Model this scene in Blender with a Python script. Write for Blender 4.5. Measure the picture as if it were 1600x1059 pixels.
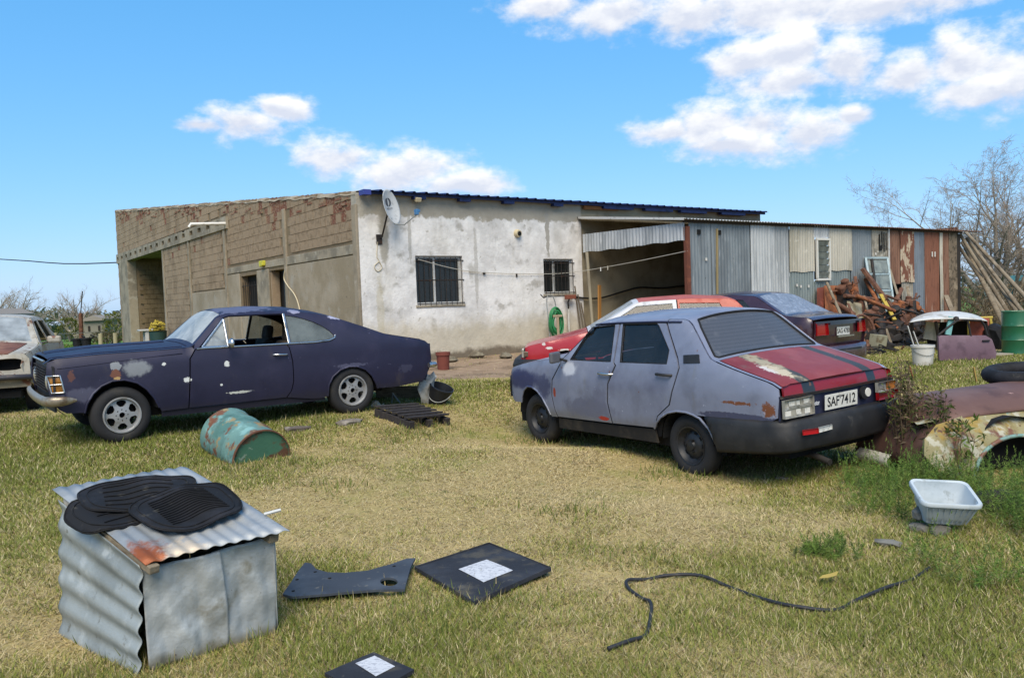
import bpy, math, random
import numpy as np
from mathutils import Vector, Matrix, geometry
rad = math.radians
random.seed(11); rng = np.random.default_rng(11)
SC = bpy.context.scene; COL = SC.collection
for o in list(bpy.data.objects): bpy.data.objects.remove(o)

# ---------------------------------------------------------------- camera
FPX, PITCH, ROLL, CAMH = 1260.0, rad(2.61), rad(2.1), 1.5      # focal length in px of the 1600 px wide photo
_rt = np.array([1., 0, 0]); _up = np.array([0, math.sin(PITCH), math.cos(PITCH)]); _fw = np.array([0, math.cos(PITCH), -math.sin(PITCH)])
_r2 = math.cos(ROLL) * _rt - math.sin(ROLL) * _up; _u2 = math.sin(ROLL) * _rt + math.cos(ROLL) * _up
cam_d = bpy.data.cameras.new('camera'); cam = bpy.data.objects.new('camera', cam_d); COL.objects.link(cam)
cam_d.sensor_width = 36; cam_d.lens = FPX / 1600 * 36; cam_d.clip_start = .05; cam_d.clip_end = 5000
cam.matrix_world = Matrix(((_r2[0], _u2[0], -_fw[0], 0), (_r2[1], _u2[1], -_fw[1], 0), (_r2[2], _u2[2], -_fw[2], CAMH), (0, 0, 0, 1)))
SC.camera = cam

def ray(px, py):
    X = (px - 800) / FPX; Y = (529.5 - py) / FPX
    return np.array([0, 0, CAMH]), _r2 * X + _u2 * Y + _fw

# ---------------------------------------------------------------- sky, sun, exposure
SUN_EL, SUN_AZ = rad(50), rad(182)        # azimuth clockwise from +Y (the view direction)
world = bpy.data.worlds.new('World'); SC.world = world; world.use_nodes = True
NT = world.node_tree; NT.nodes.clear()
def wn(t, **k):
    n = NT.nodes.new(t)
    for a, b in k.items(): setattr(n, a, b)
    return n
def wm(op, a, b=None, c=None, clamp=False):
    n = wn('ShaderNodeMath', operation=op); n.use_clamp = clamp
    for i, v in enumerate((a, b, c)):
        if v is None: continue
        if isinstance(v, (int, float)): n.inputs[i].default_value = v
        else: NT.links.new(v, n.inputs[i])
    return n.outputs[0]
def wmix(f, a, b):
    n = wn('ShaderNodeMix', data_type='RGBA')
    for k, v in ((0, f), (6, a), (7, b)):
        if isinstance(v, (int, float)): n.inputs[k].default_value = v
        elif isinstance(v, tuple): n.inputs[k].default_value = (*v, 1)
        else: NT.links.new(v, n.inputs[k])
    return n.outputs[2]
sky = wn('ShaderNodeTexSky', sky_type='NISHITA'); sky.sun_disc = False
sky.sun_elevation = SUN_EL; sky.sun_rotation = SUN_AZ; sky.air_density = 1.0; sky.dust_density = .6; sky.ozone_density = 2.0
tc = wn('ShaderNodeTexCoord'); sep = wn('ShaderNodeSeparateXYZ'); NT.links.new(tc.outputs['Generated'], sep.inputs[0])
az = wm('ARCTAN2', sep.outputs[0], sep.outputs[1]); el = wm('ARCSINE', sep.outputs[2])
# cumulus clouds: each a few ellipses in azimuth / elevation, broken up by noise
CLOUDS = []
def cloud_px(x, y, rx, ry):
    d = ray(x, y)[1]; d = d / np.linalg.norm(d)
    CLOUDS.append((math.atan2(d[0], d[1]), math.asin(d[2]), 1.12 * rx / FPX, 1.1 * ry / FPX))
for c in [(850, 8, 90, 22), (960, 18, 110, 34), (1080, 22, 120, 42), (1220, 14, 140, 44), (1380, 8, 120, 34), (1160, 95, 66, 38), (1230, 88, 72, 48), (1310, 100, 62, 44), (1245, 125, 115, 32), (1420, 115, 62, 36), (1500, 100, 66, 48), (1575, 108, 70, 52), (1530, 138, 95, 28),
          (1040, 205, 72, 26), (1110, 198, 84, 42), (1190, 195, 84, 44), (1262, 208, 62, 38), (1150, 226, 110, 26), (1336, 180, 30, 15), (310, 195, 56, 15), (380, 190, 62, 32), (432, 168, 48, 22), (540, 246, 74, 36), (625, 264, 105, 42), (725, 288, 95, 24)]: cloud_px(*c)
_r = random.Random(5)
for k in range(9):                         # the same kind of clouds go on round the rest of the sky
    CLOUDS.append((((rad(62 + k * 29 + _r.uniform(-8, 8)) + math.pi) % (2 * math.pi)) - math.pi, rad(_r.uniform(10, 40)), _r.uniform(.12, .22), _r.uniform(.04, .07)))
mp = wn('ShaderNodeMapping'); mp.inputs['Scale'].default_value = (1, 1, 1.7); NT.links.new(tc.outputs['Generated'], mp.inputs[0])
def wnoise(scale, detail, off=0):
    n = wn('ShaderNodeTexNoise'); n.inputs['Scale'].default_value = scale; n.inputs['Detail'].default_value = detail; n.inputs['Roughness'].default_value = .6
    if off:
        m = wn('ShaderNodeMapping'); m.inputs['Location'].default_value = (0, 0, off); NT.links.new(mp.outputs[0], m.inputs[0]); NT.links.new(m.outputs[0], n.inputs['Vector'])
    else: NT.links.new(mp.outputs[0], n.inputs['Vector'])
    return n.outputs[0]
nzo = wnoise(15, 8); nup = wnoise(15, 4, .022); cmb = wn('ShaderNodeCombineXYZ'); NT.links.new(az, cmb.inputs[0]); NT.links.new(el, cmb.inputs[1]); dens = None; dup_ = None
for a, e, ra, re in CLOUDS:
    m = wn('ShaderNodeMapping', vector_type='TEXTURE'); m.inputs['Location'].default_value = (a, e, 0); m.inputs['Scale'].default_value = (ra, re, 1); NT.links.new(cmb.outputs[0], m.inputs[0])
    ln = wn('ShaderNodeVectorMath', operation='LENGTH'); NT.links.new(m.outputs[0], ln.inputs[0])
    dens = ln.outputs['Value'] if dens is None else wm('MINIMUM', dens, ln.outputs['Value'])
    m2 = wn('ShaderNodeMapping', vector_type='TEXTURE'); m2.inputs['Location'].default_value = (a, e + re * .4, 0); m2.inputs['Scale'].default_value = (ra, re, 1); NT.links.new(cmb.outputs[0], m2.inputs[0])
    l2 = wn('ShaderNodeVectorMath', operation='LENGTH'); NT.links.new(m2.outputs[0], l2.inputs[0]); dup_ = l2.outputs['Value'] if dup_ is None else wm('MINIMUM', dup_, l2.outputs['Value'])
lit = wm('SUBTRACT', dens, dup_)                          # above the middle of its puff a cloud is lit, below it is in its own shade
dens = wm('ADD', wm('SUBTRACT', 1.0, dens), wm('MULTIPLY', wm('SUBTRACT', nzo, .525), 2.3))
mr = wn('ShaderNodeMapRange', interpolation_type='SMOOTHSTEP'); NT.links.new(dens, mr.inputs[0]); mr.inputs[1].default_value = -.10; mr.inputs[2].default_value = .62
shade = wm('ADD', wm('MULTIPLY', wm('SUBTRACT', nzo, nup), 3.0), wm('ADD', wm('MULTIPLY', lit, 1.3), .58), clamp=True)
cc = wmix(shade, (4.8, 5.1, 5.9), (7.0, 7.0, 7.0))
sr = wn('ShaderNodeSeparateColor'); NT.links.new(sky.outputs[0], sr.inputs[0]); sc3 = wn('ShaderNodeCombineColor')      # camera-like colour response: cyan-blue, gentle towards the horizon
for i, (gam, mul) in enumerate(((1.0, .62), (.55, 1.85), (.40, 3.45))): NT.links.new(wm('MULTIPLY', wm('POWER', sr.outputs[i], gam), mul), sc3.inputs[i])
skc = wmix(wm('MULTIPLY', mr.outputs[0], .97), sc3.outputs[0], cc)
bg = wn('ShaderNodeBackground'); bg.inputs[1].default_value = .10; out = wn('ShaderNodeOutputWorld')
NT.links.new(skc, bg.inputs[0]); NT.links.new(bg.outputs[0], out.inputs[0])
sun_d = bpy.data.lights.new('sun', 'SUN'); sun_d.energy = 3.1; sun_d.angle = rad(42); sun_d.color = (1, .89, .72)
sun = bpy.data.objects.new('sun', sun_d); COL.objects.link(sun)
_sd = Vector((math.sin(SUN_AZ) * math.cos(SUN_EL), math.cos(SUN_AZ) * math.cos(SUN_EL), math.sin(SUN_EL)))
sun.rotation_euler = _sd.to_track_quat('Z', 'Y').to_euler(); sun.location = (0, 0, 30)
VS = SC.view_settings; VS.view_transform = 'Standard'; VS.look = 'None'; VS.gamma = 1; VS.exposure = .62; VS.use_curve_mapping = False
SC.cycles.max_bounces = 6; SC.cycles.transparent_max_bounces = 12; SC.cycles.caustics_reflective = False; SC.cycles.caustics_refractive = False
SC.cycles.use_denoising = True

# ---------------------------------------------------------------- helpers: things, parts, meshes
def tag(o, label=None, cat=None, group=None, kind=None):
    for k, v in (('label', label), ('category', cat), ('group', group), ('kind', kind)):
        if v: o[k] = v
    return o
def thing(name, label, cat, loc=(0, 0, 0), rot=0, group=None):
    o = bpy.data.objects.new(name, None); COL.objects.link(o); o.empty_display_size = .2
    o.location = loc; o.rotation_euler = rot if isinstance(rot, tuple) else (0, 0, rot)
    return tag(o, label, cat, group)
def link(name, me, parent=None, loc=(0, 0, 0), rot=(0, 0, 0), sc=None):
    o = bpy.data.objects.new(name, me); COL.objects.link(o); o.location = loc; o.rotation_euler = rot
    if sc: o.scale = sc
    if parent: o.parent = parent
    return o
def mesh(name, V, Fc, mat, parent=None, smooth=None, loc=(0, 0, 0), rot=(0, 0, 0), bevel=0):
    me = bpy.data.meshes.new(name); me.from_pydata([tuple(map(float, v)) for v in V], [], [tuple(map(int, f)) for f in Fc]); me.update()
    if mat: me.materials.append(mat)
    if smooth is not None:
        me.polygons.foreach_set('use_smooth', [True] * len(me.polygons))
        if smooth < 180: me.set_sharp_from_angle(angle=rad(smooth))
    o = link(name, me, parent, loc, rot)
    if bevel:
        m = o.modifiers.new('bevel', 'BEVEL'); m.width = bevel; m.segments = 2; m.limit_method = 'ANGLE'; m.angle_limit = rad(40)
    return o
def basis(d):
    d = Vector(d).normalized(); a = Vector((0, 0, 1)) if abs(d.z) < .9 else Vector((1, 0, 0))
    u = d.cross(a).normalized(); return d, u, d.cross(u)
class MB:
    def __init__(s): s.v = []; s.f = []
    def add(s, V, Fc, M=None):
        b = len(s.v)
        for p in V: s.v.append(tuple(M @ Vector(p)) if M is not None else tuple(p))
        s.f += [tuple(i + b for i in f) for f in Fc]; return s
    def box(s, c, size, rot=(0, 0, 0), M=None):
        x, y, z = (q / 2 for q in size)
        V = [(i * x, j * y, k * z) for i in (-1, 1) for j in (-1, 1) for k in (-1, 1)]
        T = Matrix.Translation(c) @ __import__('mathutils').Euler(rot).to_matrix().to_4x4()
        return s.add(V, [(0, 1, 3, 2), (4, 6, 7, 5), (0, 4, 5, 1), (2, 3, 7, 6), (0, 2, 6, 4), (1, 5, 7, 3)], T if M is None else M @ T)
    def bar(s, p0, p1, w, h):                      # rectangular bar between two points
        p0 = Vector(p0); p1 = Vector(p1); d, u, v = basis(p1 - p0)
        V = [p + u * (a * w / 2) + v * (b * h / 2) for p in (p0, p1) for a, b in ((-1, -1), (1, -1), (1, 1), (-1, 1))]
        return s.add(V, [(3, 2, 1, 0), (4, 5, 6, 7)] + [(i, (i + 1) % 4, 4 + (i + 1) % 4, 4 + i) for i in range(4)])
    def tube(s, pts, r, n=8, caps=True):
        pts = [Vector(p) for p in pts]; rs = r if isinstance(r, (list, tuple)) else [r] * len(pts); V = []; Fc = []
        d0, u, v = basis(pts[1] - pts[0])
        for i, p in enumerate(pts):
            d = (pts[min(i + 1, len(pts) - 1)] - pts[max(i - 1, 0)]).normalized()
            u = (u - d * u.dot(d)).normalized(); v = d.cross(u)
            for k in range(n):
                a = 2 * math.pi * k / n; V.append(p + (u * math.cos(a) + v * math.sin(a)) * rs[i])
        for i in range(len(pts) - 1):
            for k in range(n): Fc.append((i * n + k, i * n + (k + 1) % n, (i + 1) * n + (k + 1) % n, (i + 1) * n + k))
        if caps: Fc += [tuple(range(n))[::-1], tuple(range((len(pts) - 1) * n, len(pts) * n))]
        return s.add(V, Fc)
    def lathe(s, prof, n=32, M=None, a0=0, a1=2 * math.pi):   # profile of (radius, height) round local Z
        V = []; Fc = []; full = abs(a1 - a0 - 2 * math.pi) < 1e-6; m = n if full else n + 1
        for r, z in prof:
            for k in range(m):
                a = a0 + (a1 - a0) * k / n; V.append((r * math.cos(a), r * math.sin(a), z))
        for i in range(len(prof) - 1):
            for k in range(n): Fc.append((i * m + k, i * m + (k + 1) % m, (i + 1) * m + (k + 1) % m, (i + 1) * m + k))
        return s.add(V, Fc, M)
    def prism(s, poly, h, M=None):                 # polygon in local XY pushed along local Z
        n = len(poly); V = [(x, y, 0) for x, y in poly] + [(x, y, h) for x, y in poly]
        return s.add(V, [tuple(range(n))[::-1], tuple(range(n, 2 * n))] + [(i, (i + 1) % n, n + (i + 1) % n, n + i) for i in range(n)], M)
    def grid(s, fn, nu, nv):
        V = [fn(i / nu, j / nv) for j in range(nv + 1) for i in range(nu + 1)]; w = nu + 1
        return s.add(V, [(j * w + i, j * w + i + 1, (j + 1) * w + i + 1, (j + 1) * w + i) for j in range(nv) for i in range(nu)])
    def build(s, name, mat, parent=None, smooth=None, bevel=0, loc=(0, 0, 0), rot=(0, 0, 0)):
        return mesh(name, s.v, s.f, mat, parent, smooth, loc, rot, bevel)
def mat_along(p0, p1):                             # matrix whose local Z runs p0 -> p1
    d, u, v = basis(Vector(p1) - Vector(p0)); return Matrix(((u.x, v.x, d.x, p0[0]), (u.y, v.y, d.y, p0[1]), (u.z, v.z, d.z, p0[2]), (0, 0, 0, 1)))
def solid(o, t, off=-1):
    m = o.modifiers.new('thick', 'SOLIDIFY'); m.thickness = t; m.offset = off; return o

def inpoly(P, poly):
    poly = np.asarray(poly, float); x, y = P[:, 0], P[:, 1]; r = np.zeros(len(P), bool); j = len(poly) - 1
    for i in range(len(poly)):
        xi, yi = poly[i]; xj, yj = poly[j]
        if yi != yj: r ^= ((yi > y) != (yj > y)) & (x < (xj - xi) * (y - yi) / (yj - yi) + xi)
        j = i
    return r
def dens_loop(L, res):
    o = []
    for i in range(len(L)):
        a = np.array(L[i], float); b = np.array(L[(i + 1) % len(L)], float); n = max(1, int(math.ceil(np.linalg.norm(b - a) / res)))
        o += [a + (b - a) * k / n for k in range(n)]
    return o
def panel(name, outer, holes, fmap, mat, parent=None, res=.08, flange=.012, smooth=35, flip=False, build=True, fdir=None):
    """a curved sheet: polygon in (u, v) with holes, mapped to 3-D by fmap, its edges turned inwards by `flange`"""
    loops = [dens_loop(outer, res)] + [dens_loop(h, res) for h in holes]
    pts = []; edges = []; L3 = []
    for L in loops:
        b = len(pts); pts += L; n = len(L); edges += [(b + i, b + (i + 1) % n) for i in range(n)]
    B = np.array(loops[0]); lo = B.min(0); hi = B.max(0)
    gx = np.arange(lo[0] + res * .5, hi[0], res); gy = np.arange(lo[1] + res * .5, hi[1], res)
    if len(gx) and len(gy):
        Gp = np.array([(a, b) for a in gx for b in gy]); k = inpoly(Gp, loops[0])
        for h in loops[1:]: k &= ~inpoly(Gp, h)
        Gp = Gp[k]; Bp = np.array(pts)
        if len(Gp):
            dmin = np.array([np.min(((Bp - g) ** 2).sum(1)) for g in Gp]); pts += list(Gp[dmin > (res * .35) ** 2])
    r = geometry.delaunay_2d_cdt([Vector(p) for p in pts], edges, [], 0, 1e-6)
    V2 = np.array([tuple(v) for v in r[0]]); T = np.array([f for f in r[2] if len(f) == 3]); c = V2[T].mean(1); k = inpoly(c, loops[0])
    for h in loops[1:]: k &= ~inpoly(c, h)
    T = T[k]; V3 = [np.array(fmap(u, v), float) for u, v in V2]; Fc = [tuple(t) for t in T]
    if flange:
        N = np.zeros((len(V3), 3)); A = np.array(V3)
        fn = np.cross(A[T[:, 1]] - A[T[:, 0]], A[T[:, 2]] - A[T[:, 0]])
        for i in range(3): np.add.at(N, T[:, i], fn)
        N /= np.linalg.norm(N, axis=1)[:, None] + 1e-12
        cnt = {}
        for t in Fc:
            for i in range(3): cnt[(t[i], t[(i + 1) % 3])] = 1
        bd = [e for e in cnt if (e[1], e[0]) not in cnt]; mp_ = {}
        for a, b in bd:
            for q in (a, b):
                if q not in mp_:
                    n = N[q] if fdir is None else -np.array(fdir)
                    mp_[q] = (len(V3), len(V3) + 1); V3.append(A[q].copy()); V3.append(A[q] - n * flange * (-1 if (flip and fdir is None) else 1))
            Fc.append((mp_[a][0], mp_[a][1], mp_[b][1], mp_[b][0]))
    if flip: Fc = [f[::-1] for f in Fc]
    if not build: return V3, Fc
    return mesh(name, V3, Fc, mat, parent, smooth)

# ---------------------------------------------------------------- helpers: materials
MATS = {}
def srgb(h):
    c = [int(h[i:i + 2], 16) / 255 for i in (0, 2, 4)]; return tuple(x / 12.92 if x <= .04045 else ((x + .055) / 1.055) ** 2.4 for x in c)
def pmat(name, base, layers=(), rough=.8, metal=0, bump=0, bscale=30, spec=.4, rnd=False, var=.12, vscale=6, bands=None, coat=0, rlayers=None):
    if name in MATS: return MATS[name]
    m = bpy.data.materials.new(name); m.use_nodes = True; t = m.node_tree; N = t.nodes; L = t.links
    bs = N['Principled BSDF']; tcn = N.new('ShaderNodeTexCoord'); co = tcn.outputs['Object']
    base = srgb(base) if isinstance(base, str) else base
    def mth(op, a, b=None, clamp=False):
        n = N.new('ShaderNodeMath'); n.operation = op; n.use_clamp = clamp
        for i, v in enumerate((a, b)):
            if v is None: continue
            if isinstance(v, (int, float)): n.inputs[i].default_value = v
            else: L.new(v, n.inputs[i])
        return n.outputs[0]
    if rnd:
        oi = N.new('ShaderNodeObjectInfo'); va = N.new('ShaderNodeVectorMath'); va.operation = 'MULTIPLY_ADD'; cx = N.new('ShaderNodeCombineXYZ')
        for i in range(3): L.new(oi.outputs['Random'], cx.inputs[i])
        L.new(cx.outputs[0], va.inputs[0]); va.inputs[1].default_value = (37, 53, 71); L.new(co, va.inputs[2]); cr = va.outputs[0]
    else: cr = co
    def noise(scale, detail=5, rough_=.6, stretch=None, seed=0):
        n = N.new('ShaderNodeTexNoise'); n.inputs['Scale'].default_value = scale; n.inputs['Detail'].default_value = detail; n.inputs['Roughness'].default_value = rough_
        mpn = N.new('ShaderNodeMapping'); L.new(cr, mpn.inputs[0]); mpn.inputs['Location'].default_value = (seed * 3.7, seed * 1.9, seed * 2.3)
        if stretch: mpn.inputs['Scale'].default_value = stretch
        L.new(mpn.outputs[0], n.inputs['Vector']); return n.outputs[0]
    def mapr(v, lo, hi):
        n = N.new('ShaderNodeMapRange'); n.interpolation_type = 'SMOOTHSTEP'; L.new(v, n.inputs[0]); n.inputs[1].default_value = lo; n.inputs[2].default_value = hi; return n.outputs[0]
    def mix(f, a, b):
        n = N.new('ShaderNodeMix'); n.data_type = 'RGBA'
        for k, v in ((0, f), (6, a), (7, b)):
            if isinstance(v, (int, float)): n.inputs[k].default_value = v
            elif isinstance(v, tuple): n.inputs[k].default_value = (*v[:3], 1)
            else: L.new(v, n.inputs[k])
        return n.outputs[2]
    c = base; sx = N.new('ShaderNodeSeparateXYZ'); L.new(co, sx.inputs[0]); masks = {}
    for li, l in enumerate(layers):
        kind = l[0]; colr = srgb(l[1]) if isinstance(l[1], str) else l[1]
        if kind == 'n':                                   # ('n', colour, scale, lo, hi, stretch)
            f = mapr(noise(l[2], stretch=l[5] if len(l) > 5 and isinstance(l[5], tuple) else None, seed=li + 1), l[3], l[4])
        elif kind == 'b':                                 # ('b', colour, centre, radii, raggedness)
            sb = N.new('ShaderNodeVectorMath'); sb.operation = 'SUBTRACT'; L.new(co, sb.inputs[0]); sb.inputs[1].default_value = l[2]
            dv = N.new('ShaderNodeVectorMath'); dv.operation = 'DIVIDE'; L.new(sb.outputs[0], dv.inputs[0]); dv.inputs[1].default_value = l[3]
            ln = N.new('ShaderNodeVectorMath'); ln.operation = 'LENGTH'; L.new(dv.outputs[0], ln.inputs[0])
            rg = l[4] if len(l) > 4 else .5; rs_ = sorted(l[3]); nn = noise(1.5 / math.sqrt(rs_[0] * rs_[1]), 7, .7, seed=li + 1)
            f = mapr(mth('ADD', ln.outputs['Value'], mth('MULTIPLY', mth('SUBTRACT', nn, .5), rg * 4)), 1 + (.08 if rs_[0] < .07 else .3), 1 - (.08 if rs_[0] < .07 else .3))
        elif kind == 's':                                 # ('s', colour, axis, lo, hi, softness, raggedness)
            x = sx.outputs['XYZ'.index(l[2])]; so = l[5] if len(l) > 5 and not isinstance(l[5], dict) else .01; rg = l[6] if len(l) > 6 and not isinstance(l[6], dict) else 0
            if rg: x = mth('ADD', x, mth('MULTIPLY', mth('SUBTRACT', noise(4, 6, .6, seed=li + 1), .5), rg * 2))
            f = mth('MULTIPLY', mapr(x, l[3] - so, l[3] + so), mapr(x, l[4] + so, l[4] - so))
        elif kind == 'w':                                 # ('w', colour, axis, period, duty): fine printed lines
            x = sx.outputs['XYZ'.index(l[2])]; f = mth('LESS_THAN', mth('FRACT', mth('DIVIDE', x, l[3])), l[4])
        op = l[-1]['o'] if isinstance(l[-1], dict) else 1.0
        if isinstance(l[-1], dict) and 'cut' in l[-1]: f = mth('MULTIPLY', f, mapr(noise(l[-1]['cut'][0], seed=li + 20), l[-1]['cut'][1], l[-1]['cut'][2]))
        if op != 1: f = mth('MULTIPLY', f, op)
        masks[li] = f; c = mix(f, c, colr)
    if var:
        vn = noise(vscale, 8, .7, seed=9); br = N.new('ShaderNodeMix'); br.data_type = 'RGBA'; br.blend_type = 'MULTIPLY'; br.inputs[0].default_value = 1
        if isinstance(c, tuple): br.inputs[6].default_value = (*c[:3], 1)
        else: L.new(c, br.inputs[6])
        g = mth('ADD', 1 - var * 1.0, mth('MULTIPLY', vn, var * 2)); cxx = N.new('ShaderNodeCombineXYZ')
        for i in range(3): L.new(g, cxx.inputs[i])
        L.new(cxx.outputs[0], br.inputs[7]); c = br.outputs[2]
    if isinstance(c, tuple): bs.inputs['Base Color'].default_value = (*c[:3], 1)
    else: L.new(c, bs.inputs['Base Color'])
    rn = mth('ADD', rough - .08, mth('MULTIPLY', noise(vscale * 2.3, 5, seed=13), .16), clamp=True)
    for li, rv in (rlayers or {}).items():
        n = N.new('ShaderNodeMix'); n.data_type = 'FLOAT'; L.new(masks[li], n.inputs[0]); L.new(rn, n.inputs[2]); n.inputs[3].default_value = rv; rn = n.outputs[0]
    L.new(rn, bs.inputs['Roughness'])
    bs.inputs['Metallic'].default_value = metal; bs.inputs['Specular IOR Level'].default_value = spec; bs.inputs['Coat Weight'].default_value = coat
    if bump:
        bn = N.new('ShaderNodeBump'); bn.inputs['Strength'].default_value = bump; bn.inputs['Distance'].default_value = .02
        L.new(noise(bscale, 8, .65, seed=17), bn.inputs['Height']); L.new(bn.outputs[0], bs.inputs['Normal'])
    MATS[name] = m; return m
def glass(name, tint=(.75, .8, .8), rough=.03, trans=.85, dirt=.15, dcol=(.35, .35, .34)):
    if name in MATS: return MATS[name]
    m = bpy.data.materials.new(name); m.use_nodes = True; t = m.node_tree; N = t.nodes; L = t.links; N.clear()
    o = N.new('ShaderNodeOutputMaterial'); tr = N.new('ShaderNodeBsdfTransparent'); tr.inputs[0].default_value = (*tint, 1)
    gl = N.new('ShaderNodeBsdfGlossy'); gl.inputs['Roughness'].default_value = rough; df = N.new('ShaderNodeBsdfDiffuse'); df.inputs[0].default_value = (*dcol, 1)
    fr = N.new('ShaderNodeFresnel'); fr.inputs[0].default_value = 1.5; m1 = N.new('ShaderNodeMixShader'); m2 = N.new('ShaderNodeMixShader'); m3 = N.new('ShaderNodeMixShader')
    bk = N.new('ShaderNodeBsdfDiffuse'); bk.inputs[0].default_value = (.01, .012, .012, 1)
    m3.inputs[0].default_value = trans; L.new(bk.outputs[0], m3.inputs[1]); L.new(tr.outputs[0], m3.inputs[2])
    L.new(fr.outputs[0], m1.inputs[0]); L.new(m3.outputs[0], m1.inputs[1]); L.new(gl.outputs[0], m1.inputs[2])
    tcn = N.new('ShaderNodeTexCoord'); nn = N.new('ShaderNodeTexNoise'); nn.inputs['Scale'].default_value = 5; nn.inputs['Detail'].default_value = 8; L.new(tcn.outputs['Object'], nn.inputs['Vector'])
    mu = N.new('ShaderNodeMath'); mu.operation = 'MULTIPLY'; L.new(nn.outputs[0], mu.inputs[0]); mu.inputs[1].default_value = dirt * 2
    L.new(mu.outputs[0], m2.inputs[0]); L.new(m1.outputs[0], m2.inputs[1]); L.new(df.outputs[0], m2.inputs[2]); L.new(m2.outputs[0], o.inputs[0])
    MATS[name] = m; return m
def text_mesh(name, s, size, mat, parent, M, ext=.0008, align='CENTER', bold=0):
    cu = bpy.data.curves.new(name, 'FONT'); cu.body = s; cu.size = size; cu.align_x = align; cu.align_y = 'CENTER'; cu.extrude = ext; cu.offset = bold; cu.resolution_u = 3
    tmp = bpy.data.objects.new('tmp', cu); COL.objects.link(tmp); dg = bpy.context.evaluated_depsgraph_get(); me = bpy.data.meshes.new_from_object(tmp.evaluated_get(dg))
    bpy.data.objects.remove(tmp); me.transform(M); me.materials.clear(); me.materials.append(mat); me.name = name
    return link(name, me, parent)

# ---------------------------------------------------------------- poses and terrain
R12 = dict(loc=(2.195, 7.543, -.075), rot=(rad(-1.99), rad(.64), rad(121.61)))
OPA = dict(loc=(-2.505, 10.794, .174), rot=(rad(-.78), rad(.34), rad(215.77)))
YAW = rad(35.5); HOUSE = (-2.969, 16.0, .35); SHED = (3.629, 16.70, .2)
def Mpose(loc, rot): return Matrix.Translation(loc) @ __import__('mathutils').Euler(rot if isinstance(rot, tuple) else (0, 0, rot)).to_matrix().to_4x4()
MH = Mpose(HOUSE, YAW); MS = Mpose(SHED, YAW)
def hit(M, px, py, axis, val):                      # photo direction cut with a plane of a thing's own frame
    o, d = ray(px, py); I = M.inverted(); o = I @ Vector(o); d = I.to_3x3() @ Vector(d); t = (val - o[axis]) / d[axis]; return o + d * t
CP = [(0, 0, 0), (-2, 3, 0), (2, 3, 0), (0, 5, 0), (-4, 5.5, .02), (4, 5.5, .0), (0, 7.6, .03), (-3, 7.6, .04), (-8, 8, .12), (-8, 12, .17), (5.5, 8, .0), (7, 11, .05), (8, 14, .1), (11, 17, .06), (10, 13, .05), (14, 14, .05), (5, 13.2, .1), (2, 12.2, .12), (-1, 13.2, .22),
      (-3.2, 15.6, .35), (0, 17.5, .35), (1.8, 19, .35), (-6, 19, .35), (-11, 26, .28), (-17, 36, .15), (-9, 18, .25), (3.6, 16.6, .2), (8, 19.6, .2), (13, 23, .2), (-20, 20, .1), (-30, 45, -.4), (30, 30, 0), (0, 40, 0), (-60, 90, -1.2), (60, 90, -.6), (0, 120, -1), (-20, 0, 0), (20, 0, 0)]
for pz, tr, wb in ((R12, .70, 2.44), (OPA, .72, 2.667)):
    M = Mpose(pz['loc'], pz['rot'])
    for x in (0, wb):
        for s in (-1, 1): CP.append(tuple(M @ Vector((x, s * tr, 0))))
CPA = np.array(CP)
def gz(x, y):
    x = np.asarray(x, float); y = np.asarray(y, float); d2 = (x[..., None] - CPA[:, 0]) ** 2 + (y[..., None] - CPA[:, 1]) ** 2
    w = 1 / (d2 + .12) ** 1.7; z = (w * CPA[:, 2]).sum(-1) / w.sum(-1)
    return z + .012 * np.sin(x * 2.3 + y * .7) * np.sin(y * 1.9 - x * .4)
def gzf(x, y): return float(gz(np.array([x]), np.array([y]))[0])
def G(px, py, dz=0):
    o, d = ray(px, py); z = 0
    for _ in range(12):
        t = (z - o[2]) / d[2]; p = o + d * t; z = gzf(p[0], p[1]) * .5 + z * .5
    return Vector((p[0], p[1], gzf(p[0], p[1]) + dz))
def at(px, py, Y):                                  # point of a photo direction at a given depth
    o, d = ray(px, py); return Vector(o + d * (Y / d[1]))
# ================================================================ the setting: ground, house, shed
M_ground = pmat('soil and thatch', '9c8a58', [('n', '7f7d3a', .9, .5, .68), ('n', 'a99562', 2.6, .5, .7), ('n', '6a6a34', 7, .58, .72), ('s', '55752a', 'Y', 24, 400, 2)], rough=.95, bump=.5, bscale=14, var=.25, vscale=9)
xs = np.concatenate([-np.geomspace(900, 15, 22), np.arange(-14.5, 16, .3), np.geomspace(16.3, 900, 22)]); ys = np.concatenate([[-40, -20, -10, -5, -2, -.5], np.arange(0, 26, .3), np.geomspace(26.5, 1500, 34)])
XX, YY = np.meshgrid(xs, ys); ZZ = gz(XX.ravel(), YY.ravel()); nx = len(xs)
ground = mesh('ground', np.stack([XX.ravel(), YY.ravel(), ZZ], 1), [(j * nx + i, j * nx + i + 1, (j + 1) * nx + i + 1, (j + 1) * nx + i) for j in range(len(ys) - 1) for i in range(nx - 1)], M_ground, smooth=180)
tag(ground, kind='structure')
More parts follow.
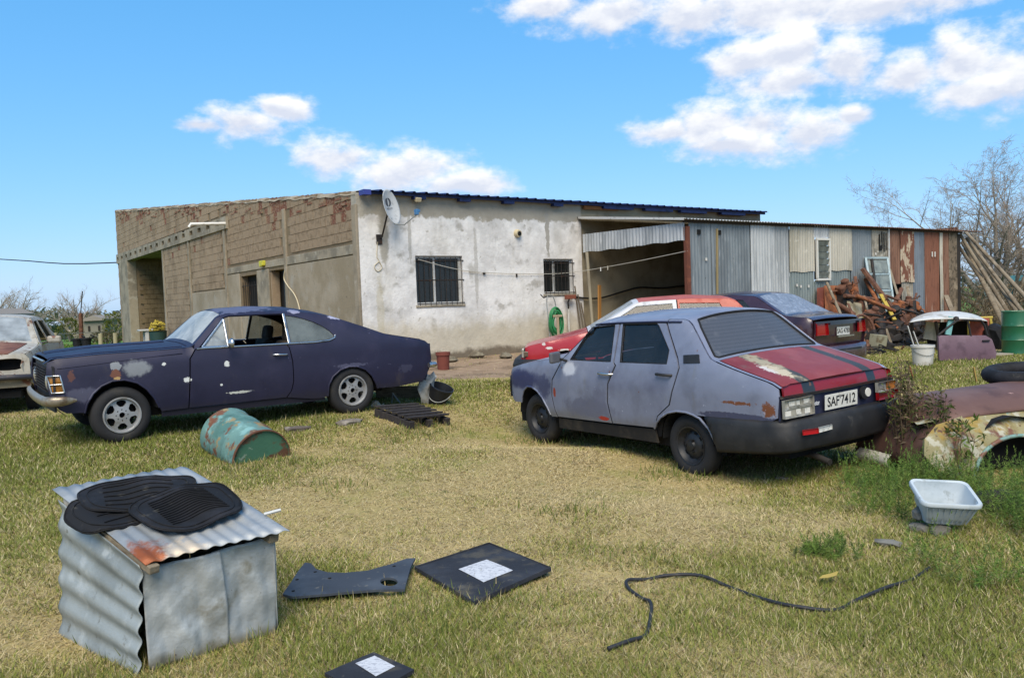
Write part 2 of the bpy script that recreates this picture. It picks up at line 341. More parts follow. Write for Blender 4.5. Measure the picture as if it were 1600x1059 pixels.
# bare earth along the house and in front of the shed
M_dirt = pmat('bare earth', '8c7660', [('n', '6e5c48', 2, .45, .65), ('n', 'a08c74', 6, .55, .7)], rough=.97, bump=.6, bscale=20, var=.2)
DIRT = []
_w = random.Random(3)
for k in range(29):
    t = k / 28; x = -1.2 + 15.5 * t
    a = MH @ Vector((x, .1 if x < 5.9 else -3.0, 0)); b = MH @ Vector((x, -3.1 - .5 * math.sin(x * 1.3) - _w.uniform(0, .5) - (1.2 if x > 5.5 else 0), 0)); DIRT.append((a, b))
mbd = MB(); mbd.grid(lambda u, v: (lambda p: (p.x, p.y, gzf(p.x, p.y) + .008 - .03 * max(0, (v - .85) / .15)))(DIRT[round(u * 28)][0].lerp(DIRT[round(u * 28)][1], v)), 28, 12)
tag(mbd.build('dirt_path', M_dirt, smooth=180), kind='structure')
DIRT_POLY = [(a.x, a.y) for a, b in DIRT] + [(b.x, b.y) for a, b in DIRT[::-1]]

# ---------------------------------------------------------------- house
M_block = pmat('clay block', '94816a', [('n', '806e58', 1.4, .45, .65), ('n', '9c8a72', 5, .56, .74), ('n', '6b5a48', 17, .6, .75)], rough=.95, bump=.7, bscale=40, rnd=True, var=.2)
M_blockj = pmat('clay block far', '94816a', [('n', '806e58', 1.4, .45, .65), ('n', '9c8a72', 5, .56, .74)], rough=.95, bump=.7, bscale=40, var=.25, vscale=3)
M_red = pmat('broken red brick', '80523f', [('n', '6b4334', 6, .4, .6), ('n', '927d66', 4, .46, .62)], rough=.95, bump=.9, bscale=50, rnd=True, var=.25)
M_mortar = pmat('old mortar', '75664f', [('n', '7a6b58', 3, .45, .65)], rough=.97, bump=.6, var=.25)
M_cem = pmat('grey cement', '958b79', [('n', '777062', 1.6, .42, .62), ('n', '9b9587', 5, .55, .7), ('n', '5f594c', 9, .62, .74)], rough=.95, bump=.5, bscale=25, var=.18)
M_plaster = pmat('brown plaster', '988d7b', [('n', '877b66', .9, .42, .62), ('n', '989184', 2.2, .54, .7), ('n', 'a39c90', 1.2, .6, .7, (1, 1, .4)), ('n', '6c6252', 12, .6, .75)], rough=.95, bump=.35, bscale=30, var=.15)
M_white = pmat('blotchy white render', 'dad7d3', [('n', 'c4c1bd', 1.3, .42, .64), ('n', 'd6d4d0', 3.2, .52, .66), ('n', '98948b', 2.1, .56, .68, {'o': .75}), ('n', '8d887d', 7, .62, .72, {'o': .7}), ('s', '9a9487', 'Z', 2.98, 9, .03, .22), ('n', 'a8a294', 2.0, .5, .7, (1, 1, .25), {'o': .35}), ('s', 'b3a993', 'Z', -1, .75, .25, .3, {'o': .8}), ('s', '6e6455', 'Z', -1, .16, .06, .16),
            ('b', '9b968b', (.55, 0, 2.55), (.12, 1, .6), .5), ('b', '97938a', (4.75, 0, 2.75), (.06, 1, .55), .6), ('b', 'aea58c', (.42, 0, 1.0), (.075, 1, .9), .6, {'o': .55}), ('b', '9f9b92', (2.75, 0, 1.9), (.05, 1, .9), .5, {'o': .6}), ('b', '9f9b92', (1.15, 0, 2.6), (.04, 1, .6), .5, {'o': .7})],
            rough=.92, bump=.7, bscale=9, var=.3, vscale=3.2)
M_tan = pmat('tan wall', '9a8f78', [('n', '857a64', 1.5, .45, .65)], rough=.95, bump=.4, var=.2)
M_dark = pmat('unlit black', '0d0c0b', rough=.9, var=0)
M_blue = pmat('navy roof sheet', '2c3560', [('n', '1c2340', 5, .5, .7)], rough=.45, metal=.3, var=.15)
M_wfr = pmat('white aluminium', 'b9b9b6', [('n', '8d8a84', 9, .55, .7)], rough=.5, var=.15)
M_pane = glass('window pane', (.3, .3, .3), trans=.12, dirt=.03)
M_iron = pmat('dark iron', '2c2826', [('n', '4c3426', 12, .55, .7)], rough=.7, metal=.4)
M_curt = pmat('curtain', '3a2c2e', [('w', '241a1c', 'X', .13, .5)], rough=.95)
M_post = pmat('stained concrete', '918674', [('n', '7f7564', 2, .42, .62), ('n', '9d9383', 5, .55, .7)], rough=.95, bump=.5, var=.2)
house = thing('house', 'unfinished clay block house with patchy white front wall and navy metal roof edge', 'house', HOUSE, YAW)
ztop = lambda y: 3.44 + .0985 * y
W1 = [(1.26, 1.16), (2.40, 1.16), (2.40, 2.18), (1.26, 2.18)]; W2 = [(4.60, 1.31), (5.50, 1.31), (5.50, 2.12), (4.60, 2.12)]
panel('front_wall', [(-.02, -.4), (5.78, -.4), (5.78, 3.42), (-.02, 3.42)], [W1, W2], lambda x, z: (x, -.014 + .006 * math.sin(x * 3) * math.sin(z * 2.3), z), M_white, house, res=.16, flange=.22, fdir=(0, 1, 0))
panel('covered_wall', [(5.78, -.4), (12.6, -.4), (12.6, 3.42), (5.78, 3.42)], [], lambda x, z: (x, .03, z), M_tan, house, res=.5, flange=.2, fdir=(0, 1, 0))
def window(W, n, bars):
    (x0, z0), (x1, _), (_, z1), _ = W; w = MB(); fy = .10
    for a, b in (((x0, z0 + .025), (x1, z0 + .025)), ((x0, z1 - .025), (x1, z1 - .025)), ((x0 + .025, z0 + .05), (x0 + .025, z1 - .05)), ((x1 - .025, z0 + .05), (x1 - .025, z1 - .05)), (((x0 + x1) / 2 - .08, z0 + .05), ((x0 + x1) / 2 - .08, z1 - .05))):
        w.bar((a[0], fy, a[1]), (b[0], fy, b[1]), .05, .05)
    fr = w.build('window', M_wfr, house, bevel=.004); xm = (x0 + x1) / 2 - .08
    for a, b in ((x0 + .05, xm - .025), (xm + .025, x1 - .05)):
        MB().box(((a + b) / 2, fy + .01, (z0 + z1) / 2), (b - a, .006, z1 - z0 - .1)).build('pane', M_pane, fr)
    MB().grid(lambda u, v: (x0 + u * (x1 - x0), fy + .09 + .02 * math.sin(u * 60), z0 + v * (z1 - z0)), 60, 1).build('curtain', M_curt, fr, smooth=180)
    g = MB()
    for k in range(bars): x = x0 + (k + .5) / bars * (x1 - x0 + .02); g.tube([(x, -.03, z0 - .03), (x, -.03, z1 - .03)], .007, 6)
    for z in (z0 + .02, z1 - .1, (z0 + z1) / 2): g.bar((x0, -.03, z), (x1 + .02, -.03, z), .006, .022)
    g.build('window_bars', M_iron, fr)
    MB().box(((x0 + x1) / 2, .015, z0 - .03), (x1 - x0 + .06, .10, .055)).build('sill', M_cem, fr, bevel=.01)
window(W1, 'w1', 9); window(W2, 'w2', 8)
# side wall of clay blocks: mortar core, openings, then blocks, posts and beams proud of it
core = [(.03, -.4), (4.19, -.4), (4.19, 2.15), (5.24, 2.15), (5.24, -.4), (16.55, -.4), (16.55, 3.56), (22.9, 3.56), (22.9, -.4), (25.3, -.4), (25.3, ztop(25.3) - .05), (.03, ztop(0) - .05)]
WB = [(6.25, 1.2), (7.53, 1.2), (7.53, 2.12), (6.25, 2.12)]
panel('side_wall', core, [WB], lambda y, z: (0, y, z), M_mortar, house, res=.7, flange=.3, flip=True)
skip = [(4.05, 5.38, -1, 2.3), (6.05, 7.7, 1, 2.3), (16.4, 24.75, -1, 3.56), (-1, 9.0, -1, 2.42), (8.45, 25.4, 3.5, 3.9), (8.95, 12.75, -1, 1.85), (-.1, .2, -1, 9), (3.9, 4.1, -1, 3.4), (8.75, 8.96, -1, 3.5), (12.76, 12.96, -1, 3.5), (16.4, 16.6, -1, 3.5)]
bme = []
for mi, mm in enumerate((M_block, M_red)):
    b = MB().box((0, 0, 0), (.02, 1, 1)); o = b.build('block', mm); bme.append(o.data); bpy.data.objects.remove(o)
far = MB(); farr = MB(); nblk = 0; CH = .207; BL = .265; rb = random.Random(8)
for i in range(0, 31):
    z0 = i * CH; y = .2 - (BL / 2 if i % 2 else 0)
    while y < 25.2:
        y0, y1 = max(y, .2) + .004, min(y + BL, 25.28) - .004; y += BL; z1 = z0 + CH
        if y1 - y0 < .06: continue
        tp = ztop((y0 + y1) / 2)
        if z0 + .1 > tp: continue
        if z1 > tp: z1 = tp
        if any(a < y1 and b > y0 and c < z1 - .03 and d > z0 + .03 for a, b, c, d in skip): continue
        red = (z1 > tp - .46) and rb.random() < .26 + .25 * math.sin(y0 * 1.7) or rb.random() < .012
        miss = red and rb.random() < .12
        if miss: continue
        dx = -.004 - rb.uniform(0, .006) + (.012 if red else 0); zz0 = z0 + .008 + rb.uniform(-.003, .003); zz1 = z1 - .002
        if y0 < 9.4 and nblk < 296:
            o = link('block', bme[1 if red else 0], house, (dx, (y0 + y1) / 2, (zz0 + zz1) / 2), (0, 0, rb.uniform(-.012, .012)), (1, y1 - y0, zz1 - zz0)); nblk += 1
        else: (farr if red else far).box((dx, (y0 + y1) / 2, (zz0 + zz1) / 2), (.02, y1 - y0, zz1 - zz0))
tag(far.build('far_block', M_blockj, house), kind='stuff'); tag(farr.build('far_red_brick', M_red, house), kind='stuff')
# courses of thin red brick showing under the coping
rbk = MB()
for k in range(150):
    y = rb.uniform(.3, 25); 
    if math.sin(y * 1.1) + rb.uniform(-.8, .8) < .1: continue
    z = ztop(y) - .08 - .055 * rb.randint(0, 5); rbk.box((-.012, y, z), (.03, rb.uniform(.15, .4), .045), (rb.uniform(-.02, .02), 0, 0))
tag(rbk.build('thin_red_brick', M_red, house), kind='stuff')
cp = MB(); cp.grid(lambda u, v: (.14 - .19 * math.cos(v * math.pi) * 1.0 if 0 < v < 1 else (-.03 if v == 0 else .3), 25.35 * u, ztop(25.35 * u) - .06 + .075 * math.sin(v * math.pi) + .012 * math.sin(u * 91) + .012 * math.sin(u * 230 + 1) + (.0 if 0 < v < 1 else -.02)), 160, 4)
cp.build('coping', M_cem, house, smooth=60)
for y, w, z1 in ((.08, .2, ztop(0) - .25), (4.0, .17, 3.55), (8.85, .19, 3.52), (12.86, .18, 3.52), (16.5, .2, 3.56)):
    MB().box((-.012, y, z1 / 2 - .2), (.06, w, z1 + .4)).build('concrete_post', M_post, house, bevel=.012)
MB().box((.1, 23.75, 1.58), (.36, 1.75, 3.96)).build('concrete_post', M_cem, house, bevel=.015)
MB().box((-.008, 2.05, 2.32), (.045, 3.8, .2)).build('tie_beam', M_cem, house, bevel=.012); MB().box((-.006, 6.42, 2.32), (.04, 4.64, .17)).build('tie_beam', M_cem, house, bevel=.012)
MB().box((-.004, 2.05, 1.0), (.035, 3.78, 2.4)).build('plaster_coat', M_plaster, house, bevel=.01)
MB().box((-.004, 5.72, 1.0), (.03, .9, 2.42)).build('plaster_coat', M_cem, house, bevel=.01)
MB().box((-.004, 8.2, 1.0), (.03, 1.1, 2.42)).build('plaster_coat', M_plaster, house, bevel=.01)
MB().box((-.003, 6.9, .49), (.028, 1.4, 1.4)).build('plaster_coat', M_plaster, house, bevel=.01)
MB().box((-.003, 10.85, .72), (.03, 3.75, 2.2)).build('plaster_coat', M_plaster, house, bevel=.02)
# slab edge: beam with the open ends of hollow pots
panel('slab_beam', [(8.45, 3.52), (25.32, 3.52), (25.32, 3.93), (8.45, 3.86)], [[(a, 3.66), (a + .42, 3.66), (a + .38, 3.80), (a + .04, 3.80)] for a in np.arange(9.1, 25, .98)], lambda y, z: (-.07, y, z), M_cem, house, res=.4, flange=.3, flip=True, fdir=(1, 0, 0))
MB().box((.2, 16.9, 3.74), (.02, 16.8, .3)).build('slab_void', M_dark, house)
# side window, side door
sw = MB()
for k in range(7): sw.tube([(.02, 6.32 + k * .19, 1.2), (.02, 6.32 + k * .19, 1.95)], .009, 6)
for z in (1.24, 1.85): sw.bar((.02, 6.26, z), (.02, 7.52, z), .03, .012)
wv = MB().box((.2, 6.89, 1.66), (.03, 1.26, .92)).build('side_window', M_dark, house); sw.build('window_bars', M_iron, wv)
dr = MB().box((.16, 4.42, .98), (.05, .44, 2.3)).build('side_door', pmat('black door', '15151a', [('n', '6a6a66', 10, .66, .72)], rough=.5), house)
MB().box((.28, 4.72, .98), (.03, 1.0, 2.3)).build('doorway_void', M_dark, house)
MB().box((.12, 5.19, .98), (.2, .06, 2.3)).build('door_jamb', M_block, house)
# carport bay inside the left opening
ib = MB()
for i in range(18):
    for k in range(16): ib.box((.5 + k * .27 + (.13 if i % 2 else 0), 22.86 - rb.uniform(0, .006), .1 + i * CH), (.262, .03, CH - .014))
tag(ib.build('bay_block', pmat('shaded clay block', '77674f', [('n', '66573f', 2, .45, .62)], rough=.95, bump=.5, var=.25), house), kind='stuff')  # darker copy of the clay block: the bay's shade is put into the colour
MB().box((2.6, 22.95, 1.6), (5, .12, 4)).build('bay_end_wall', M_mortar, house); MB().box((5.0, 19.8, 1.6), (.2, 6.4, 4)).build('bay_back_wall', M_mortar, house); MB().box((2.6, 16.4, 1.6), (4.6, .2, 4)).build('bay_near_wall', M_mortar, house); MB().box((2.5, 19.8, 3.66), (4.9, 6.3, .1)).build('bay_ceiling', M_cem, house)
# body of the house behind the walls and the metal roof
MB().box((6.4, 25.2, 2.4), (12.4, .2, 5.6)).build('back_wall', M_tan, house); MB().box((12.5, 12.6, 1.4), (.2, 25, 3.5)).build('end_wall', M_tan, house)
def roof_sheet(x0, x1, y0, y1, zf, mat, parent, pitch=.25, h=.03, name='roof_sheet'):
    prof = []; x = x0
    while x < x1 - 1e-4:
        for a, b in ((0, 0), (.62, 0), (.72, 1), (.88, 1), (.98, 0)):
            if x + a * pitch <= x1: prof.append((x + a * pitch, b * h))
        x += pitch
    prof.append((x1, 0)); V = [(a, y, zf(y) + b) for y in (y0, (y0 + y1) / 2, y1) for a, b in prof]; n = len(prof)
    return solid(mesh(name, V, [(j * n + i, j * n + i + 1, (j + 1) * n + i + 1, (j + 1) * n + i) for j in range(2) for i in range(n - 1)], mat, parent), .004)
for k in range(12): roof_sheet(.22 + k * 1.03, .22 + k * 1.03 + 1.05, -.26, 25, lambda y: 3.46 + .0975 * y + .003 * (k % 2), M_blue, house)
pu = MB().box((6.35, -.12, 3.42), (12.5, .05, .07)).build('eave_purlin', M_blue, house)
MB().box((.12, -.16, 3.40), (.16, .22, .10)).build('purlin_end', pmat('blue paint', '353f86', rough=.5), house)
for x in (1.35, 2.45, 3.6, 5.0, 6.9, 8.3, 9.6, 11.2): MB().box((x, -.1, 3.355), (.28 if x < 6 else 1.0, .12, .06)).build('rafter_end', M_blue, house)
MB().box((6.4, -.05, 3.34), (1.1, .06, .08)).build('rafter_end', pmat('orange timber', '8a5a34', rough=.9), house)
# small things fixed to the house
M_galv = pmat('galvanised', '8f9290', [('n', '777a79', 5, .45, .62), ('n', 'a5a7a5', 9, .55, .7)], rough=.5, metal=.35, var=.12)
M_dish = pmat('dish enamel', 'b4b5b4', [('n', '8b8c8b', 7, .56, .7)], rough=.5, var=.1)
M_ink = pmat('dark grey print', '4a4c50', rough=.7, var=0)
dish = thing('satellite_dish', 'grey satellite dish with a dark half-moon emblem on the white wall', 'satellite dish', MH @ Vector((.42, 0, 2.5)), YAW)
DM = Matrix.Translation((.18, -.34, .62)) @ __import__('mathutils').Euler((rad(78), rad(-8), rad(28))).to_matrix().to_4x4()
db = MB().lathe([(max(k / 10, .001), .075 * (k / 10) ** 2 - .075) for k in range(11)], 40); db.v = [(x * .25, y * .36, z) for x, y, z in db.v]; do = db.build('reflector', M_dish, dish, smooth=60); do.matrix_local = DM; solid(do, .008, 0)
def on_dish(pts): return [(x, y, .075 * ((x / .25) ** 2 + (y / .36) ** 2) - .075 + .009) for x, y in pts]
half = [(-.012 + .085 * math.cos(a), .11 + .085 * math.sin(a)) for a in np.linspace(math.pi / 2, 3 * math.pi / 2, 12)]
cres = [(.008 + .085 * math.cos(a), .11 + .085 * math.sin(a)) for a in np.linspace(math.pi / 2, -math.pi / 2, 12)]; cres += [(.008 + .035 * math.cos(a), .11 + .06 * math.sin(a)) for a in np.linspace(-math.pi / 2, math.pi / 2, 8)]
for nm, pl in (('emblem', half), ('emblem', cres)): o = mesh(nm, on_dish(pl), [tuple(range(len(pl)))], M_ink, dish); o.matrix_local = DM
lt = text_mesh('lettering', 'DIRECTV', .05, M_ink, dish, Matrix.Translation((0, -.02, -.058))); lt.matrix_local = DM
ar = MB().tube([(.05, -.02, .02), (.06, -.10, .05), tuple(DM @ Vector((0, -.12, -.16))), tuple(DM @ Vector((0, -.06, -.085)))], .018); ar.build('mast', M_iron, dish, smooth=60); MB().box((.03, -.02, 0), (.12, .03, .2)).build('wall_bracket', M_iron, dish)
ar = MB().tube([(.2, -.38, .28), (.3, -.6, .24), (.46, -.82, .42)], .012); ar.build('feed_arm', M_galv, dish, smooth=60)
fb = MB(); fb.box((.46, -.83, .47), (.06, .09, .11)); fb.box((.50, -.78, .5), (.12, .05, .05)); fb.build('receiver', pmat('receiver blue', '3f6f9a', rough=.5), dish, bevel=.008)
lamp = thing('wall_lamp', 'round cream bulkhead fitting set high on the white wall', 'lamp', MH @ Vector((3.88, 0, 2.69)), YAW)
LM = mat_along((0, 0, 0), (.05, -1, -.1)); MB().lathe([(0, 0), (.09, 0), (.09, .06), (.075, .10), (.0, .10)], 20, LM).build('housing', pmat('cream plastic', 'bcae8e', rough=.5), lamp, smooth=40); MB().lathe([(.0, .101), (.05, .101), (.045, .12), (0, .12)], 16, LM).build('lens', M_dark, lamp)
flood = thing('floodlight', 'small cream floodlight tucked under the navy roof edge', 'floodlight', MH @ Vector((1.3, -.06, 3.3)), YAW)
MB().box((0, -.09, .02), (.13, .1, .09), (.4, 0, 0)).build('housing', MATS['cream plastic'], flood, bevel=.012); MB().box((0, -.02, .05), (.03, .1, .03)).build('bracket', M_iron, flood)
jb = MB().box((-.05, 0, 0), (.1, .26, .13)); jb.box((-.07, .02, -.06), (.07, .15, .06)); tag(jb.build('junction_box', pmat('yellow plastic', 'b9b437', [('n', '8a8a3a', 10, .5, .7)], rough=.6), bevel=.02, loc=MH @ Vector((-.02, 5.54, 2.36)), rot=(0, 0, YAW)), 'yellow plastic junction box above the side doorway', 'junction box')
e = hit(MH, 295, 352, 1, 8.5); pp = MB().tube([(0, 8.5, 3.66), (e.x * .95, 8.5, e.z + .03), (e.x, 8.5, e.z - .06)], .045, 10)
tag(pp.build('drain_pipe', pmat('white plastic pipe', 'cfccc4', [('n', 'a8a296', 6, .55, .7)], rough=.5), loc=HOUSE, rot=(0, 0, YAW), smooth=50), 'white plastic drain pipe sticking out of the clay block wall', 'pipe')
def cable(name, label, pts, r, mat, M=None, cat='cable', n=6):
    P = [Vector(p) for p in pts]; Q = []
    for i in range(len(P) - 1):                               # Catmull-Rom
        p0, p1, p2, p3 = P[max(i - 1, 0)], P[i], P[i + 1], P[min(i + 2, len(P) - 1)]
        for k in range(n):
            t = k / n; Q.append(.5 * ((2 * p1) + (p2 - p0) * t + (2 * p0 - 5 * p1 + 4 * p2 - p3) * t * t + (3 * p1 - p0 - 3 * p2 + p3) * t ** 3))
    Q.append(P[-1]); 
    if M is not None: Q = [M @ q for q in Q]
    o0 = Q[0].copy(); return tag(MB().tube([q - o0 for q in Q], r, 6).build(name, mat, smooth=80, loc=o0), label, cat)
M_cabw = pmat('pale cable', 'b9ad92', rough=.7); M_cabk = pmat('black cable', '17171a', rough=.6)
h_ = lambda px, py: tuple(hit(MH, px, py, 0, -.05))
cable('hanging_cable', 'pale cable drooping beside the side doorway', [h_(*p) for p in ((445, 424), (444, 436), (450, 447), (460, 460), (467, 478), (476, 520))], .016, M_cabw, MH)
h_ = lambda px, py: tuple(hit(MH, px, py, 1, -.03))
cable('wall_cable', 'grey cable hanging straight down under the satellite dish', [h_(*p) for p in ((590, 378), (589, 400), (592, 408), (585, 416), (590, 424), (597, 418), (592, 408))], .008, M_cabw, MH)
for px, py, lb in ((755, 427, 'small rusty hook fixed right of the larger barred window'), (806, 430, 'thin iron peg in the white wall left of the smaller window')):
    p = hit(MH, px, py, 1, 0); tag(MB().box((0, -.03, 0), (.05, .06, .05) if px < 800 else (.02, .05, .09)).build('wall_hook', M_iron, loc=MH @ p, rot=(0, 0, YAW), bevel=.006), lb, 'hook')
for y, z, nm in ((25.3, 5.35, 'upper'), (25.3, 5.05, 'lower'), (25.3, 3.72, 'slab')):
    tag(MB().tube([(0, -.3, 0), (0, .5 if nm != 'slab' else .3, .02)], .025 if nm != 'slab' else .04, 6).build('reinforcing_bar', M_iron, loc=MH @ Vector((.1, y, z)), rot=(0, 0, YAW)), {'upper': 'topmost iron bar sticking out of the far corner of the house', 'lower': 'second iron bar below the top at the far house corner', 'slab': 'short iron stub at slab beam level of the far corner'}[nm], 'iron bar')

# ---------------------------------------------------------------- lean-to shed of corrugated iron
def tin(name, base, layers, **k): return pmat(name, base, layers, **{**dict(rough=.62, metal=.25, bump=.15, bscale=30, var=.18, vscale=4), **k})
RU = '6e4a38'
T_dark = tin('tin dull grey', '7d8488', [('n', '6a7074', 1.5, .42, .62, (1, 1, .3)), ('n', '919799', 4, .55, .7, (3, 3, .4)), ('n', '4d4a48', 10, .66, .72)])
T_lite = tin('tin bright', 'aeb1b2', [('n', '8f9395', 2, .45, .65, (2, 2, .2)), ('n', 'bfc1c1', 6, .55, .7, (3, 3, .3))])
T_cream = tin('tin cream', 'b2ada0', [('n', '9c9788', 2, .45, .65, (2, 2, .3)), ('n', 'bdb8ac', 5, .55, .7)])
T_green = tin('tin green grey', '7f8886', [('n', '6e7674', 2, .45, .65, (2, 2, .3)), ('n', 'a9adab', 16, .69, .72)])
T_mot = tin('tin mottled cream', '9c9486', [('n', '7a7468', 3, .45, .6), ('n', 'b5afa2', 6, .52, .7)])
T_rust = tin('tin rust', '6b4d3e', [('n', '7f5f4e', 2, .45, .65, (2, 2, .25)), ('n', '54382c', 5, .5, .7, (2, 2, .4))], metal=0, rough=.85)
T_rustw = tin('tin rust and white', '6a4435', [('n', 'a99a86', 4, .5, .54, (1.5, 1.5, .7))], metal=0, rough=.85)
T_pink = tin('tin red brown', '764d3c', [('n', '8d7466', 2.5, .56, .66, (3, 3, .2)), ('n', '5c3a2c', 6, .5, .7, (2, 2, .4))], metal=0, rough=.85)
T_mud = tin('tin mud', '6d6152', [('n', '4e4538', 8, .48, .6), ('n', '8a7d6a', 4, .54, .68)], metal=0, rough=.9, bump=.6)
T_blue = tin('tin blue grey', '757d86', [('n', '656c74', 2, .45, .65, (2, 2, .3)), ('n', '6a4c3e', 3, .6, .72, (2, 2, .3))])
shed = thing('shed', 'patchwork lean-to shed of grey, cream and rusty corrugated iron sheets', 'shed', SHED, YAW)
def csheet(x0, x1, z0, z1, mat, y=0, pitch=.1, amp=.014, par=None, name='corrugated_sheet', side=False, top=None, tilt=0, seed=0):
    n = max(4, int((x1 - x0) / pitch * 6)); V = []; rows = 5; r = random.Random(seed or int(x0 * 97 + z0 * 31))
    b = [r.uniform(-.008, .008) for _ in range(rows)]
    for j in range(rows):
        for i in range(n + 1):
            x = x0 + (x1 - x0) * i / n; d = amp * math.sin(2 * math.pi * x / pitch) + b[j]
            zt = z1 if top is None else top(x); z = z0 + (zt - z0) * j / (rows - 1); z += (.012 * math.sin(x * 9) if j == 0 else 0)
            V.append((x, y + d + tilt * (z - z0), z) if not side else (d, x, z))
    return mesh(name, V, [(j * (n + 1) + i, j * (n + 1) + i + 1, (j + 1) * (n + 1) + i + 1, (j + 1) * (n + 1) + i) for j in range(rows - 1) for i in range(n)], mat, par or shed, smooth=180)
TOP = 2.86
for i, (x0, x1, z0, z1, m, y) in enumerate([(.14, .86, -.2, TOP, T_dark, 0), (.82, 1.5, -.2, TOP, T_dark, -.012), (1.46, 2.14, -.2, TOP, T_dark, 0), (2.1, 2.84, -.2, TOP, T_lite, -.014), (2.8, 3.54, -.2, TOP, T_lite, 0), (3.5, 4.46, 1.76, TOP, T_cream, -.02), (3.46, 4.46, -.2, 1.82, T_green, .012), (4.44, 5.06, 2.56, TOP, T_lite, -.03), (4.46, 5.06, -.2, 1.56, T_green, .0),
        (5.04, 6.05, 1.78, TOP, T_cream, -.02), (5.04, 6.05, -.2, 1.84, T_green, .012), (6.0, 6.66, -.2, TOP, T_dark, -.006), (6.6, 7.0, -.2, TOP, T_dark, .012), (6.96, 7.72, 1.3, TOP, T_mot, -.006), (6.98, 7.74, -.2, 1.36, T_green, .014), (7.72, 8.36, 1.42, TOP, T_rust, -.004), (8.3, 9.0, 1.45, TOP, T_rustw, -.03), (8.42, 9.02, -.2, 1.5, T_mot, .014), (8.96, 9.6, -.2, TOP, T_blue, .0), (9.56, 10.2, -.2, TOP, T_pink, -.012), (10.16, 10.42, -.2, TOP, T_pink, .01), (10.38, 10.56, -.2, TOP, T_cream, -.006), (10.54, 10.96, -.2, TOP, T_rust, .008), (10.94, 11.4, -.2, TOP, T_mud, -.006)]):
    csheet(x0, x1, z0, z1, m, y, amp=.016 if m in (T_lite, T_cream) else .010, seed=i + 1)
MB().box((11.5, .03, 1.3), (.24, .06, 3.0)).build('corner_post', pmat('black timber', '2a2520', rough=.95, bump=.5), shed, bevel=.01)
MB().box((.06, -.01, 1.28), (.10, .10, 2.9)).build('corner_post', pmat('rusted post', '62382a', [('n', '7d4a34', 8, .5, .7)], rough=.9, bump=.4), shed, bevel=.008)
MB().box((7.72, -.035, 1.75), (.05, .03, 2.2)).build('batten', M_wfr, shed); MB().box((.95, -.03, 1.6), (.05, .02, 2.2), (0, .03, 0)).build('batten', pmat('pale batten', '8e7d58', rough=.9), shed)
for k, (x, z, w, h) in enumerate([(.42, 2.62, .1, .1), (1.05, 2.62, .13, .1), (1.2, 1.0, .1, .14), (1.55, .96, .11, .16), (7.3, 2.5, .05, .4), (7.42, 2.55, .03, .45), (7.52, 2.5, .03, .5), (7.62, 2.52, .02, .45), (7.36, 2.35, .1, .12)]):
    MB().box((x, -.024, z), (w, .012, h)).build('sheet_hole', M_dark, shed)
for x, z in ((.62, 2.05), (3.75, 1.45), (3.9, 1.42), (4.2, 1.42), (9.95, 2.2), (10.1, 2.2), (7.1, 2.2), (7.3, 1.95), (7.52, 1.97)): MB().box((x, -.03, z), (.05, .01, .06 if x < 9.5 else .14)).build('patch', pmat('white patch', 'c4c0b8', rough=.8), shed)
lw = MB()
for a, b in (((4.49, 1.57), (5.04, 1.57)), ((4.49, 2.53), (5.04, 2.53)), ((4.51, 1.6), (4.51, 2.5)), ((5.02, 1.6), (5.02, 2.5))): lw.bar((a[0], -.06, a[1]), (b[0], -.06, b[1]), .05, .05)
lo = lw.build('louvre_window', pmat('white painted wood', 'c6c4bc', rough=.7), shed, bevel=.004)
for k in range(6): MB().box((4.765, -.05, 1.68 + k * .155), (.46, .008, .15), (.35, 0, 0)).build('louvre_pane', glass('louvre glass', (.5, .55, .52), trans=.3, dirt=.45, dcol=(.38, .42, .38)), lo)
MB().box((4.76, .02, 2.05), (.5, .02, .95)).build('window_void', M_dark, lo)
RZ = lambda y: 2.86 + .115 * (y + .1)
for k in range(13):
    x0 = -.12 + k * .98
    if x0 > 12.4: break
    n = 60; V = [(x0 + .99 * i / n, y, RZ(y) + .016 + .012 * math.sin(2 * math.pi * i * .99 / n / .1)) for y in (-.16, 1.5, 3.24) for i in range(n + 1)]
    solid(mesh('roof_sheet', V, [(j * (n + 1) + i, j * (n + 1) + i + 1, (j + 1) * (n + 1) + i + 1, (j + 1) * (n + 1) + i) for j in range(2) for i in range(n)], T_rust if k > 3 else T_lite, shed, smooth=180), .003)
MB().box((5.8, -.02, 2.83), (11.7, .05, .045)).build('roof_batten', pmat('dark timber', '3a3029', rough=.95), shed); MB().bar((-.11, -.1, 2.87), (-.11, 3.2, 3.24), .03, .05).build('barge_board', M_wfr, shed)
csheet(-.02, 1.5, 2.44, 2.80, T_lite, side=True, name='valance_sheet', top=lambda x: 2.81 + .012 * x); csheet(1.44, 3.22, 2.42, 2.8, T_lite, side=True, name='valance_sheet', top=lambda x: 2.81 + .012 * x)
csheet(.06, 3.2, -.2, 3.0, T_rust, side=True, name='end_sheet', seed=77).location.x = 11.6
MB().box((5.5, 1.6, .04), (11, 3.2, .04)).build('shed_floor', M_dirt, shed)
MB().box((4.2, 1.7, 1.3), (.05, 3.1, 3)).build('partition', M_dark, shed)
for px0, px1, nm, w in ((915, 923, 'pale round pole propping the tin valance', .05),):
    a = hit(MS, 917, 394, 0, -.02); b = hit(MS, 925, 498, 0, -.02); a = MS @ a; b = MS @ b; b = b + (b - a) * .42; tag(MB().tube([(0, 0, 0), a - b], .04, 8).build('support_pole', pmat('pale pole', '8f8774', [('n', '6f6656', 5, .5, .7, (1, 1, .2))], rough=.9, bump=.3), loc=b, smooth=60), nm, 'pole')
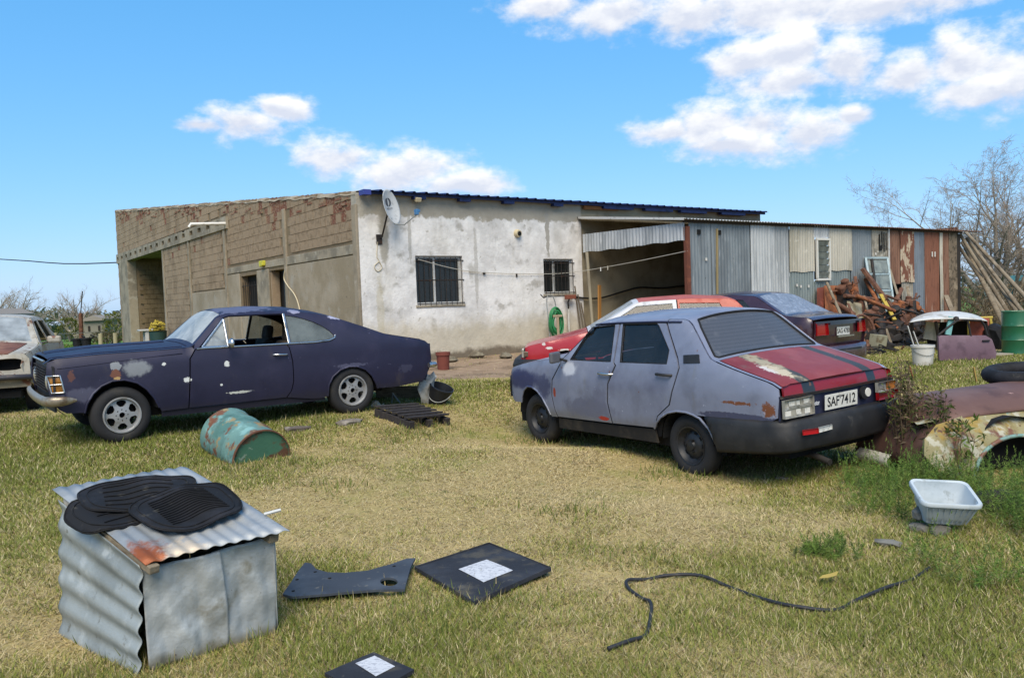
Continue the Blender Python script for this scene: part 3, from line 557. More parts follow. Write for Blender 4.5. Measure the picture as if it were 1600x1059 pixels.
b = MH @ Vector((5.98, -.35, -.02)); tag(MB().box((0, 0, .75), (.12, .03, 1.5), (0, .05, 0)).build('timber_board', pmat('orange board', 'a8783f', [('n', '8d6030', 4, .45, .65, (1, 1, .2))], rough=.85), loc=b, rot=(0, 0, YAW + .3), bevel=.004), 'orange timber board standing at the shed opening beside the pale pole', 'board')
for k in range(3):
    b = MH @ Vector((5.62 + k * .09, -.12 - .03 * k, -.02)); tag(MB().tube([(0, 0, 0), (-.1 - .03 * k, .1, 1.5 - .2 * k)], .016, 6).build('tool_handle', pmat('grey handle', '5f5548', rough=.9), loc=b, rot=(0, 0, YAW)), 'thin tool handle leaning at the right end of the white wall', 'tool', 'tool handles leaning by the shed opening')
# black hose sagging across the open bay, clothes line from the window grille to the shed post
hb = lambda px, py: MH @ hit(MH, px, py, 1, -.05)
cable('bay_hose', 'black hose sagging along the wall inside the open shed bay', [hb(*p) for p in ((898, 464), (935, 466), (975, 455), (1000, 449), (1035, 450), (1072, 446))], .022, M_cabk)
a = MH @ Vector((1.3, -.06, 2.1)); b = MH @ hit(MH, 850, 428, 1, -.06); c = MH @ hit(MH, 905, 424, 1, -.12); d = MS @ Vector((.02, -.06, 2.22))
cable('clothes_line', 'thin pale clothes line strung from the window bars to the shed post', [a, MH @ hit(MH, 735, 424, 1, -.06), b, c, c.lerp(d, .5) + Vector((0, 0, -.02)), d], .008, pmat('line', 'a7a49a', rough=.8))
for k, (t, lb) in enumerate(((.22, 'white'), (.29, 'grey'))):
    p = c.lerp(d, t) + Vector((0, 0, -.01)); tag(MB().box((0, 0, -.035), (.025, .02, .09)).build('clothes_peg', M_wfr if k == 0 else T_cream, loc=p, bevel=.004), f'{"single" if k == 0 else "double"} pale clothes peg hanging on the line before the shed bay', 'clothes peg')
# ================================================================ cars: panels cut from one body surface each
M_tyre = pmat('tyre rubber', '232325', [('n', '38352f', 4, .5, .7)], rough=.85, bump=.25, bscale=60, var=.2)
M_under = pmat('underbody black', '0b0b0c', rough=.95, var=0)
M_blackpl = pmat('black bumper plastic', '1c1c1e', [('n', '2b2a2a', 3, .45, .65), ('n', '3d3b38', 9, .6, .75)], rough=.6, var=.15)
M_chrome = pmat('chrome', 'b8b8b8', [('n', '8f8a84', 9, .55, .7)], rough=.25, metal=.9, var=.1)
M_chrome_r = pmat('tarnished chrome', '9a9080', [('n', '6b5a48', 6, .5, .68), ('n', '8a5a3a', 10, .62, .72)], rough=.4, metal=.6, var=.2)
M_seat = pmat('seat cloth', '3a332c', [('n', '4a4238', 6, .5, .7)], rough=.95)
M_clear = glass('car glass', (.8, .84, .82), trans=.92, dirt=.10); M_smoke = glass('car glass smoked', (.50, .53, .52), trans=.9, dirt=.03)
M_haze = glass('dusty windscreen', (.75, .8, .8), trans=.9, dirt=.52, dcol=(.42, .46, .48)); M_haze2 = glass('dusty side glass', (.55, .6, .58), trans=.9, dirt=.36, dcol=(.30, .34, .33))
M_filmg = pmat('grey window film', '4a4b50', [('w', '434448', 'Z', .03, .35), ('n', '6a6a6c', 3, .55, .75)], rough=.28, var=.08, spec=.5)
M_rubber = pmat('black rubber seal', '141415', rough=.8, var=0)
M_plate = pmat('plate white', 'c9c7bf', [('n', 'a8a59a', 12, .58, .72)], rough=.5, var=.1); M_pltx = pmat('plate ink', '1b1b20', rough=.6, var=0)
def smooth_interp(pts, sig=.018):
    p = sorted(pts); x = np.array([a for a, _ in p]); z = np.array([b for _, b in p]); k = np.linspace(-2, 2, 9); w = np.exp(-k * k / 2); w /= w.sum()
    return lambda q: float((np.interp(q + k * sig, x, z) * w).sum())
def inset(poly, d):
    P = np.array(poly, float); n = len(P); A = .5 * sum(P[i][0] * P[(i + 1) % n][1] - P[(i + 1) % n][0] * P[i][1] for i in range(n)); s = 1 if A > 0 else -1; o = []
    for i in range(n):
        e0 = P[i] - P[i - 1]; e1 = P[(i + 1) % n] - P[i]; e0 = e0 / (np.linalg.norm(e0) + 1e-9); e1 = e1 / (np.linalg.norm(e1) + 1e-9)
        nn = np.array([-e0[1] - e1[1], e0[0] + e1[0]]); l = np.linalg.norm(nn)
        o.append(tuple(P[i] + s * nn / (l + 1e-9) * d * min(2, 2 / max(l, .5))))
    return o
class Body:
    def __init__(s, root, W, zt, crown, fil=.04, mir=(1, -1)):
        s.root = root; s.W0 = W; s.zt = smooth_interp(zt); s.crown = smooth_interp(crown, .05); s.fil = fil; s.mir = mir
    def W(s, x, z):
        w = s.W0(x, z); t = s.zt(x); r = s.fil; q = min(max(z - (t - r), 0), r) / r
        return w - r * .8 * (1 - math.sqrt(max(0, 1 - q * q)))
    def top(s, x, t, off=0):
        y = t * s.W(x, s.zt(x)); return (x, y, s.zt(x) + s.crown(x) * (1 - abs(t) ** 2.3) + off)
    def side(s, name, outer, holes, mat, gap=.004, res=.07, sides=None, off=0, flange=.018, smooth=40):
        r = []
        A = sum(outer[i][0] * outer[(i + 1) % len(outer)][1] - outer[(i + 1) % len(outer)][0] * outer[i][1] for i in range(len(outer)))
        for sd in (sides or s.mir):
            # CCW in (x, z) seen from -y: outward normal is -y, so the left side (+y) is flipped
            r.append(panel(name, inset(outer, gap) if gap else outer, holes, lambda x, z, sd=sd: (x, sd * (s.W(x, z) + off), z), mat, s.root, res=res, flange=flange, flip=(sd > 0), smooth=smooth))
        return r
    def topp(s, name, outer, holes, mat, gap=.004, res=.07, off=0, flange=.015, parent=None, smooth=40):
        sc = .7                                                        # second coordinate in metres-like units
        f = lambda x, v: s.top(x, v / sc, off)
        return panel(name, inset([(a, b * sc) for a, b in outer], gap) if gap else [(a, b * sc) for a, b in outer], [[(a, b * sc) for a, b in h] for h in holes], f, mat, parent or s.root, res=res, flange=flange, smooth=smooth)
    def edge(s, x0, x1, n=8, dz=0): return [(x0 + (x1 - x0) * k / n, s.zt(x0 + (x1 - x0) * k / n) + dz) for k in range(n + 1)]
    def strip(s, name, pts, r, mat, off=.0, sides=None, n=6, parent=None):
        for sd in (sides or s.mir):
            L = dens_loop(pts, .06)[:-max(1, int(math.ceil(np.linalg.norm(np.array(pts[-1]) - np.array(pts[0])) / .06)))] + [np.array(pts[-1])]
            MB().tube([(x, sd * (s.W(x, z) + off), z) for x, z in L], r, n).build(name, mat, parent or s.root, smooth=80)
def arc(cx, cz, r, a0, a1, n=10, rz=None):
    return [(cx + r * math.cos(rad(a0 + (a1 - a0) * k / n)), cz + (rz or r) * math.sin(rad(a0 + (a1 - a0) * k / n))) for k in range(n + 1)]
def wheel(root, x, yo, sd, hz, Rt, rr, w, style, mrim, ground=0.0, turn=0):
    M = Matrix.Translation((x, sd * (yo - w / 2), hz)) @ Matrix.Rotation(turn, 4, 'Z') @ Matrix.Rotation(rad(-90 * sd), 4, 'X')
    h = w / 2; mb = MB().lathe([(rr - .01, -h + .02), (rr + .01, -h), (Rt - .06, -h - .006), (Rt - .02, -h + .012), (Rt - .004, -h + .035), (Rt, -h * .3), (Rt, h * .3), (Rt - .004, h - .035), (Rt - .02, h - .012), (Rt - .06, h + .006), (rr + .03, h + .002), (rr + .008, h - .004), (rr - .01, h - .02)], 44, M)
    V = []
    for v in mb.v:
        z = v[2]; y = v[1]
        if z < ground + .05: k = (ground + .05 - z) / .1; y += (y - sd * (yo - h)) * .25 * min(k, 1); z = max(z, ground)
        V.append((v[0], y, z))
    t = mesh('wheel', V, mb.f, M_tyre, root, smooth=50)
    if style == 'steel':
        b = MB().lathe([(rr, -h + .02), (rr, h - .004), (rr - .012, h - .008), (rr - .022, h - .03), (rr - .05, h - .055), (rr - .075, h - .04), (.085, h - .03), (.065, h - .02), (.05, h - .02), (.04, h - .005), (0, h)], 36, M).build('rim', mrim, t, smooth=40)
        nb = MB()
        for k in range(3): a = k * 2.094; nb.lathe([(.011, 0), (.011, .02), (0, .022)], 6, M @ Matrix.Translation((.058 * math.cos(a), .058 * math.sin(a), h - .022)))
        for k in range(10): a = k * .628; nb.box(((rr - .062) * math.cos(a), (rr - .062) * math.sin(a), h - .046), (.02, .035, .006), (0, 0, a), M)
        tag(nb.build('wheel_nut', M_under, b), kind='stuff')
    else:                                                         # six-spoke alloy with rounded trapezoid windows
        MB().lathe([(rr - .012, -h + .02), (rr + .004, h - .002), (rr, h + .004), (rr - .012, h + .004), (rr - .022, h - .012), (rr - .024, h - .05)], 44, M).build('rim', mrim, t, smooth=40)
        holes = []
        for k in range(6):
            a = rad(k * 60 + 30); ro, ri = rr - .034, rr * .47; da, db = rad(22), rad(15)
            holes.append([(r_ * math.cos(a + d), r_ * math.sin(a + d)) for r_, d in ((ri, -db * .55), (ri + .01, -db), (ro - .02, -da), (ro, -da * .72), (ro + .004, 0), (ro, da * .72), (ro - .02, da), (ri + .01, db), (ri, db * .55))])
        hub = [(.03 * math.cos(a), .03 * math.sin(a)) for a in np.linspace(0, 2 * math.pi, 12, endpoint=False)]
        nut = [[(.058 * math.cos(k * .785) + .008 * math.cos(a), .058 * math.sin(k * .785) + .008 * math.sin(a)) for a in np.linspace(0, 2 * math.pi, 6, endpoint=False)] for k in range(8)]
        o_ = [((rr - .02) * math.cos(a), (rr - .02) * math.sin(a)) for a in np.linspace(0, 2 * math.pi, 44, endpoint=False)]
        V3, Fc = panel('', o_, holes + [hub] + nut, lambda u, v: tuple(M @ Vector((u, v, h - .03 + .02 * (1 - (math.hypot(u, v) / rr)) ** 1.2))), None, res=.03, flange=0, build=False)
        n0 = len(V3); ax = M.to_3x3() @ Vector((0, 0, 1)); V4 = V3 + [v - np.array(ax) * .025 for v in V3]
        cnt = {(f[i], f[(i + 1) % 3]) for f in Fc for i in range(3)}; bd = [e for e in cnt if (e[1], e[0]) not in cnt]
        mesh('spokes', V4, Fc + [tuple(i + n0 for i in f[::-1]) for f in Fc] + [(a, a + n0, b + n0, b) for a, b in bd], mrim, t, smooth=35)
        MB().lathe([(0, 0), (.14, 0), (.14, .012), (0, .012)], 24, M @ Matrix.Translation((0, 0, h - .10))).build('brake_disc', M_under, t)
    return t
def wells(root, pts, W):
    for x, z, r in pts:
        for sd in (1, -1):
            M = Matrix.Translation((x, sd * (W - .30), z)) @ Matrix.Rotation(rad(-90 * sd), 4, 'X')
            MB().lathe([(.01, 0), (r, 0), (r, .27)], 20, M, math.pi if sd > 0 else 0, 2 * math.pi if sd > 0 else math.pi).build('wheel_well', M_under, root)
def seatset(root, xs_, zc=.38, wy=.36, rear=None, hs=.9):
    for x in xs_:
        for sd in (1, -1):
            b = MB().box((x, sd * wy, zc), (.5, .46, .16)); b.box((x - .27, sd * wy, zc + .30), (.14, .44, .62), (0, -.28, 0)); b.box((x - .38, sd * wy, zc + .68), (.09, .26, .2), (0, -.2, 0)); b.build('seat', M_seat, root, bevel=.05)
    if rear is not None: MB().box((rear, 0, zc), (.5, 1.1, .18)).box((rear - .3, 0, zc + .28), (.14, 1.15, .56), (0, -.35, 0)).build('seat', M_seat, root, bevel=.05)
def steering(root, x, y, z):
    M = mat_along((x, y, z), (x - .9, y, z + .5)); b = MB(); b.tube([M @ Vector((.19 * math.cos(a), .19 * math.sin(a), 0)) for a in np.linspace(0, 2 * math.pi, 25)], .014, 6); b.tube([M @ Vector((-.19, 0, 0)), M @ Vector((.19, 0, 0))], .012, 5); b.tube([M @ Vector((0, 0, -.3)), M @ Vector((0, 0, 0))], .03, 6); b.build('steering_wheel', M_rubber, root, smooth=60)
def plate(root, txt, c, w, h, yaw=math.pi, lean=0, sz=None):
    M = Matrix.Translation(c) @ Matrix.Rotation(lean, 4, 'Y') @ Matrix(((0, 0, -1, 0), (-1, 0, 0, 0), (0, 1, 0, 0), (0, 0, 0, 1)))   # faces -x, reads left to right from behind
    p = MB().box((0, 0, 0), (w, h, .004), (0, 0, 0), M).build('number_plate', M_plate, root, bevel=.003)
    text_mesh('lettering', txt, sz or h * .86, M_pltx, p, M @ Matrix.Translation((0, -h * .02, .003)) @ Matrix.Diagonal((.86, 1, 1, 1)), bold=.0012)
    return p

# ---------------------------------------------------------------- faded blue-grey saloon with red boot lid
r12 = thing('saloon_car', 'faded blue grey four door saloon with a red striped boot lid', 'car', R12['loc'], R12['rot'])
def W_r(x, z):
    w = .80
    if x > 1.9: w -= .05 * ((x - 1.9) / 1.15) ** 2
    if x > 2.93: w -= 4.5 * (x - 2.93) ** 2
    if x < -.2: w -= .05 * ((-.2 - x) / .8) ** 2
    if x < -.92: w -= 1.5 * (-.92 - x) ** 2
    if z > .76: w -= .17 * (z - .76)
    if z > .97: w -= .25 * (z - .97)
    if z < .62: w -= .16 * (.62 - z) ** 2
    return w
ZT = [(3.10, .72), (3.06, .79), (3.0, .845), (2.83, .885), (2.41, .95), (2.1, .98), (1.90, .995), (1.86, 1.02), (1.46, 1.345), (1.38, 1.37), (1.04, 1.385), (.5, 1.39), (.12, 1.385), (.05, 1.355), (-.28, 1.05), (-.36, 1.025), (-.93, .875), (-1.0, .835), (-1.04, .80)]
CR = [(3.1, .03), (2.6, .05), (1.95, .055), (1.7, .05), (1.4, .055), (1.0, .07), (.4, .07), (.05, .055), (-.3, .03), (-.7, .03), (-1.05, .02)]
Rb = Body(r12, W_r, ZT, CR, .035)
RUST = '6b3f28'
M_rp = pmat('chalky blue grey paint', '73788a', [('n', '838898', 1.3, .48, .68), ('n', '666a7a', 2.4, .5, .68), ('n', '5a5d70', 1.1, .56, .74, {'o': .85}), ('s', '5c574c', 'Z', -1, .44, .08, .12, {'o': .55}), ('n', '6b675c', 6, .58, .75, (1, 1, .35), {'o': .35}),
    ('b', '3a3e5c', (2.72, .8, .73), (.42, .6, .11), .35, 4), ('b', '454962', (2.2, .8, .67), (.14, .6, .12), .5, 5), ('b', '595c6e', (1.42, .8, .50), (.40, .6, .10), .6, 4, {'o': .8}), ('b', '5f6276', (1.2, .8, .6), (.10, .5, .12), .6, 6, {'o': .7}), ('b', '3b3e55', (-.6, .8, .585), (.42, .5, .03), .4, 5), ('n', RUST, 13, .70, .73), ('b', RUST, (-.62, .75, .70), (.16, .3, .014), .9, 16), ('b', RUST, (-.92, .75, .66), (.06, .3, .05), .8, 14), ('b', '9a2a20', (1.16, .8, .41), (.085, .3, .02), .35, 9), ('b', '8e3a24', (2.0, .8, .62), (.022, .3, .055), .3), ('b', 'c9ccd6', (1.72, .8, .89), (.12, .4, .07), .35, 5, {'o': .75}), ('n', 'a9acbd', 22, .66, .72, {'o': .6})],
    rough=.42, spec=.5, var=.12, vscale=7, coat=.15)
M_rt = pmat('faded red boot paint', '7c3431', [('n', '894744', 2, .45, .66), ('n', '6f2624', 1.4, .52, .72), ('n', '6e5044', 5, .58, .72, {'o': .7}), ('s', '36342f', 'Y', -.47, -.35, .006, .006), ('s', '3d3a34', 'Y', .33, .47, .008, .014), ('b', '9b8f74', (-.55, .40, .95), (.34, .075, .3), .75, 7), ('b', 'b8a98e', (-.78, .45, .9), (.14, .05, .3), .9, 12), ('n', '7b4a36', 9, .66, .72), ('b', 'c0b8b0', (-.72, .50, .9), (.1, .03, .3), .9, 13)], rough=.48, spec=.35, var=.15, coat=.05)
M_rt2 = pmat('deep red boot lip', '7a1218', [('s', '222426', 'Y', -.47, -.35, .006, .004), ('s', '26282a', 'Y', .33, .47, .008, .008), ('n', '6b4a34', 8, .62, .68)], rough=.35, coat=.3)
fr_arch = [(2.12, .36), (2.17, .44), (2.26, .545), (2.36, .615), (2.47, .65), (2.57, .65), (2.66, .60), (2.72, .52), (2.745, .45)]
Rb.side('front_wing', [(1.985, .345), (2.10, .34)] + fr_arch + [(2.90, .44), (3.0, .50), (3.07, .60), (3.085, .70), (3.06, .78)] + Rb.edge(3.0, 1.90, 10) + [(1.905, .93), (2.035, .76), (2.065, .58), (2.03, .42)], [], M_rp)
fd = [(1.98, .345), (2.025, .42), (2.06, .58), (2.03, .76), (1.90, .93), (1.875, .985)] + Rb.edge(1.80, 1.04, 12, -.028) + [(.985, .975), (.955, .95), (1.055, .77), (1.08, .58), (1.03, .365)]
rd = [(1.025, .365), (1.075, .58), (1.05, .77), (.95, .95), (.98, .975), (1.035, 1.357)] + Rb.edge(.98, .36, 6, -.028) + [(.30, 1.28), (.10, 1.04), (.055, .96), (.105, .81), (.175, .62), (.345, .50), (.395, .385)]
wf = [(1.72, .985), (1.52, 1.29), (1.47, 1.318), (1.11, 1.34), (1.035, .985)]; wr = [(.885, .985), (.985, 1.345), (.49, 1.35), (.45, 1.325), (.235, 1.11), (.225, .99)]
Rb.side('front_door', fd[::-1], [wf[::-1]], M_rp, gap=.009); Rb.side('rear_door', rd[::-1], [wr[::-1]], M_rp, gap=.009)
Rb.side('roof_rail', (Rb.edge(1.89, .36, 14, -.026) + Rb.edge(.36, 1.89, 14, 0)), [], M_rp, gap=0, flange=0)
ra = [(.40, .385), (.37, .44), (.30, .50), (.20, .55), (.08, .575), (-.04, .575), (-.12, .56)]
q = [(.392, .385)] + [(.345, .505), (.17, .625), (.10, .815), (.05, .962), (.095, 1.045), (.295, 1.285), (.355, 1.365)] + Rb.edge(.34, -1.0, 26) + [(-1.02, .78), (-1.0, .60), (-.95, .572), (-.18, .556), (-.12, .555), (-.04, .57), (.08, .57), (.20, .545), (.30, .495), (.37, .44)]
Rb.side('rear_wing', q[::-1], [], M_rp, gap=.004)
for pts in (fr_arch, ra + [(-.2, .535), (-.3, .45), (-.36, .33)]): Rb.strip('arch_lip', pts, .011, M_rp)
Rb.strip('door_seal', [(.052, .962), (.105, .81), (.175, .62), (.345, .50), (.395, .385)], .006, M_rubber, -.008); Rb.strip('door_seal', [(.95, .95), (1.052, .77), (1.078, .58), (1.028, .365)], .006, M_rubber, -.008); Rb.strip('door_seal', [(1.90, .93), (2.033, .76), (2.063, .58), (2.028, .42), (1.985, .345)], .006, M_rubber, -.008)
Rb.strip('gutter', [(1.44, 1.345), (1.36, 1.352), (1.04, 1.362), (.5, 1.367), (.16, 1.362)], .009, pmat('dark gutter', '272a44', rough=.6), .002)
for sd in (1, -1):
    for nm, w_, gm in (('front_side_glass', wf, M_smoke), ('rear_side_glass', wr, M_smoke)): panel(nm, inset(w_[::-1], -.006), [], lambda x, z: (x, sd * (Rb.W(x, z) - .016), z), gm, r12, res=.15, flange=0, flip=sd > 0)
for w_ in (wf, wr): Rb.strip('window_seal', w_ + [w_[0]], .007, M_rubber, -.004)
Rb.side('sill', [(2.02, .215), (2.0, .338), (1.0, .355), (.42, .375), (.40, .24)][::-1], [], pmat('dirty black sill', '1d1b1a', [('n', '3a342c', 5, .5, .7)], rough=.8), off=-.02)
vent = [(.03, 1.075), (-.155, 1.085), (-.19, 1.015), (.005, 1.005)]
Rb.side('vent', vent, [], M_blackpl, gap=0, off=.008, flange=.01, res=.05)
gl = [(1.80, -.83), (1.50, -.87), (1.50, .87), (1.80, .83)]; Rb.topp('windscreen_frame', [(1.89, -1), (1.40, -1), (1.40, 1), (1.89, 1)], [[(1.82, -.86), (1.46, -.90), (1.46, .90), (1.82, .86)][::-1]], M_rp, gap=0)
Rb.topp('windscreen', [(1.83, -.87), (1.45, -.91), (1.45, .91), (1.83, .87)], [], M_clear, gap=0, off=-.006, flange=0)
Rb.topp('roof', [(1.40, -1), (.09, -1), (.09, 1), (1.40, 1)], [], M_rp, gap=0)
rw = [(.055, -.86), (-.02, -.895), (-.28, -.93), (-.305, -.90), (-.305, .90), (-.28, .93), (-.02, .895), (.055, .86)]
Rb.topp('rear_window_frame', [(.09, -1), (-.345, -1), (-.345, 1), (.09, 1)], [rw], M_rp, gap=0, res=.05)
Rb.topp('rear_window', inset(rw, -.008), [], M_filmg, gap=0, off=-.004, flange=0, res=.05)
MB().tube([Rb.top(a, b, .004) for a, b in dens_loop([(x_, y_ * .7) for x_, y_ in rw], .05) for b in [b / .7]] + [Rb.top(*rw[0], .004)], .010, 6).build('rear_window_seal', M_rubber, r12, smooth=80)
Rb.topp('bonnet', [(3.0, -.93), (1.93, -.93), (1.93, .93), (3.0, .93)], [], M_rp, gap=.004); Rb.topp('wing_top', [(3.02, .935), (1.90, .935), (1.90, 1), (3.02, 1)], [], M_rp, gap=0, flange=0); Rb.topp('wing_top', [(3.02, -1), (1.90, -1), (1.90, -.935), (3.02, -.935)], [], M_rp, gap=0, flange=0)
Rb.topp('cowl', [(1.925, -1), (1.86, -1), (1.86, 1), (1.925, 1)], [], M_blackpl, gap=0, off=-.006)
bl = Rb.topp('boot_lid', [(-.355, -.955), (-1.0, -.955), (-1.0, .955), (-.355, .955)], [], M_rt, gap=.005, off=.004)
for s_ in (1, -1): Rb.topp('wing_top', [(-.34, s_ * .96), (-1.0, s_ * .96), (-1.0, s_), (-.34, s_)][::s_], [], M_rp, gap=0, flange=0)
BX = lambda y: -1.012 - .035 * (1 - (y / .75) ** 2)                  # rear panel plan curve
rear_f = lambda off=0, lean=.0: (lambda y, z: (BX(y) - off - lean * (z - .6), y, z))
panel('boot_lip', [(.70, .765), (-.70, .765), (-.69, .835), (-.6, .852), (.6, .852), (.69, .835)], [], lambda y, z: (BX(y) + .02 * ((z - .765) / .08) ** 2, y, z), M_rt2, bl, res=.05, flange=.02, flip=False)
M_rear = pmat('rear panel dark blue', '20233a', [('n', '34374a', 5, .5, .7)], rough=.5)
panel('rear_panel', [(.738, .575), (-.738, .575), (-.733, .772), (.733, .772)], [], rear_f(-.012), M_rear, r12, res=.08, flange=.02)
panel('boot_seal_strip', [(.73, .753), (-.73, .753), (-.73, .772), (.73, .772)], [], rear_f(.004), pmat('rusty trim', '5a5248', [('n', '6e4a34', 9, .5, .66)], rough=.6), r12, res=.1, flange=.01)
M_lens = pmat('clear lamp lens', '96938a', [('n', '77746a', 14, .5, .66), ('n', 'b9b6b0', 9, .6, .7)], rough=.12, coat=.5, spec=.6); M_lensw = pmat('lamp reflector', 'e2e0dc', [('n', 'b5b2ac', 20, .5, .62)], rough=.2, metal=.3)
tl = panel('tail_lamp', [(.728, .598), (.405, .603), (.405, .748), (.728, .742)], [], rear_f(.018), M_lens, r12, res=.07, flange=.03)
for y0, y1, z0, z1, m in ((.60, .55, .0, .0, 0),): pass
for (y0, y1, z0, z1) in ((.66, .54, .690, .725), (.50, .43, .695, .730), (.72, .64, .612, .655), (.585, .53, .615, .66), (.49, .43, .612, .655)):
    panel('reflector', [(y0, z0), (y1, z0), (y1, z1), (y0, z1)], [], rear_f(.021), M_lensw, tl, res=.1, flange=.002)
panel('lamp_divider', [(.728, .668), (.405, .672), (.405, .682), (.728, .678)], [], rear_f(.023), M_lens, tl, res=.1, flange=.006)
t2 = panel('tail_lamp', [(-.43, .665), (-.745, .665), (-.745, .742), (-.43, .748)], [], rear_f(.018), M_lens, r12, res=.07, flange=.03)
panel('amber_lens', [(-.60, .668), (-.745, .668), (-.745, .742), (-.60, .744)], [], rear_f(.021), pmat('amber lens', 'a8641c', rough=.2, coat=.5), t2, res=.1, flange=.004)
panel('red_lens', [(-.43, .598), (-.745, .598), (-.745, .662), (-.43, .662)], [], rear_f(.021), pmat('red lens', '8e1016', rough=.2, coat=.5), t2, res=.1, flange=.03)
plate(r12, "SAF'7412", (-1.066, .045, .665), .42, .125, lean=rad(-3), sz=.112)
text_mesh('badge_script', 'motor', .052, pmat('white script', 'b9b9bd', rough=.4), r12, Matrix.Translation((-1.04, .33, .672)) @ Matrix(((0, 0, -1, 0), (-1, 0, 0, 0), (0, 1, 0, 0), (0, 0, 0, 1))) @ Matrix.Diagonal((.62, 1, 1, 1)), bold=.002)
Mx = Matrix.Translation((-1.05, -.27, .685)) @ Matrix.Rotation(rad(-90), 4, 'Y'); MB().lathe([(0, 0), (.055, 0), (.055, .02), (0, .022)], 20, Mx).build('fuel_cap', M_blackpl, r12); MB().lathe([(0, .023), (.038, .023), (.036, .028), (0, .028)], 18, Mx @ Matrix.Translation((0, -.03, 0))).build('cap_sticker', M_plate, r12)
# deep wrap-round rear bumper
def bump_pt(u, off=0):                                               # plan curve from left wheel arch round the tail to the right
    L = [(-.13, .815), (-.55, .81), (-.85, .795), (-1.0, .765), (-1.075, .69), (-1.105, .4), (-1.115, 0), (-1.105, -.4), (-1.075, -.69), (-1.0, -.765), (-.85, -.795), (-.55, -.81), (-.13, -.815)]
    d = np.array(L); s_ = np.concatenate([[0], np.cumsum(np.linalg.norm(np.diff(d, axis=0), axis=1))]); s_ /= s_[-1]
    return np.interp(u, s_, d[:, 0]), np.interp(u, s_, d[:, 1])
def bump_f(u, v):
    x, y = bump_pt(u); zt_ = .562 + .012 * (x < -.9); arch = max(0, 1 - max(0, (-.13 - x)) / .26); zb = .275 + .06 * min(1, max(0, (-x - .4) / .7)); z = zb + (zt_ - zb) * v
    if x > -.42: xx = max(0, .285 ** 2 - 0) ; x = min(x, -.02 - math.sqrt(max(0, .36 ** 2 - max(0, z - .27) ** 2)) + .0) if z < .60 else x
    k = 1 - .018 * (1 - math.sin(math.pi * min(1, v * 1.15))) ; e = 1 - .03 * (v > .93)
    return (x * (1 if x > -.6 else k * e), y * k * e, z)
bmb = MB().grid(bump_f, 70, 10); bo = bmb.build('rear_bumper', M_blackpl, r12, smooth=50); solid(bo, .02, 1)
panel('bumper_reflector', [(.62, .465), (.455, .458), (.455, .498), (.62, .505)], [], lambda y, z: (-1.158 + .03 * (y / .6) ** 2, y, z), pmat('red tape', 'a3161a', rough=.4), bo, res=.1, flange=.01); panel('bumper_reflector', [(.45, .462), (.30, .47), (.30, .506), (.45, .502)], [], lambda y, z: (-1.158 + .03 * (y / .6) ** 2, y, z), pmat('white tape', 'bdbdb8', [('n', '8d8d88', 20, .55, .65)], rough=.4), bo, res=.1, flange=.01)
MB().tube([(-.6, .32, .26), (-1.02, .34, .24), (-1.16, .35, .21)], .025, 10).build('exhaust_pipe', pmat('sooty steel', '2b2724', rough=.8), r12, smooth=60)
# nose (bumper missing)
panel('front_panel', [(-.74, .50), (.74, .50), (.735, .75), (.68, .82), (-.68, .82), (-.735, .75)], [], lambda y, z: (3.03 + .05 * (1 - (y / .74) ** 2) - .06 * max(0, z - .72) / .1, y, z), M_blackpl, r12, res=.1, flange=.02)
for s_ in (1, -1): panel('head_lamp', [(s_ * .45 - .18, .60), (s_ * .45 + .18, .60), (s_ * .45 + .18, .74), (s_ * .45 - .18, .74)], [], lambda y, z: (3.05 + .05 * (1 - (y / .74) ** 2), y, z), M_lens, r12, res=.1, flange=.03)
for s_ in (1, -1):
    for x, z in ((1.10, .865), (.24, .895)):
        h_ = MB().tube([(x + .09, s_ * (Rb.W(x + .09, z) - .01), z), (x + .08, s_ * (Rb.W(x, z) + .03), z + .004), (x - .08, s_ * (Rb.W(x, z) + .032), z), (x - .10, s_ * (Rb.W(x - .1, z) - .01), z - .004)], .013, 8).build('door_handle', M_chrome if x > 1 else M_blackpl, r12, smooth=60)
mi = MB().box((1.80, .90, 1.02), (.05, .17, .12), (0, 0, .35)).build('mirror', pmat('grey mirror', '56575c', rough=.4), r12, bevel=.02); MB().tube([(1.78, .76, .97), (1.80, .84, 1.0)], .015, 6).build('mirror_stalk', M_blackpl, mi)
for s_, dx in ((.2, 0), (-.4, 0)): MB().tube([(1.90, s_, 1.045), (1.86, s_ - .2, 1.085), (1.80, s_ - .45, 1.12)], .008, 5).build('wiper', M_rubber, r12)
MB().box((1.3, 0, .26), (3.3, 1.3, .12)).box((-.62, 0, .40), (.7, 1.2, .3)).box((2.5, 0, .5), (.9, .9, .35)).build('floor_pan', M_under, r12)
MB().box((1.72, 0, .82), (.3, 1.3, .22)).build('dashboard', M_rubber, r12, bevel=.04); MB().box((-.12, 0, .93), (.5, 1.24, .02)).build('parcel_shelf', M_rubber, r12)
Rb.side('inner_trim', [(1.95, .30), (2.02, .6), (1.86, .93), (.22, .94), (.30, .5), (.38, .30)][::-1], [], M_under, gap=0, off=-.05, flange=0)
Rb.side('inner_quarter', [(.26, 1.0), (.40, 1.36), (.1, 1.36), (-.25, 1.02), (-.95, .84), (-.98, .6), (-.35, .58), (0, .62), (.2, .6)], [], M_under, gap=0, off=-.04, flange=0)
seatset(r12, [1.05], .40, .36, rear=.32); steering(r12, 1.52, .36, .88)
wells(r12, [(2.44, .33, .34), (0, .30, .32)], .80)
M_bst = pmat('black steel wheel', '1a1b1e', [('n', '2e2e31', 6, .5, .7), ('n', '6b4a30', 12, .68, .74)], rough=.5, spec=.5)
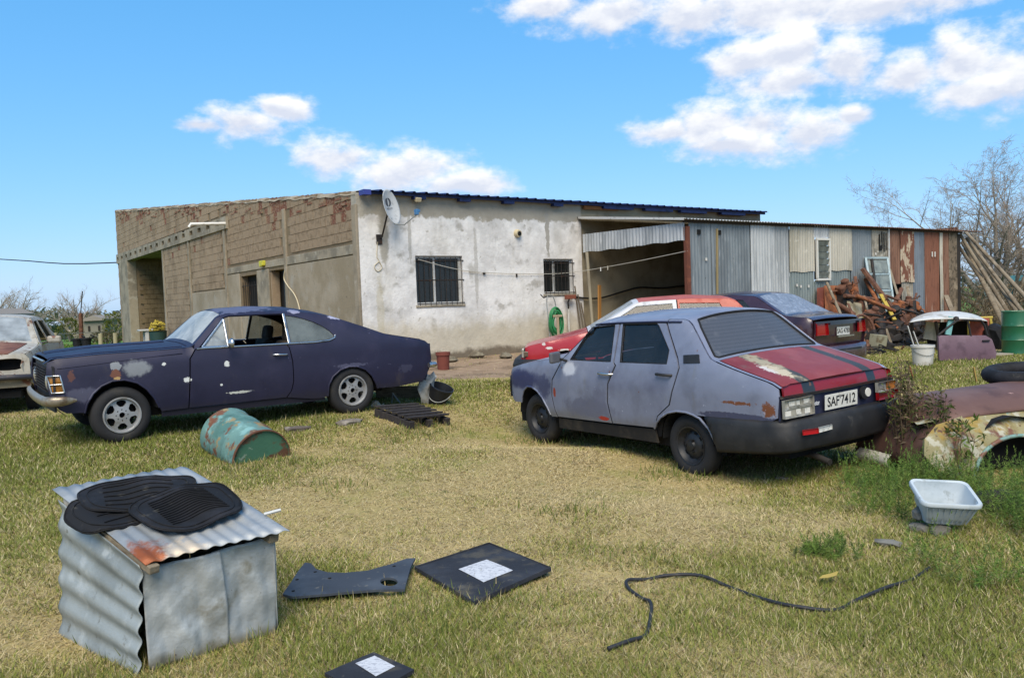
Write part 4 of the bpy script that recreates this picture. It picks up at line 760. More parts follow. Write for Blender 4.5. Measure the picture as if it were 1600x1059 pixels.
for s_ in (1, -1): wheel(r12, 2.44, .74, s_, .283, .288, .175, .16, 'steel', M_bst, turn=.06); wheel(r12, 0, .745, s_, .262, .288, .175, .16, 'steel', M_bst, ground=0)

# ---------------------------------------------------------------- dark purple-blue fastback coupe
opa = thing('coupe_car', 'dark navy fastback coupe with silver alloy wheels and primer patches', 'car', OPA['loc'], OPA['rot'])
def W_o(x, z):
    w = .845
    if x > 1.9: w -= .04 * ((x - 1.9) / 1.45) ** 2
    if x > 3.2: w -= 3.0 * (x - 3.2) ** 2
    if x < -.3: w -= .08 * ((-.3 - x) / .9) ** 2
    if x < -1.08: w -= 2.5 * (-1.08 - x) ** 2
    if z < .6: w -= .30 * (.6 - z) ** 2
    if z > .62: w -= .05 * (z - .62)
    if z > .84: w -= .18 * (z - .84)
    if z > .955: w -= .34 * (z - .955)
    return w
ZO = [(3.40, .84), (3.345, .90), (3.28, .945), (2.8, .965), (2.21, .968), (1.92, .975), (1.88, .99), (1.54, 1.31), (1.44, 1.332), (1.06, 1.345), (.63, 1.325), (.34, 1.28), (.12, 1.225), (-.02, 1.175), (-.26, 1.085), (-.49, .992), (-.58, .965), (-.86, .91), (-1.10, .865), (-1.17, .82), (-1.22, .74)]
CO = [(3.4, .02), (2.9, .04), (2.0, .045), (1.7, .05), (1.4, .06), (.7, .06), (.2, .05), (-.3, .025), (-.6, .02), (-1.2, .02)]
Ob = Body(opa, W_o, ZO, CO, .045)
M_op = pmat('flat navy paint', '222137', [('n', '1c1b30', 1.2, .45, .65), ('n', '2a283e', 2.6, .5, .7), ('n', '4a4440', 5, .6, .76, (1, 1, .35), {'o': .35}), ('b', '777a7e', (2.50, .84, .79), (.13, .5, .085), .35, 6), ('b', '7f8286', (2.70, .84, .83), (.055, .5, .045), .35, 9), ('b', '6b4434', (2.70, .84, .745), (.05, .5, .05), .5, 12), ('b', 'a88a5a', (2.69, .84, .70), (.035, .5, .014), .4), ('b', '5a3a34', (3.12, .82, .76), (.03, .4, .06), .6, 12), ('b', 'c9cac6', (1.985, .84, .62), (.042, .5, .028), .55, 13), ('b', 'c9cac6', (1.545, .84, .765), (.027, .5, .034), .6, 14), ('b', 'c3c4c0', (2.22, .84, .815), (.022, .5, .018), .6, 16), ('b', 'b9b9b0', (1.42, .84, .425), (.13, .5, .014), .7, 12), ('b', 'c9cac6', (1.62, .84, .53), (.015, .5, .013), .3), ('b', '48485a', (3.02, .82, .56), (.16, .4, .07), .6, 6), ('b', '55556a', (1.35, .4, 1.39), (.5, .3, .06), .8, 5), ('b', '505066', (.9, -.2, 1.4), (.5, .3, .06), .8, 5), ('b', '8a8aa0', (.62, .56, 1.325), (.08, .1, .03), .5, 10), ('b', '9a9aae', (.1, .6, 1.23), (.10, .2, .03), .6, 9), ('b', '36364a', (-.75, .8, .52), (.10, .4, .05), .7, 11), ('b', '46465a', (.02, .8, .62), (.2, .5, .025), .8, 9), ('n', '6a6a82', 17, .69, .73, {'o': .6}), ('s', '26242f', 'Z', -1, .34, .05, .1, {'o': .7})],
    rough=.52, spec=.4, var=.18, vscale=6, coat=0)
fa = [(2.29, .345), (2.335, .45), (2.41, .56), (2.50, .635), (2.62, .678), (2.74, .675), (2.85, .63), (2.93, .56), (2.99, .46), (3.015, .365)]
Ob.side('front_wing', ([(1.985, .30), (2.27, .295)] + fa + [(3.18, .375), (3.25, .42), (3.31, .52), (3.338, .66), (3.342, .80)] + Ob.edge(3.325, 1.90, 16) + [(1.88, .95), (1.945, .85)]), [[(3.195, .60), (3.30, .60), (3.325, .77), (3.225, .77)]], M_op)
dr_ = [(1.98, .30), (1.94, .85), (1.875, .948)] + [(1.80, .957), (.84, .945)] + [(.80, .90), (.772, .73), (.772, .49), (.80, .38), (.86, .30)]
Ob.side('door', dr_[::-1], [], M_op, gap=.005)
# upper side: pillar strip, quarter with the teardrop glass
Ob.side('roof_rail', [(1.89, .952)] + Ob.edge(1.86, .70, 16, 0) + [(.70, 1.30), (.79, 1.305)] + [(.79, 1.305), (1.43, 1.308), (1.50, 1.288), (1.84, .962)][1:], [], M_op, gap=0, flange=.02)
qw = [(.77, .955), (.755, 1.282), (.64, 1.262), (.53, 1.228), (.42, 1.185), (.33, 1.135), (.25, 1.07), (.205, 1.015), (.215, .985), (.27, .966), (.47, .952)]
oa = [(.335, .265), (.325, .40), (.27, .50), (.17, .575), (.05, .61), (-.06, .60), (-.17, .555), (-.26, .47), (-.32, .36), (-.345, .295)]
qq = [(.855, .30), (.795, .38), (.767, .49), (.767, .73), (.795, .90), (.83, .944), (.80, .952), (.79, 1.30), (.70, 1.302)] + Ob.edge(.69, -1.16, 34) + [(-1.195, .74), (-1.205, .62), (-1.18, .52), (-1.11, .42), (-1.03, .315), (-.6, .285)] + oa[::-1] + [(.40, .245), (.55, .25)]
Ob.side('rear_wing', qq[::-1], [qw], M_op, gap=.003)
Ob.side('sill', [(2.26, .235), (2.26, .292), (1.98, .297), (.86, .297), (.56, .246), (.36, .242), (.36, .215)], [], M_op, gap=0, off=-.02)
for a_ in (fa, oa): Ob.strip('arch_lip', a_, .012, M_op)
Ob.strip('wing_crease', [(3.24, .845), (2.9, .865), (2.3, .905), (2.02, .918)], .006, M_op, -.002)
Ob.strip('belt_trim', [(1.86, .952), (1.80, .957), (.84, .945), (.47, .94), (.28, .952), (.205, .978), (.19, 1.01)], .011, M_chrome, .002)
for sd in (1, -1):
    panel('quarter_glass', inset(qw, -.008), [], lambda x, z: (x, sd * (Ob.W(x, z) - .014), z), M_haze2, opa, res=.1, flange=0, flip=sd > 0)
    y_ = lambda x, z: sd * (Ob.W(x, z) - .004)
    MB().bar((.79, y_(.79, .945), .945), (.775, y_(.775, 1.30), 1.30), .028, .02).build('pillar_trim', M_chrome, opa, bevel=.004)
    vl = [(1.80, .965), (1.50, 1.268), (1.51, .962)]
    vg = panel('vent_glass', vl if sd < 0 else vl, [], lambda x, z: (x, sd * (Ob.W(x, z) - .012), z), M_haze, opa, res=.2, flange=0, flip=sd > 0); f_ = MB()
    for a, b in zip(vl, vl[1:] + vl[:1]): f_.tube([(a[0], y_(*a), a[1]), (b[0], y_(*b), b[1])], .014, 8)
    f_.build('vent_frame', M_chrome, vg, smooth=60)
    MB().tube([(1.0, sd * (Ob.W(1, .825) - .01), .825), (.98, sd * (Ob.W(1, .825) + .03), .827), (.85, sd * (Ob.W(.85, .825) + .03), .82), (.83, sd * (Ob.W(.83, .82) - .01), .818)], .012, 8).build('door_handle', M_chrome, opa, smooth=60)
    # wrap-round amber marker lamps
    for z0, z1, xa, xb, xc, xd in ((.605, .675, 3.20, 3.30, 3.31, 3.21), (.69, .762, 3.215, 3.312, 3.322, 3.228)):
        panel('marker_lamp', [(xa, z0), (xb, z0), (xc, z1), (xd, z1)], [], lambda x, z: (x, sd * (Ob.W(x, z) - .006), z), pmat('amber marker', '9a6a22', [('n', '7a5018', 12, .5, .6)], rough=.25, coat=.4), opa, res=.1, flange=.01, flip=sd > 0)
    Ob.strip('marker_frame', [(3.192, .597), (3.303, .597), (3.33, .772), (3.218, .772), (3.192, .597)], .010, M_chrome, .003, sides=(sd,)); Ob.strip('marker_frame', [(3.205, .683), (3.315, .683)], .008, M_chrome, .003, sides=(sd,))
mi = MB().lathe([(0, 0), (.055, .003), (.06, .012), (.05, .03), (.02, .05), (0, .055)], 20, mat_along((1.50, .94, 1.0), (1.9, 1.0, 1.02))).build('mirror', M_chrome, opa, smooth=60); MB().tube([(1.50, .79, .955), (1.51, .86, .97), (1.52, .93, .99)], .012, 6).build('mirror_stalk', M_chrome, mi, smooth=60)
Ob.topp('windscreen_frame', [(1.93, -1), (1.46, -1), (1.46, 1), (1.93, 1)], [[(1.87, -.90), (1.51, -.92), (1.51, .92), (1.87, .90)][::-1]], M_op, gap=0)
Ob.topp('windscreen', [(1.88, -.91), (1.50, -.93), (1.50, .93), (1.88, .91)], [], M_haze, gap=0, off=-.005, flange=0)
Ob.topp('roof', [(1.46, -1), (.16, -1), (.16, 1), (1.46, 1)], [], M_op, gap=0)
bw = [(.10, -.70), (-.42, -.78), (-.42, .78), (.10, .70)]
Ob.topp('rear_window_frame', [(.16, -1), (-.56, -1), (-.56, 1), (.16, 1)], [bw], M_op, gap=0); Ob.topp('rear_window', inset(bw, -.01), [], M_haze2, gap=0, off=-.005, flange=0)
Ob.topp('boot_lid', [(-.565, -.90), (-1.15, -.90), (-1.15, .90), (-.565, .90)], [], M_op, gap=.006, off=.006)
for s_ in (1, -1):
    Ob.topp('wing_top', [(-.555, s_ * .905), (-1.18, s_ * .905), (-1.18, s_), (-.555, s_)][::s_], [], M_op, gap=0, flange=0); Ob.topp('wing_top', [(3.35, s_ * .90), (1.92, s_ * .90), (1.92, s_), (3.35, s_)][::s_], [], M_op, gap=0, flange=0)
Ob.topp('bonnet', [(3.31, -.895), (1.98, -.895), (1.98, .895), (3.31, .895)], [], M_op, gap=.006, off=.006); Ob.topp('cowl', [(1.985, -.9), (1.90, -.9), (1.90, .9), (1.985, .9)], [], M_op, gap=0, off=-.008)
panel('bonnet_ridge', [(3.28, -.16), (2.05, -.12), (2.05, .12), (3.28, .16)], [], lambda x, y: (x, y, Ob.top(x, y / .8)[2] + .006 + .022 * math.cos(y / .16 * math.pi / 2.2)), M_op, opa, res=.06, flange=.02)
MB().tube([(3.325, -.5, .915), (3.325, .5, .915)], .012, 6).build('bonnet_trim', M_chrome, opa)
ff = lambda off: (lambda y, z: (3.305 + .02 * (1 - (y / .8) ** 2) - off, y, z))
panel('front_panel', [(-.80, .40), (.80, .40), (.79, .86), (.72, .90), (-.72, .90), (-.79, .86)], [], ff(.02), M_blackpl, opa, res=.12, flange=.02)
gm_ = MB()
for k in range(9): gm_.box((3.318, 0, .60 + k * .03), (.02, 1.1, .008))
gm_.build('grille', M_iron, opa)
for s_ in (1, -1): MB().lathe([(.085, 0), (.095, .03), (.09, .04), (.05, .055), (0, .06)], 24, Matrix.Translation((3.275, s_ * .58, .70)) @ Matrix.Rotation(rad(90), 4, 'Y')).build('head_lamp', M_lens, opa, smooth=50)
bpts = [(3.09, .875), (3.22, .88), (3.31, .85), (3.365, .76), (3.385, .4), (3.39, 0), (3.385, -.4), (3.365, -.76), (3.31, -.85), (3.09, -.875)]
bb = MB(); prof = [(-.01, -.05), (.012, -.045), (.028, -.015), (.03, .02), (.018, .045), (-.01, .05)]; V = []; L = dens_loop([(a, b) for a, b in bpts], .08); L = [p for p in L if True]; cut = int(np.argmin([abs(p[0] - 3.09) + abs(p[1] + .875) for p in L])); L = L[:cut + 1]
for i, p in enumerate(L):
    d = np.array(L[min(i + 1, len(L) - 1)]) - np.array(L[max(i - 1, 0)]); d /= np.linalg.norm(d); n = np.array([-d[1], d[0]]); n = n if n @ (np.array(p) - np.array([2.5, 0])) > 0 else -n
    e = min(1, (min(i, len(L) - 1 - i) + .6) / 2.2)
    for a, b in prof: V.append((p[0] + n[0] * a * e, p[1] + n[1] * a * e, .515 + b * e))
k = len(prof); mesh('front_bumper', V, [(i * k + j, i * k + j + 1, (i + 1) * k + j + 1, (i + 1) * k + j) for i in range(len(L) - 1) for j in range(k - 1)] + [tuple(range(k)), tuple(range((len(L) - 1) * k, len(L) * k))[::-1]], M_chrome_r, opa, smooth=60)
MB().grid(lambda u, v: (3.28 - .12 * v + .02 * (1 - (2 * u - 1) ** 2), -.78 + 1.56 * u, .45 - .12 * v), 12, 3).build('valance', M_op, opa, smooth=60)
rf = lambda off: (lambda y, z: (-1.195 - .02 * (1 - (y / .78) ** 2) - off + .5 * max(0, .52 - z), y, z))
panel('rear_panel', [(.70, .33), (-.70, .33), (-.68, .81), (.68, .81)], [], rf(-.012), M_op, opa, res=.12, flange=.03)
for s_ in (1, -1): Mx = Matrix.Translation((-1.20, s_ * .55, .66)) @ Matrix.Rotation(rad(-90), 4, 'Y'); MB().lathe([(.085, 0), (.085, .02), (.06, .035), (0, .04)], 24, Mx).build('tail_lamp', MATS['red lens'], opa, smooth=40)
rbp = [(-1.12, .80), (-1.22, .79), (-1.27, .70), (-1.28, 0), (-1.27, -.70), (-1.22, -.79), (-1.12, -.80)]
MB().tube([(a, b, .53) for a, b in rbp], .035, 8).build('rear_bumper', M_chrome, opa, smooth=60)
MB().box((1.1, 0, .29), (3.2, 1.25, .1)).box((2.65, 0, .55), (1.0, .9, .4)).box((-.7, 0, .42), (.8, 1.3, .25)).build('floor_pan', M_under, opa)
Ob.side('inner_trim', [(1.97, .33), (1.93, .88), (.45, .90), (.5, .33)][::-1], [], M_under, gap=0, off=-.06, flange=0)
Ob.side('inner_quarter', [(.44, .90), (-.5, .9), (-1.15, .78), (-1.1, .5), (-.4, .62), (.05, .66), (.35, .55)], [], M_under, gap=0, off=-.05, flange=0)
MB().box((1.72, 0, .86), (.25, 1.35, .16)).build('dashboard', M_rubber, opa, bevel=.04); MB().box((-.1, 0, .93), (.6, 1.2, .02)).build('parcel_shelf', M_rubber, opa)
seatset(opa, [1.02], .36, .38, rear=.34); steering(opa, 1.45, .38, .90)
wells(opa, [(2.667, .34, .36), (0, .30, .345)], .84)
M_alloy = pmat('silver alloy', '9c9c9c', [('n', '85837e', 7, .5, .66)], rough=.35, metal=.35, var=.1)
for s_ in (1, -1): wheel(opa, 2.667, .825, s_, .302, .302, .19, .20, 'alloy', M_alloy, turn=.05); wheel(opa, 0, .825, s_, .302, .302, .19, .20, 'alloy', M_alloy)

# ---------------------------------------------------------------- the three cars that show only in part
def simple_car(name, label, loc, rot, W, ZT, CR, paint, side, holes, archs, tops, glassm, wheels, extra=None, parts=()):
    root = thing(name, label, 'car', loc, rot); B = Body(root, W, ZT, CR, .04); root_b = B
    for nm, outer, hl, m in side: B.side(nm, outer(B), hl, m, gap=.004, res=.09)
    for nm, x0, x1, t, m, hole in tops:
        B.topp(nm, [(x0, -t), (x1, -t), (x1, t), (x0, t)] if x0 > x1 else [(x1, -t), (x0, -t), (x0, t), (x1, t)], [hole] if hole else [], m, gap=.003 if t < 1 else 0, res=.09)
    for h, m in glassm:
        for sd in (1, -1): panel('side_glass', inset(h, -.01), [], lambda x, z: (x, sd * (B.W(x, z) - .015), z), m, root, res=.2, flange=0, flip=sd > 0)
    for x, hz, Rt, yo in wheels:
        for sd in (1, -1): wheel(root, x, yo, sd, hz, Rt, Rt * .6, .16, 'steel', M_bst)
    wells(root, [(x, hz + .02, Rt + .045) for x, hz, Rt, yo in wheels], wheels[0][3] + .06)
    return root, B
def slope_z(dx, dy): return 0
# red hatchback
def W_h(x, z):
    w = .765
    if x > 1.8: w -= .05 * ((x - 1.8) / 1.0) ** 2
    if x > 2.7: w -= 4 * (x - 2.7) ** 2
    if x < -.3: w -= .1 * (-.3 - x) ** 2 * 4
    if z > .8: w -= .12 * (z - .8)
    if z > .92: w -= .25 * (z - .92)
    return w
M_redp = pmat('bright red paint', '9c1c24', [('n', 'a82a30', 2, .45, .66), ('b', 'c9c4be', (2.42, .75, .70), (.05, .4, .018), .7, 14), ('b', 'c9c4be', (2.2, .75, .665), (.07, .4, .022), .8, 13), ('b', 'bdb6b0', (2.5, .74, .76), (.03, .4, .02), .8, 14), ('n', '7c1218', 3, .6, .75)], rough=.3, coat=.3, spec=.5)
M_ored = pmat('sun bleached red roof', 'a8503e', [('n', 'b7604c', 2, .45, .65), ('n', '94402f', 4, .5, .7)], rough=.5, coat=.1); M_whp = pmat('white pillar paint', 'bcbcbe', [('n', '9a9a9c', 6, .55, .7)], rough=.45)
hz = [(2.86, .62), (2.82, .68), (2.74, .735), (2.3, .82), (1.9, .90), (1.84, .92), (1.16, 1.30), (1.06, 1.325), (.4, 1.345), (-.2, 1.325), (-.32, 1.28), (-.58, .92), (-.64, .82)]
fwin = [(1.66, .955), (1.14, 1.262), (.62, 1.285), (.60, .955)]; rwin = [(.50, .955), (.52, 1.285), (-.05, 1.27), (-.2, .98)]
fah = arc(2.18, .30, .34, 180, 0, 12); 
hatch, Hb = simple_car('hatchback_car', 'red hatchback with white pillars and a bleached orange roof', (3.0, 12.25, .115), rad(176), W_h, hz, [(2.8, .02), (1.9, .04), (1.2, .05), (.3, .06), (-.6, .03)], M_redp,
    [('body_side', lambda B: [(.34, .26), (1.82, .26)] + arc(2.18, .30, .36, 180, 0, 12) + [(2.70, .36), (2.84, .55)] + B.edge(2.80, 1.86, 10) + [(1.80, .915), (-.30, .95), (-.60, .90), (-.62, .5), (-.45, .3)] + [p for p in arc(0, .30, .34, 180, 0, 12)], [], M_redp),
     ('window_frame', lambda B: [(1.80, .918)] + B.edge(1.78, .56, 12) + [(.55, .935)], [fwin], M_whp), ('rear_pillar', lambda B: [(.55, .94)] + B.edge(.55, -.55, 12) + [(-.57, .93)], [rwin], M_ored)],
    None, None, [('bonnet', 2.78, 1.86, 1, M_redp, None), ('windscreen', 1.80, 1.18, .88, M_haze, None), ('screen_frame', 1.85, 1.10, 1, M_whp, [(1.80, -.88), (1.18, -.88), (1.18, .88), (1.80, .88)]), ('roof', 1.10, -.30, 1, M_ored, None), ('tailgate', -.30, -.62, 1, M_redp, [(-.34, -.8), (-.52, -.8), (-.52, .8), (-.34, .8)]), ('rear_window', -.33, -.53, .82, M_smoke, None)],
    [(fwin, M_smoke), (rwin, M_smoke)], [(2.18, .285, .285, .735), (0, .285, .285, .735)])
panel('front_panel', [(-.70, .45), (.70, .45), (.70, .70), (-.70, .70)], [], lambda y, z: (2.79, y, z), M_blackpl, hatch, res=.2, flange=.02); panel('rear_panel', [(.70, .3), (-.70, .3), (-.70, .86), (.70, .86)], [], lambda y, z: (-.61, y, z), M_redp, hatch, res=.2, flange=.02)
for x, sg in ((2.80, 1), (-.62, -1)):
    MB().tube([(x - sg * .30, .775, .46), (x - sg * .05, .77, .46), (x + sg * .08, .6, .46), (x + sg * .1, 0, .46), (x + sg * .08, -.6, .46), (x - sg * .05, -.77, .46), (x - sg * .3, -.775, .46)], .09, 10).build('bumper', M_blackpl, hatch, smooth=60)
for s_ in (1, -1): MB().box((2.80, s_ * .55, .63), (.05, .26, .13)).build('head_lamp', M_lens, hatch, bevel=.01); MB().box((2.76, s_ * .69, .62), (.07, .05, .08)).build('indicator', pmat('dull lens', '5a4a3c', rough=.3), hatch, bevel=.01)
MB().box((1.1, 0, .3), (3.2, 1.2, .12)).box((2.3, 0, .5), (.7, .9, .3)).build('floor_pan', M_under, hatch); MB().box((1.6, 0, .85), (.25, 1.2, .15)).build('dashboard', M_rubber, hatch); seatset(hatch, [.95], .38, .34, rear=.2)
# maroon saloon seen from behind
def W_m(x, z):
    w = .83
    if x > 2: w -= .1 * (x - 2) ** 2
    if x < -.4: w -= .12 * (-.4 - x) ** 2
    if x < -.88: w -= 5 * (-.88 - x) ** 2
    if z > .8: w -= .12 * (z - .8)
    if z > .96: w -= .33 * (z - .96)
    if z < .5: w -= .3 * (.5 - z) ** 2
    return w
M_mar = pmat('maroon lacquer', '38222a', [('n', '45303a', 2, .45, .66), ('n', '2c1a20', 4, .5, .7), ('n', '6a5a5c', 9, .62, .74, {'o': .6})], rough=.3, coat=.5, spec=.5)
M_frost = pmat('wet rear glass', '747b88', [('n', '8f97a4', 14, .48, .66), ('n', '626974', 9, .5, .7)], rough=.35, bump=.6, bscale=60, spec=.5)
mz = [(3.14, .60), (3.0, .70), (2.1, .92), (2.0, .94), (1.3, 1.33), (1.18, 1.36), (.6, 1.385), (.15, 1.36), (.05, 1.34), (-.5, 1.04), (-.58, 1.02), (-.93, .99), (-.99, .95), (-1.03, .88)]
mw1 = [(1.75, .985), (1.25, 1.29), (.82, 1.315), (.80, .985)]; mw2 = [(.72, .985), (.74, 1.318), (.28, 1.295), (-.1, 1.02), (-.05, .99)]
mar, Mb = simple_car('maroon_saloon_car', 'dark maroon saloon with frosted rear glass parked before the tin shed', (4.53, 13.57, .10), rad(130), W_m, mz, [(3.1, .02), (2, .04), (1.2, .05), (.6, .06), (0, .05), (-.5, .03), (-1, .02)], M_mar,
    [('body_side', lambda B: [(.36, .24), (2.12, .24)] + arc(2.5, .30, .36, 180, 0, 12) + [(2.95, .3), (3.1, .5)] + B.edge(3.06, 2.0, 10) + [(1.95, .945), (-.3, .985)] + B.edge(-.45, -.98, 8) + [(-1.01, .8), (-1.01, .4), (-.8, .28)] + arc(0, .30, .36, 180, 0, 12), [], M_mar),
     ('window_frame', lambda B: [(1.95, .95)] + B.edge(1.93, -.45, 24) + [(-.32, .99)], [mw1, mw2], M_mar)],
    None, None, [('bonnet', 3.06, 2.0, 1, M_mar, None), ('screen_frame', 2.0, 1.22, 1, M_mar, [(1.93, -.88), (1.30, -.88), (1.30, .88), (1.93, .88)]), ('windscreen', 1.94, 1.29, .89, M_haze, None), ('roof', 1.22, .10, 1, M_mar, None), ('rear_window_frame', .10, -.56, 1, M_mar, [(.04, -.88), (-.5, -.90), (-.5, .90), (.04, .88)]), ('rear_window', .05, -.51, .90, M_frost, None), ('boot_lid', -.57, -.98, 1, M_mar, None)],
    [(mw1, M_smoke), (mw2, M_smoke)], [(2.5, .29, .29, .80), (0, .29, .29, .80)])
rp = lambda off=0: (lambda y, z: (-1.0 - .05 * (1 - (y / .8) ** 2) - off - .04 * math.sin((z - .5) * 5), y, z))
panel('rear_panel', [(.78, .52), (-.78, .52), (-.77, .93), (.77, .93)], [], rp(), M_mar, mar, res=.1, flange=.03)
for s_ in (1, -1): panel('tail_lamp', [(s_ * .62 + .15, .72), (s_ * .62 - .15, .72), (s_ * .60 - .10, .90), (s_ * .62 + .15, .90)], [], rp(.02), MATS['red lens'], mar, res=.08, flange=.03)
plate(mar, 'SAG 4780', (-1.10, .0, .76), .40, .13, sz=.11); panel('plate_garnish', [(.45, .87), (-.45, .87), (-.45, .90), (.45, .90)], [], rp(.03), M_mar, mar, res=.1, flange=.03)
bb = MB().grid(lambda u, v: (lambda a: (-.98 - .16 * math.sin(a) ** .5 * (1 - .15 * abs(2 * v - 1) ** 3) if 0 < u < 1 else -.5, .82 * math.cos(a), .28 + .26 * v))(math.pi * u), 28, 6); solid(bb.build('rear_bumper', M_mar, mar, smooth=60), .02, 1)
MB().box((-1.15, 0, .47), (.02, .95, .025)).build('bumper_strip', M_blackpl, mar); MB().box((-1.14, 0, .68), (.02, .5, .02)).build('boot_handle', M_chrome, mar)
MB().box((1.2, 0, .3), (3.6, 1.3, .12)).box((2.5, 0, .5), (.8, 1, .3)).build('floor_pan', M_under, mar); seatset(mar, [1.1], .4, .36, rear=.3)
# white wreck with a rusty bonnet and empty lamp holes
def W_w(x, z):
    w = .80
    if x > 1.9: w -= .05 * ((x - 1.9) / 1.1) ** 2
    if x > 2.85: w -= 3.5 * (x - 2.85) ** 2
    if z > .8: w -= .15 * (z - .8)
    if z > .95: w -= .28 * (z - .95)
    return w
M_wht = pmat('dirty white paint', 'a8a398', [('n', '8d8574', 2, .45, .65), ('n', '7a6a52', 5, .53, .68), ('n', '6a4430', 7, .58, .66)], rough=.5, var=.2)
M_wrb = pmat('rusted bonnet', '6b4436', [('n', '7f5a48', 3, .45, .65), ('n', '503024', 5, .5, .7), ('n', 'a49a8c', 6, .66, .74)], rough=.85, var=.2)
wz = [(3.04, .80), (3.0, .85), (2.9, .885), (2.0, .97), (1.94, .98), (1.4, 1.36), (1.3, 1.385), (.4, 1.40), (0, 1.37), (-.5, 1.0), (-1.0, .95)]
ww1 = [(1.78, .99), (1.36, 1.32), (.95, 1.34), (.93, .99)]; ww2 = [(.85, .99), (.87, 1.345), (.2, 1.33), (.05, .99)]
wrk, Wb = simple_car('wrecked_car', 'dirty white wrecked car with rusty bonnet and empty lamp holes', (-8.74, 13.90, gzf(-8.3, 12.9) - .02), rad(-66.5), W_w, wz, [(3, .03), (2, .05), (1.3, .06), (.4, .06), (-1, .03)], M_wht,
    [('body_side', lambda B: [(.36, .26), (1.96, .26)] + arc(2.32, .30, .36, 180, 0, 12) + [(2.8, .38), (2.98, .5), (3.03, .7)] + B.edge(3.0, 1.94, 10) + [(1.9, .955), (-.45, .98), (-1, .93), (-1, .4)] + arc(0, .3, .36, 180, 0, 12), [], M_wht), ('window_frame', lambda B: [(1.9, .96)] + B.edge(1.90, -.42, 22) + [(-.40, .985)], [ww1, ww2], M_wht)],
    None, None, [('wing_top', 2.99, 1.96, 1, M_wht, [(2.96, -.72), (2.0, -.80), (2.0, .80), (2.96, .72)]), ('screen_frame', 1.96, 1.32, 1, M_wht, [(1.91, -.88), (1.40, -.90), (1.40, .90), (1.91, .88)]), ('windscreen', 1.92, 1.39, .90, M_haze, None), ('roof', 1.32, .0, 1, M_wht, None), ('rear_deck', 0, -1.0, 1, M_wht, None)], [(ww2, M_smoke)], [(2.32, .285, .285, .76), (0, .285, .285, .76)])
Wb.topp('bonnet', [(2.98, -.73), (2.01, -.81), (2.01, .81), (2.98, .73)], [], M_wrb, gap=0, off=.008)
el_ = lambda cy: [(cy + .20 * math.copysign(abs(math.cos(a)) ** .7, math.cos(a)), .73 + .085 * math.copysign(abs(math.sin(a)) ** .8, math.sin(a))) for a in np.linspace(0, 2 * math.pi, 20, endpoint=False)]
fx = lambda off=0: (lambda y, z: (2.99 + .05 * (1 - (y / .76) ** 2) - off - .25 * max(0, z - .82), y, z))
fp = panel('front_panel', [(-.745, .58), (.745, .58), (.74, .80), (.68, .87), (-.68, .87), (-.74, .80)], [el_(.48), el_(-.48), [(-.22, .65), (.22, .65), (.22, .81), (-.22, .81)]], fx(), M_wht, wrk, res=.07, flange=.05)
MB().box((2.86, 0, .72), (.02, 1.4, .28)).build('lamp_void', M_under, fp)
MB().tube([(2.8, .80, .53), (2.98, .78, .54), (3.06, .5, .55), (3.08, 0, .55), (3.06, -.5, .55), (2.98, -.78, .54), (2.8, -.8, .53)], .04, 8).build('front_bumper', pmat('dark steel', '35343a', [('n', '5a4a40', 6, .55, .7)], rough=.5), wrk, smooth=60)
panel('front_valance', [(-.74, .40), (.74, .40), (.74, .52), (-.74, .52)], [], fx(.04), pmat('muddy valance', '7d7462', [('n', '6a4028', 5, .5, .62), ('n', 'a39a86', 8, .56, .7)], rough=.8), wrk, res=.1, flange=.02)
mm = MB().box((1.72, .93, 1.03), (.07, .2, .11)).build('mirror', M_wht, wrk, bevel=.03); MB().tube([(1.74, .76, .98), (1.73, .88, 1.0)], .015, 6).build('mirror_stalk', M_blackpl, mm)
MB().box((1.2, 0, .3), (3.4, 1.2, .1)).box((2.4, 0, .45), (.8, .9, .2)).build('floor_pan', M_under, wrk); MB().box((1.65, 0, .88), (.3, 1.3, .12)).build('dashboard', M_rubber, wrk)
# ================================================================ things standing and lying about the yard
M_tin = tin('kennel tin', '9da09f', [('n', '868a89', 3, .45, .62), ('n', 'b2b5b4', 6, .54, .68), ('n', '7d796b', 4, .57, .72), ('s', '6f6a58', 'Z', -1, .05, .03, .06, {'o': .8}), ('n', '5a4a3c', 26, .70, .73)], rough=.5, bump=.35, bscale=16, var=.2, vscale=9)
M_tinr = tin('kennel roof tin', '9a9d9e', [('n', '85898b', 3, .45, .62), ('n', 'b2b4b4', 5, .54, .68), ('b', '8a4a26', (.03, -.02, .0), (.10, .16, .8), .5, 7), ('b', 'b9ab98', (.17, -.05, .0), (.12, .12, .8), .6, 7), ('n', '7a5a44', 22, .69, .73)], rough=.5, bump=.15, var=.15)
M_wood = pmat('weathered wood', '7d715e', [('n', '665a48', 6, .45, .62, (1, 1, 6)), ('n', '90856f', 9, .55, .7)], rough=.95, bump=.5, bscale=30)
M_mat = pmat('black rubber mat', '19191b', [('n', '26262a', 5, .45, .65), ('n', '3a3834', 18, .60, .72)], rough=.75, spec=.25, bump=.2, bscale=50, var=.2)
F_, R_, L_ = G(233, 1047), G(434, 988), G(112, 985); B_ = R_ + L_ - F_
yawk = math.atan2(R_.y - F_.y, R_.x - F_.x); MK = Mpose((F_.x, F_.y, F_.z), yawk); MKI = MK.inverted()
rk = MKI @ R_; lk = MKI @ L_; WK = rk.x; DK = lk.y; SK = lk.x      # kennel width, depth, skew
ken = thing('tin_kennel', 'low tin kennel patched from dented and corrugated sheets on the grass', 'kennel', (F_.x, F_.y, F_.z), yawk)
KP = lambda u, v, z: (WK * u + SK * v, DK * v, z)
kz = lambda u, v: .47 + .02 * u + .185 * v - .01 * u * v              # underside of the roof
M_k2 = M_tin
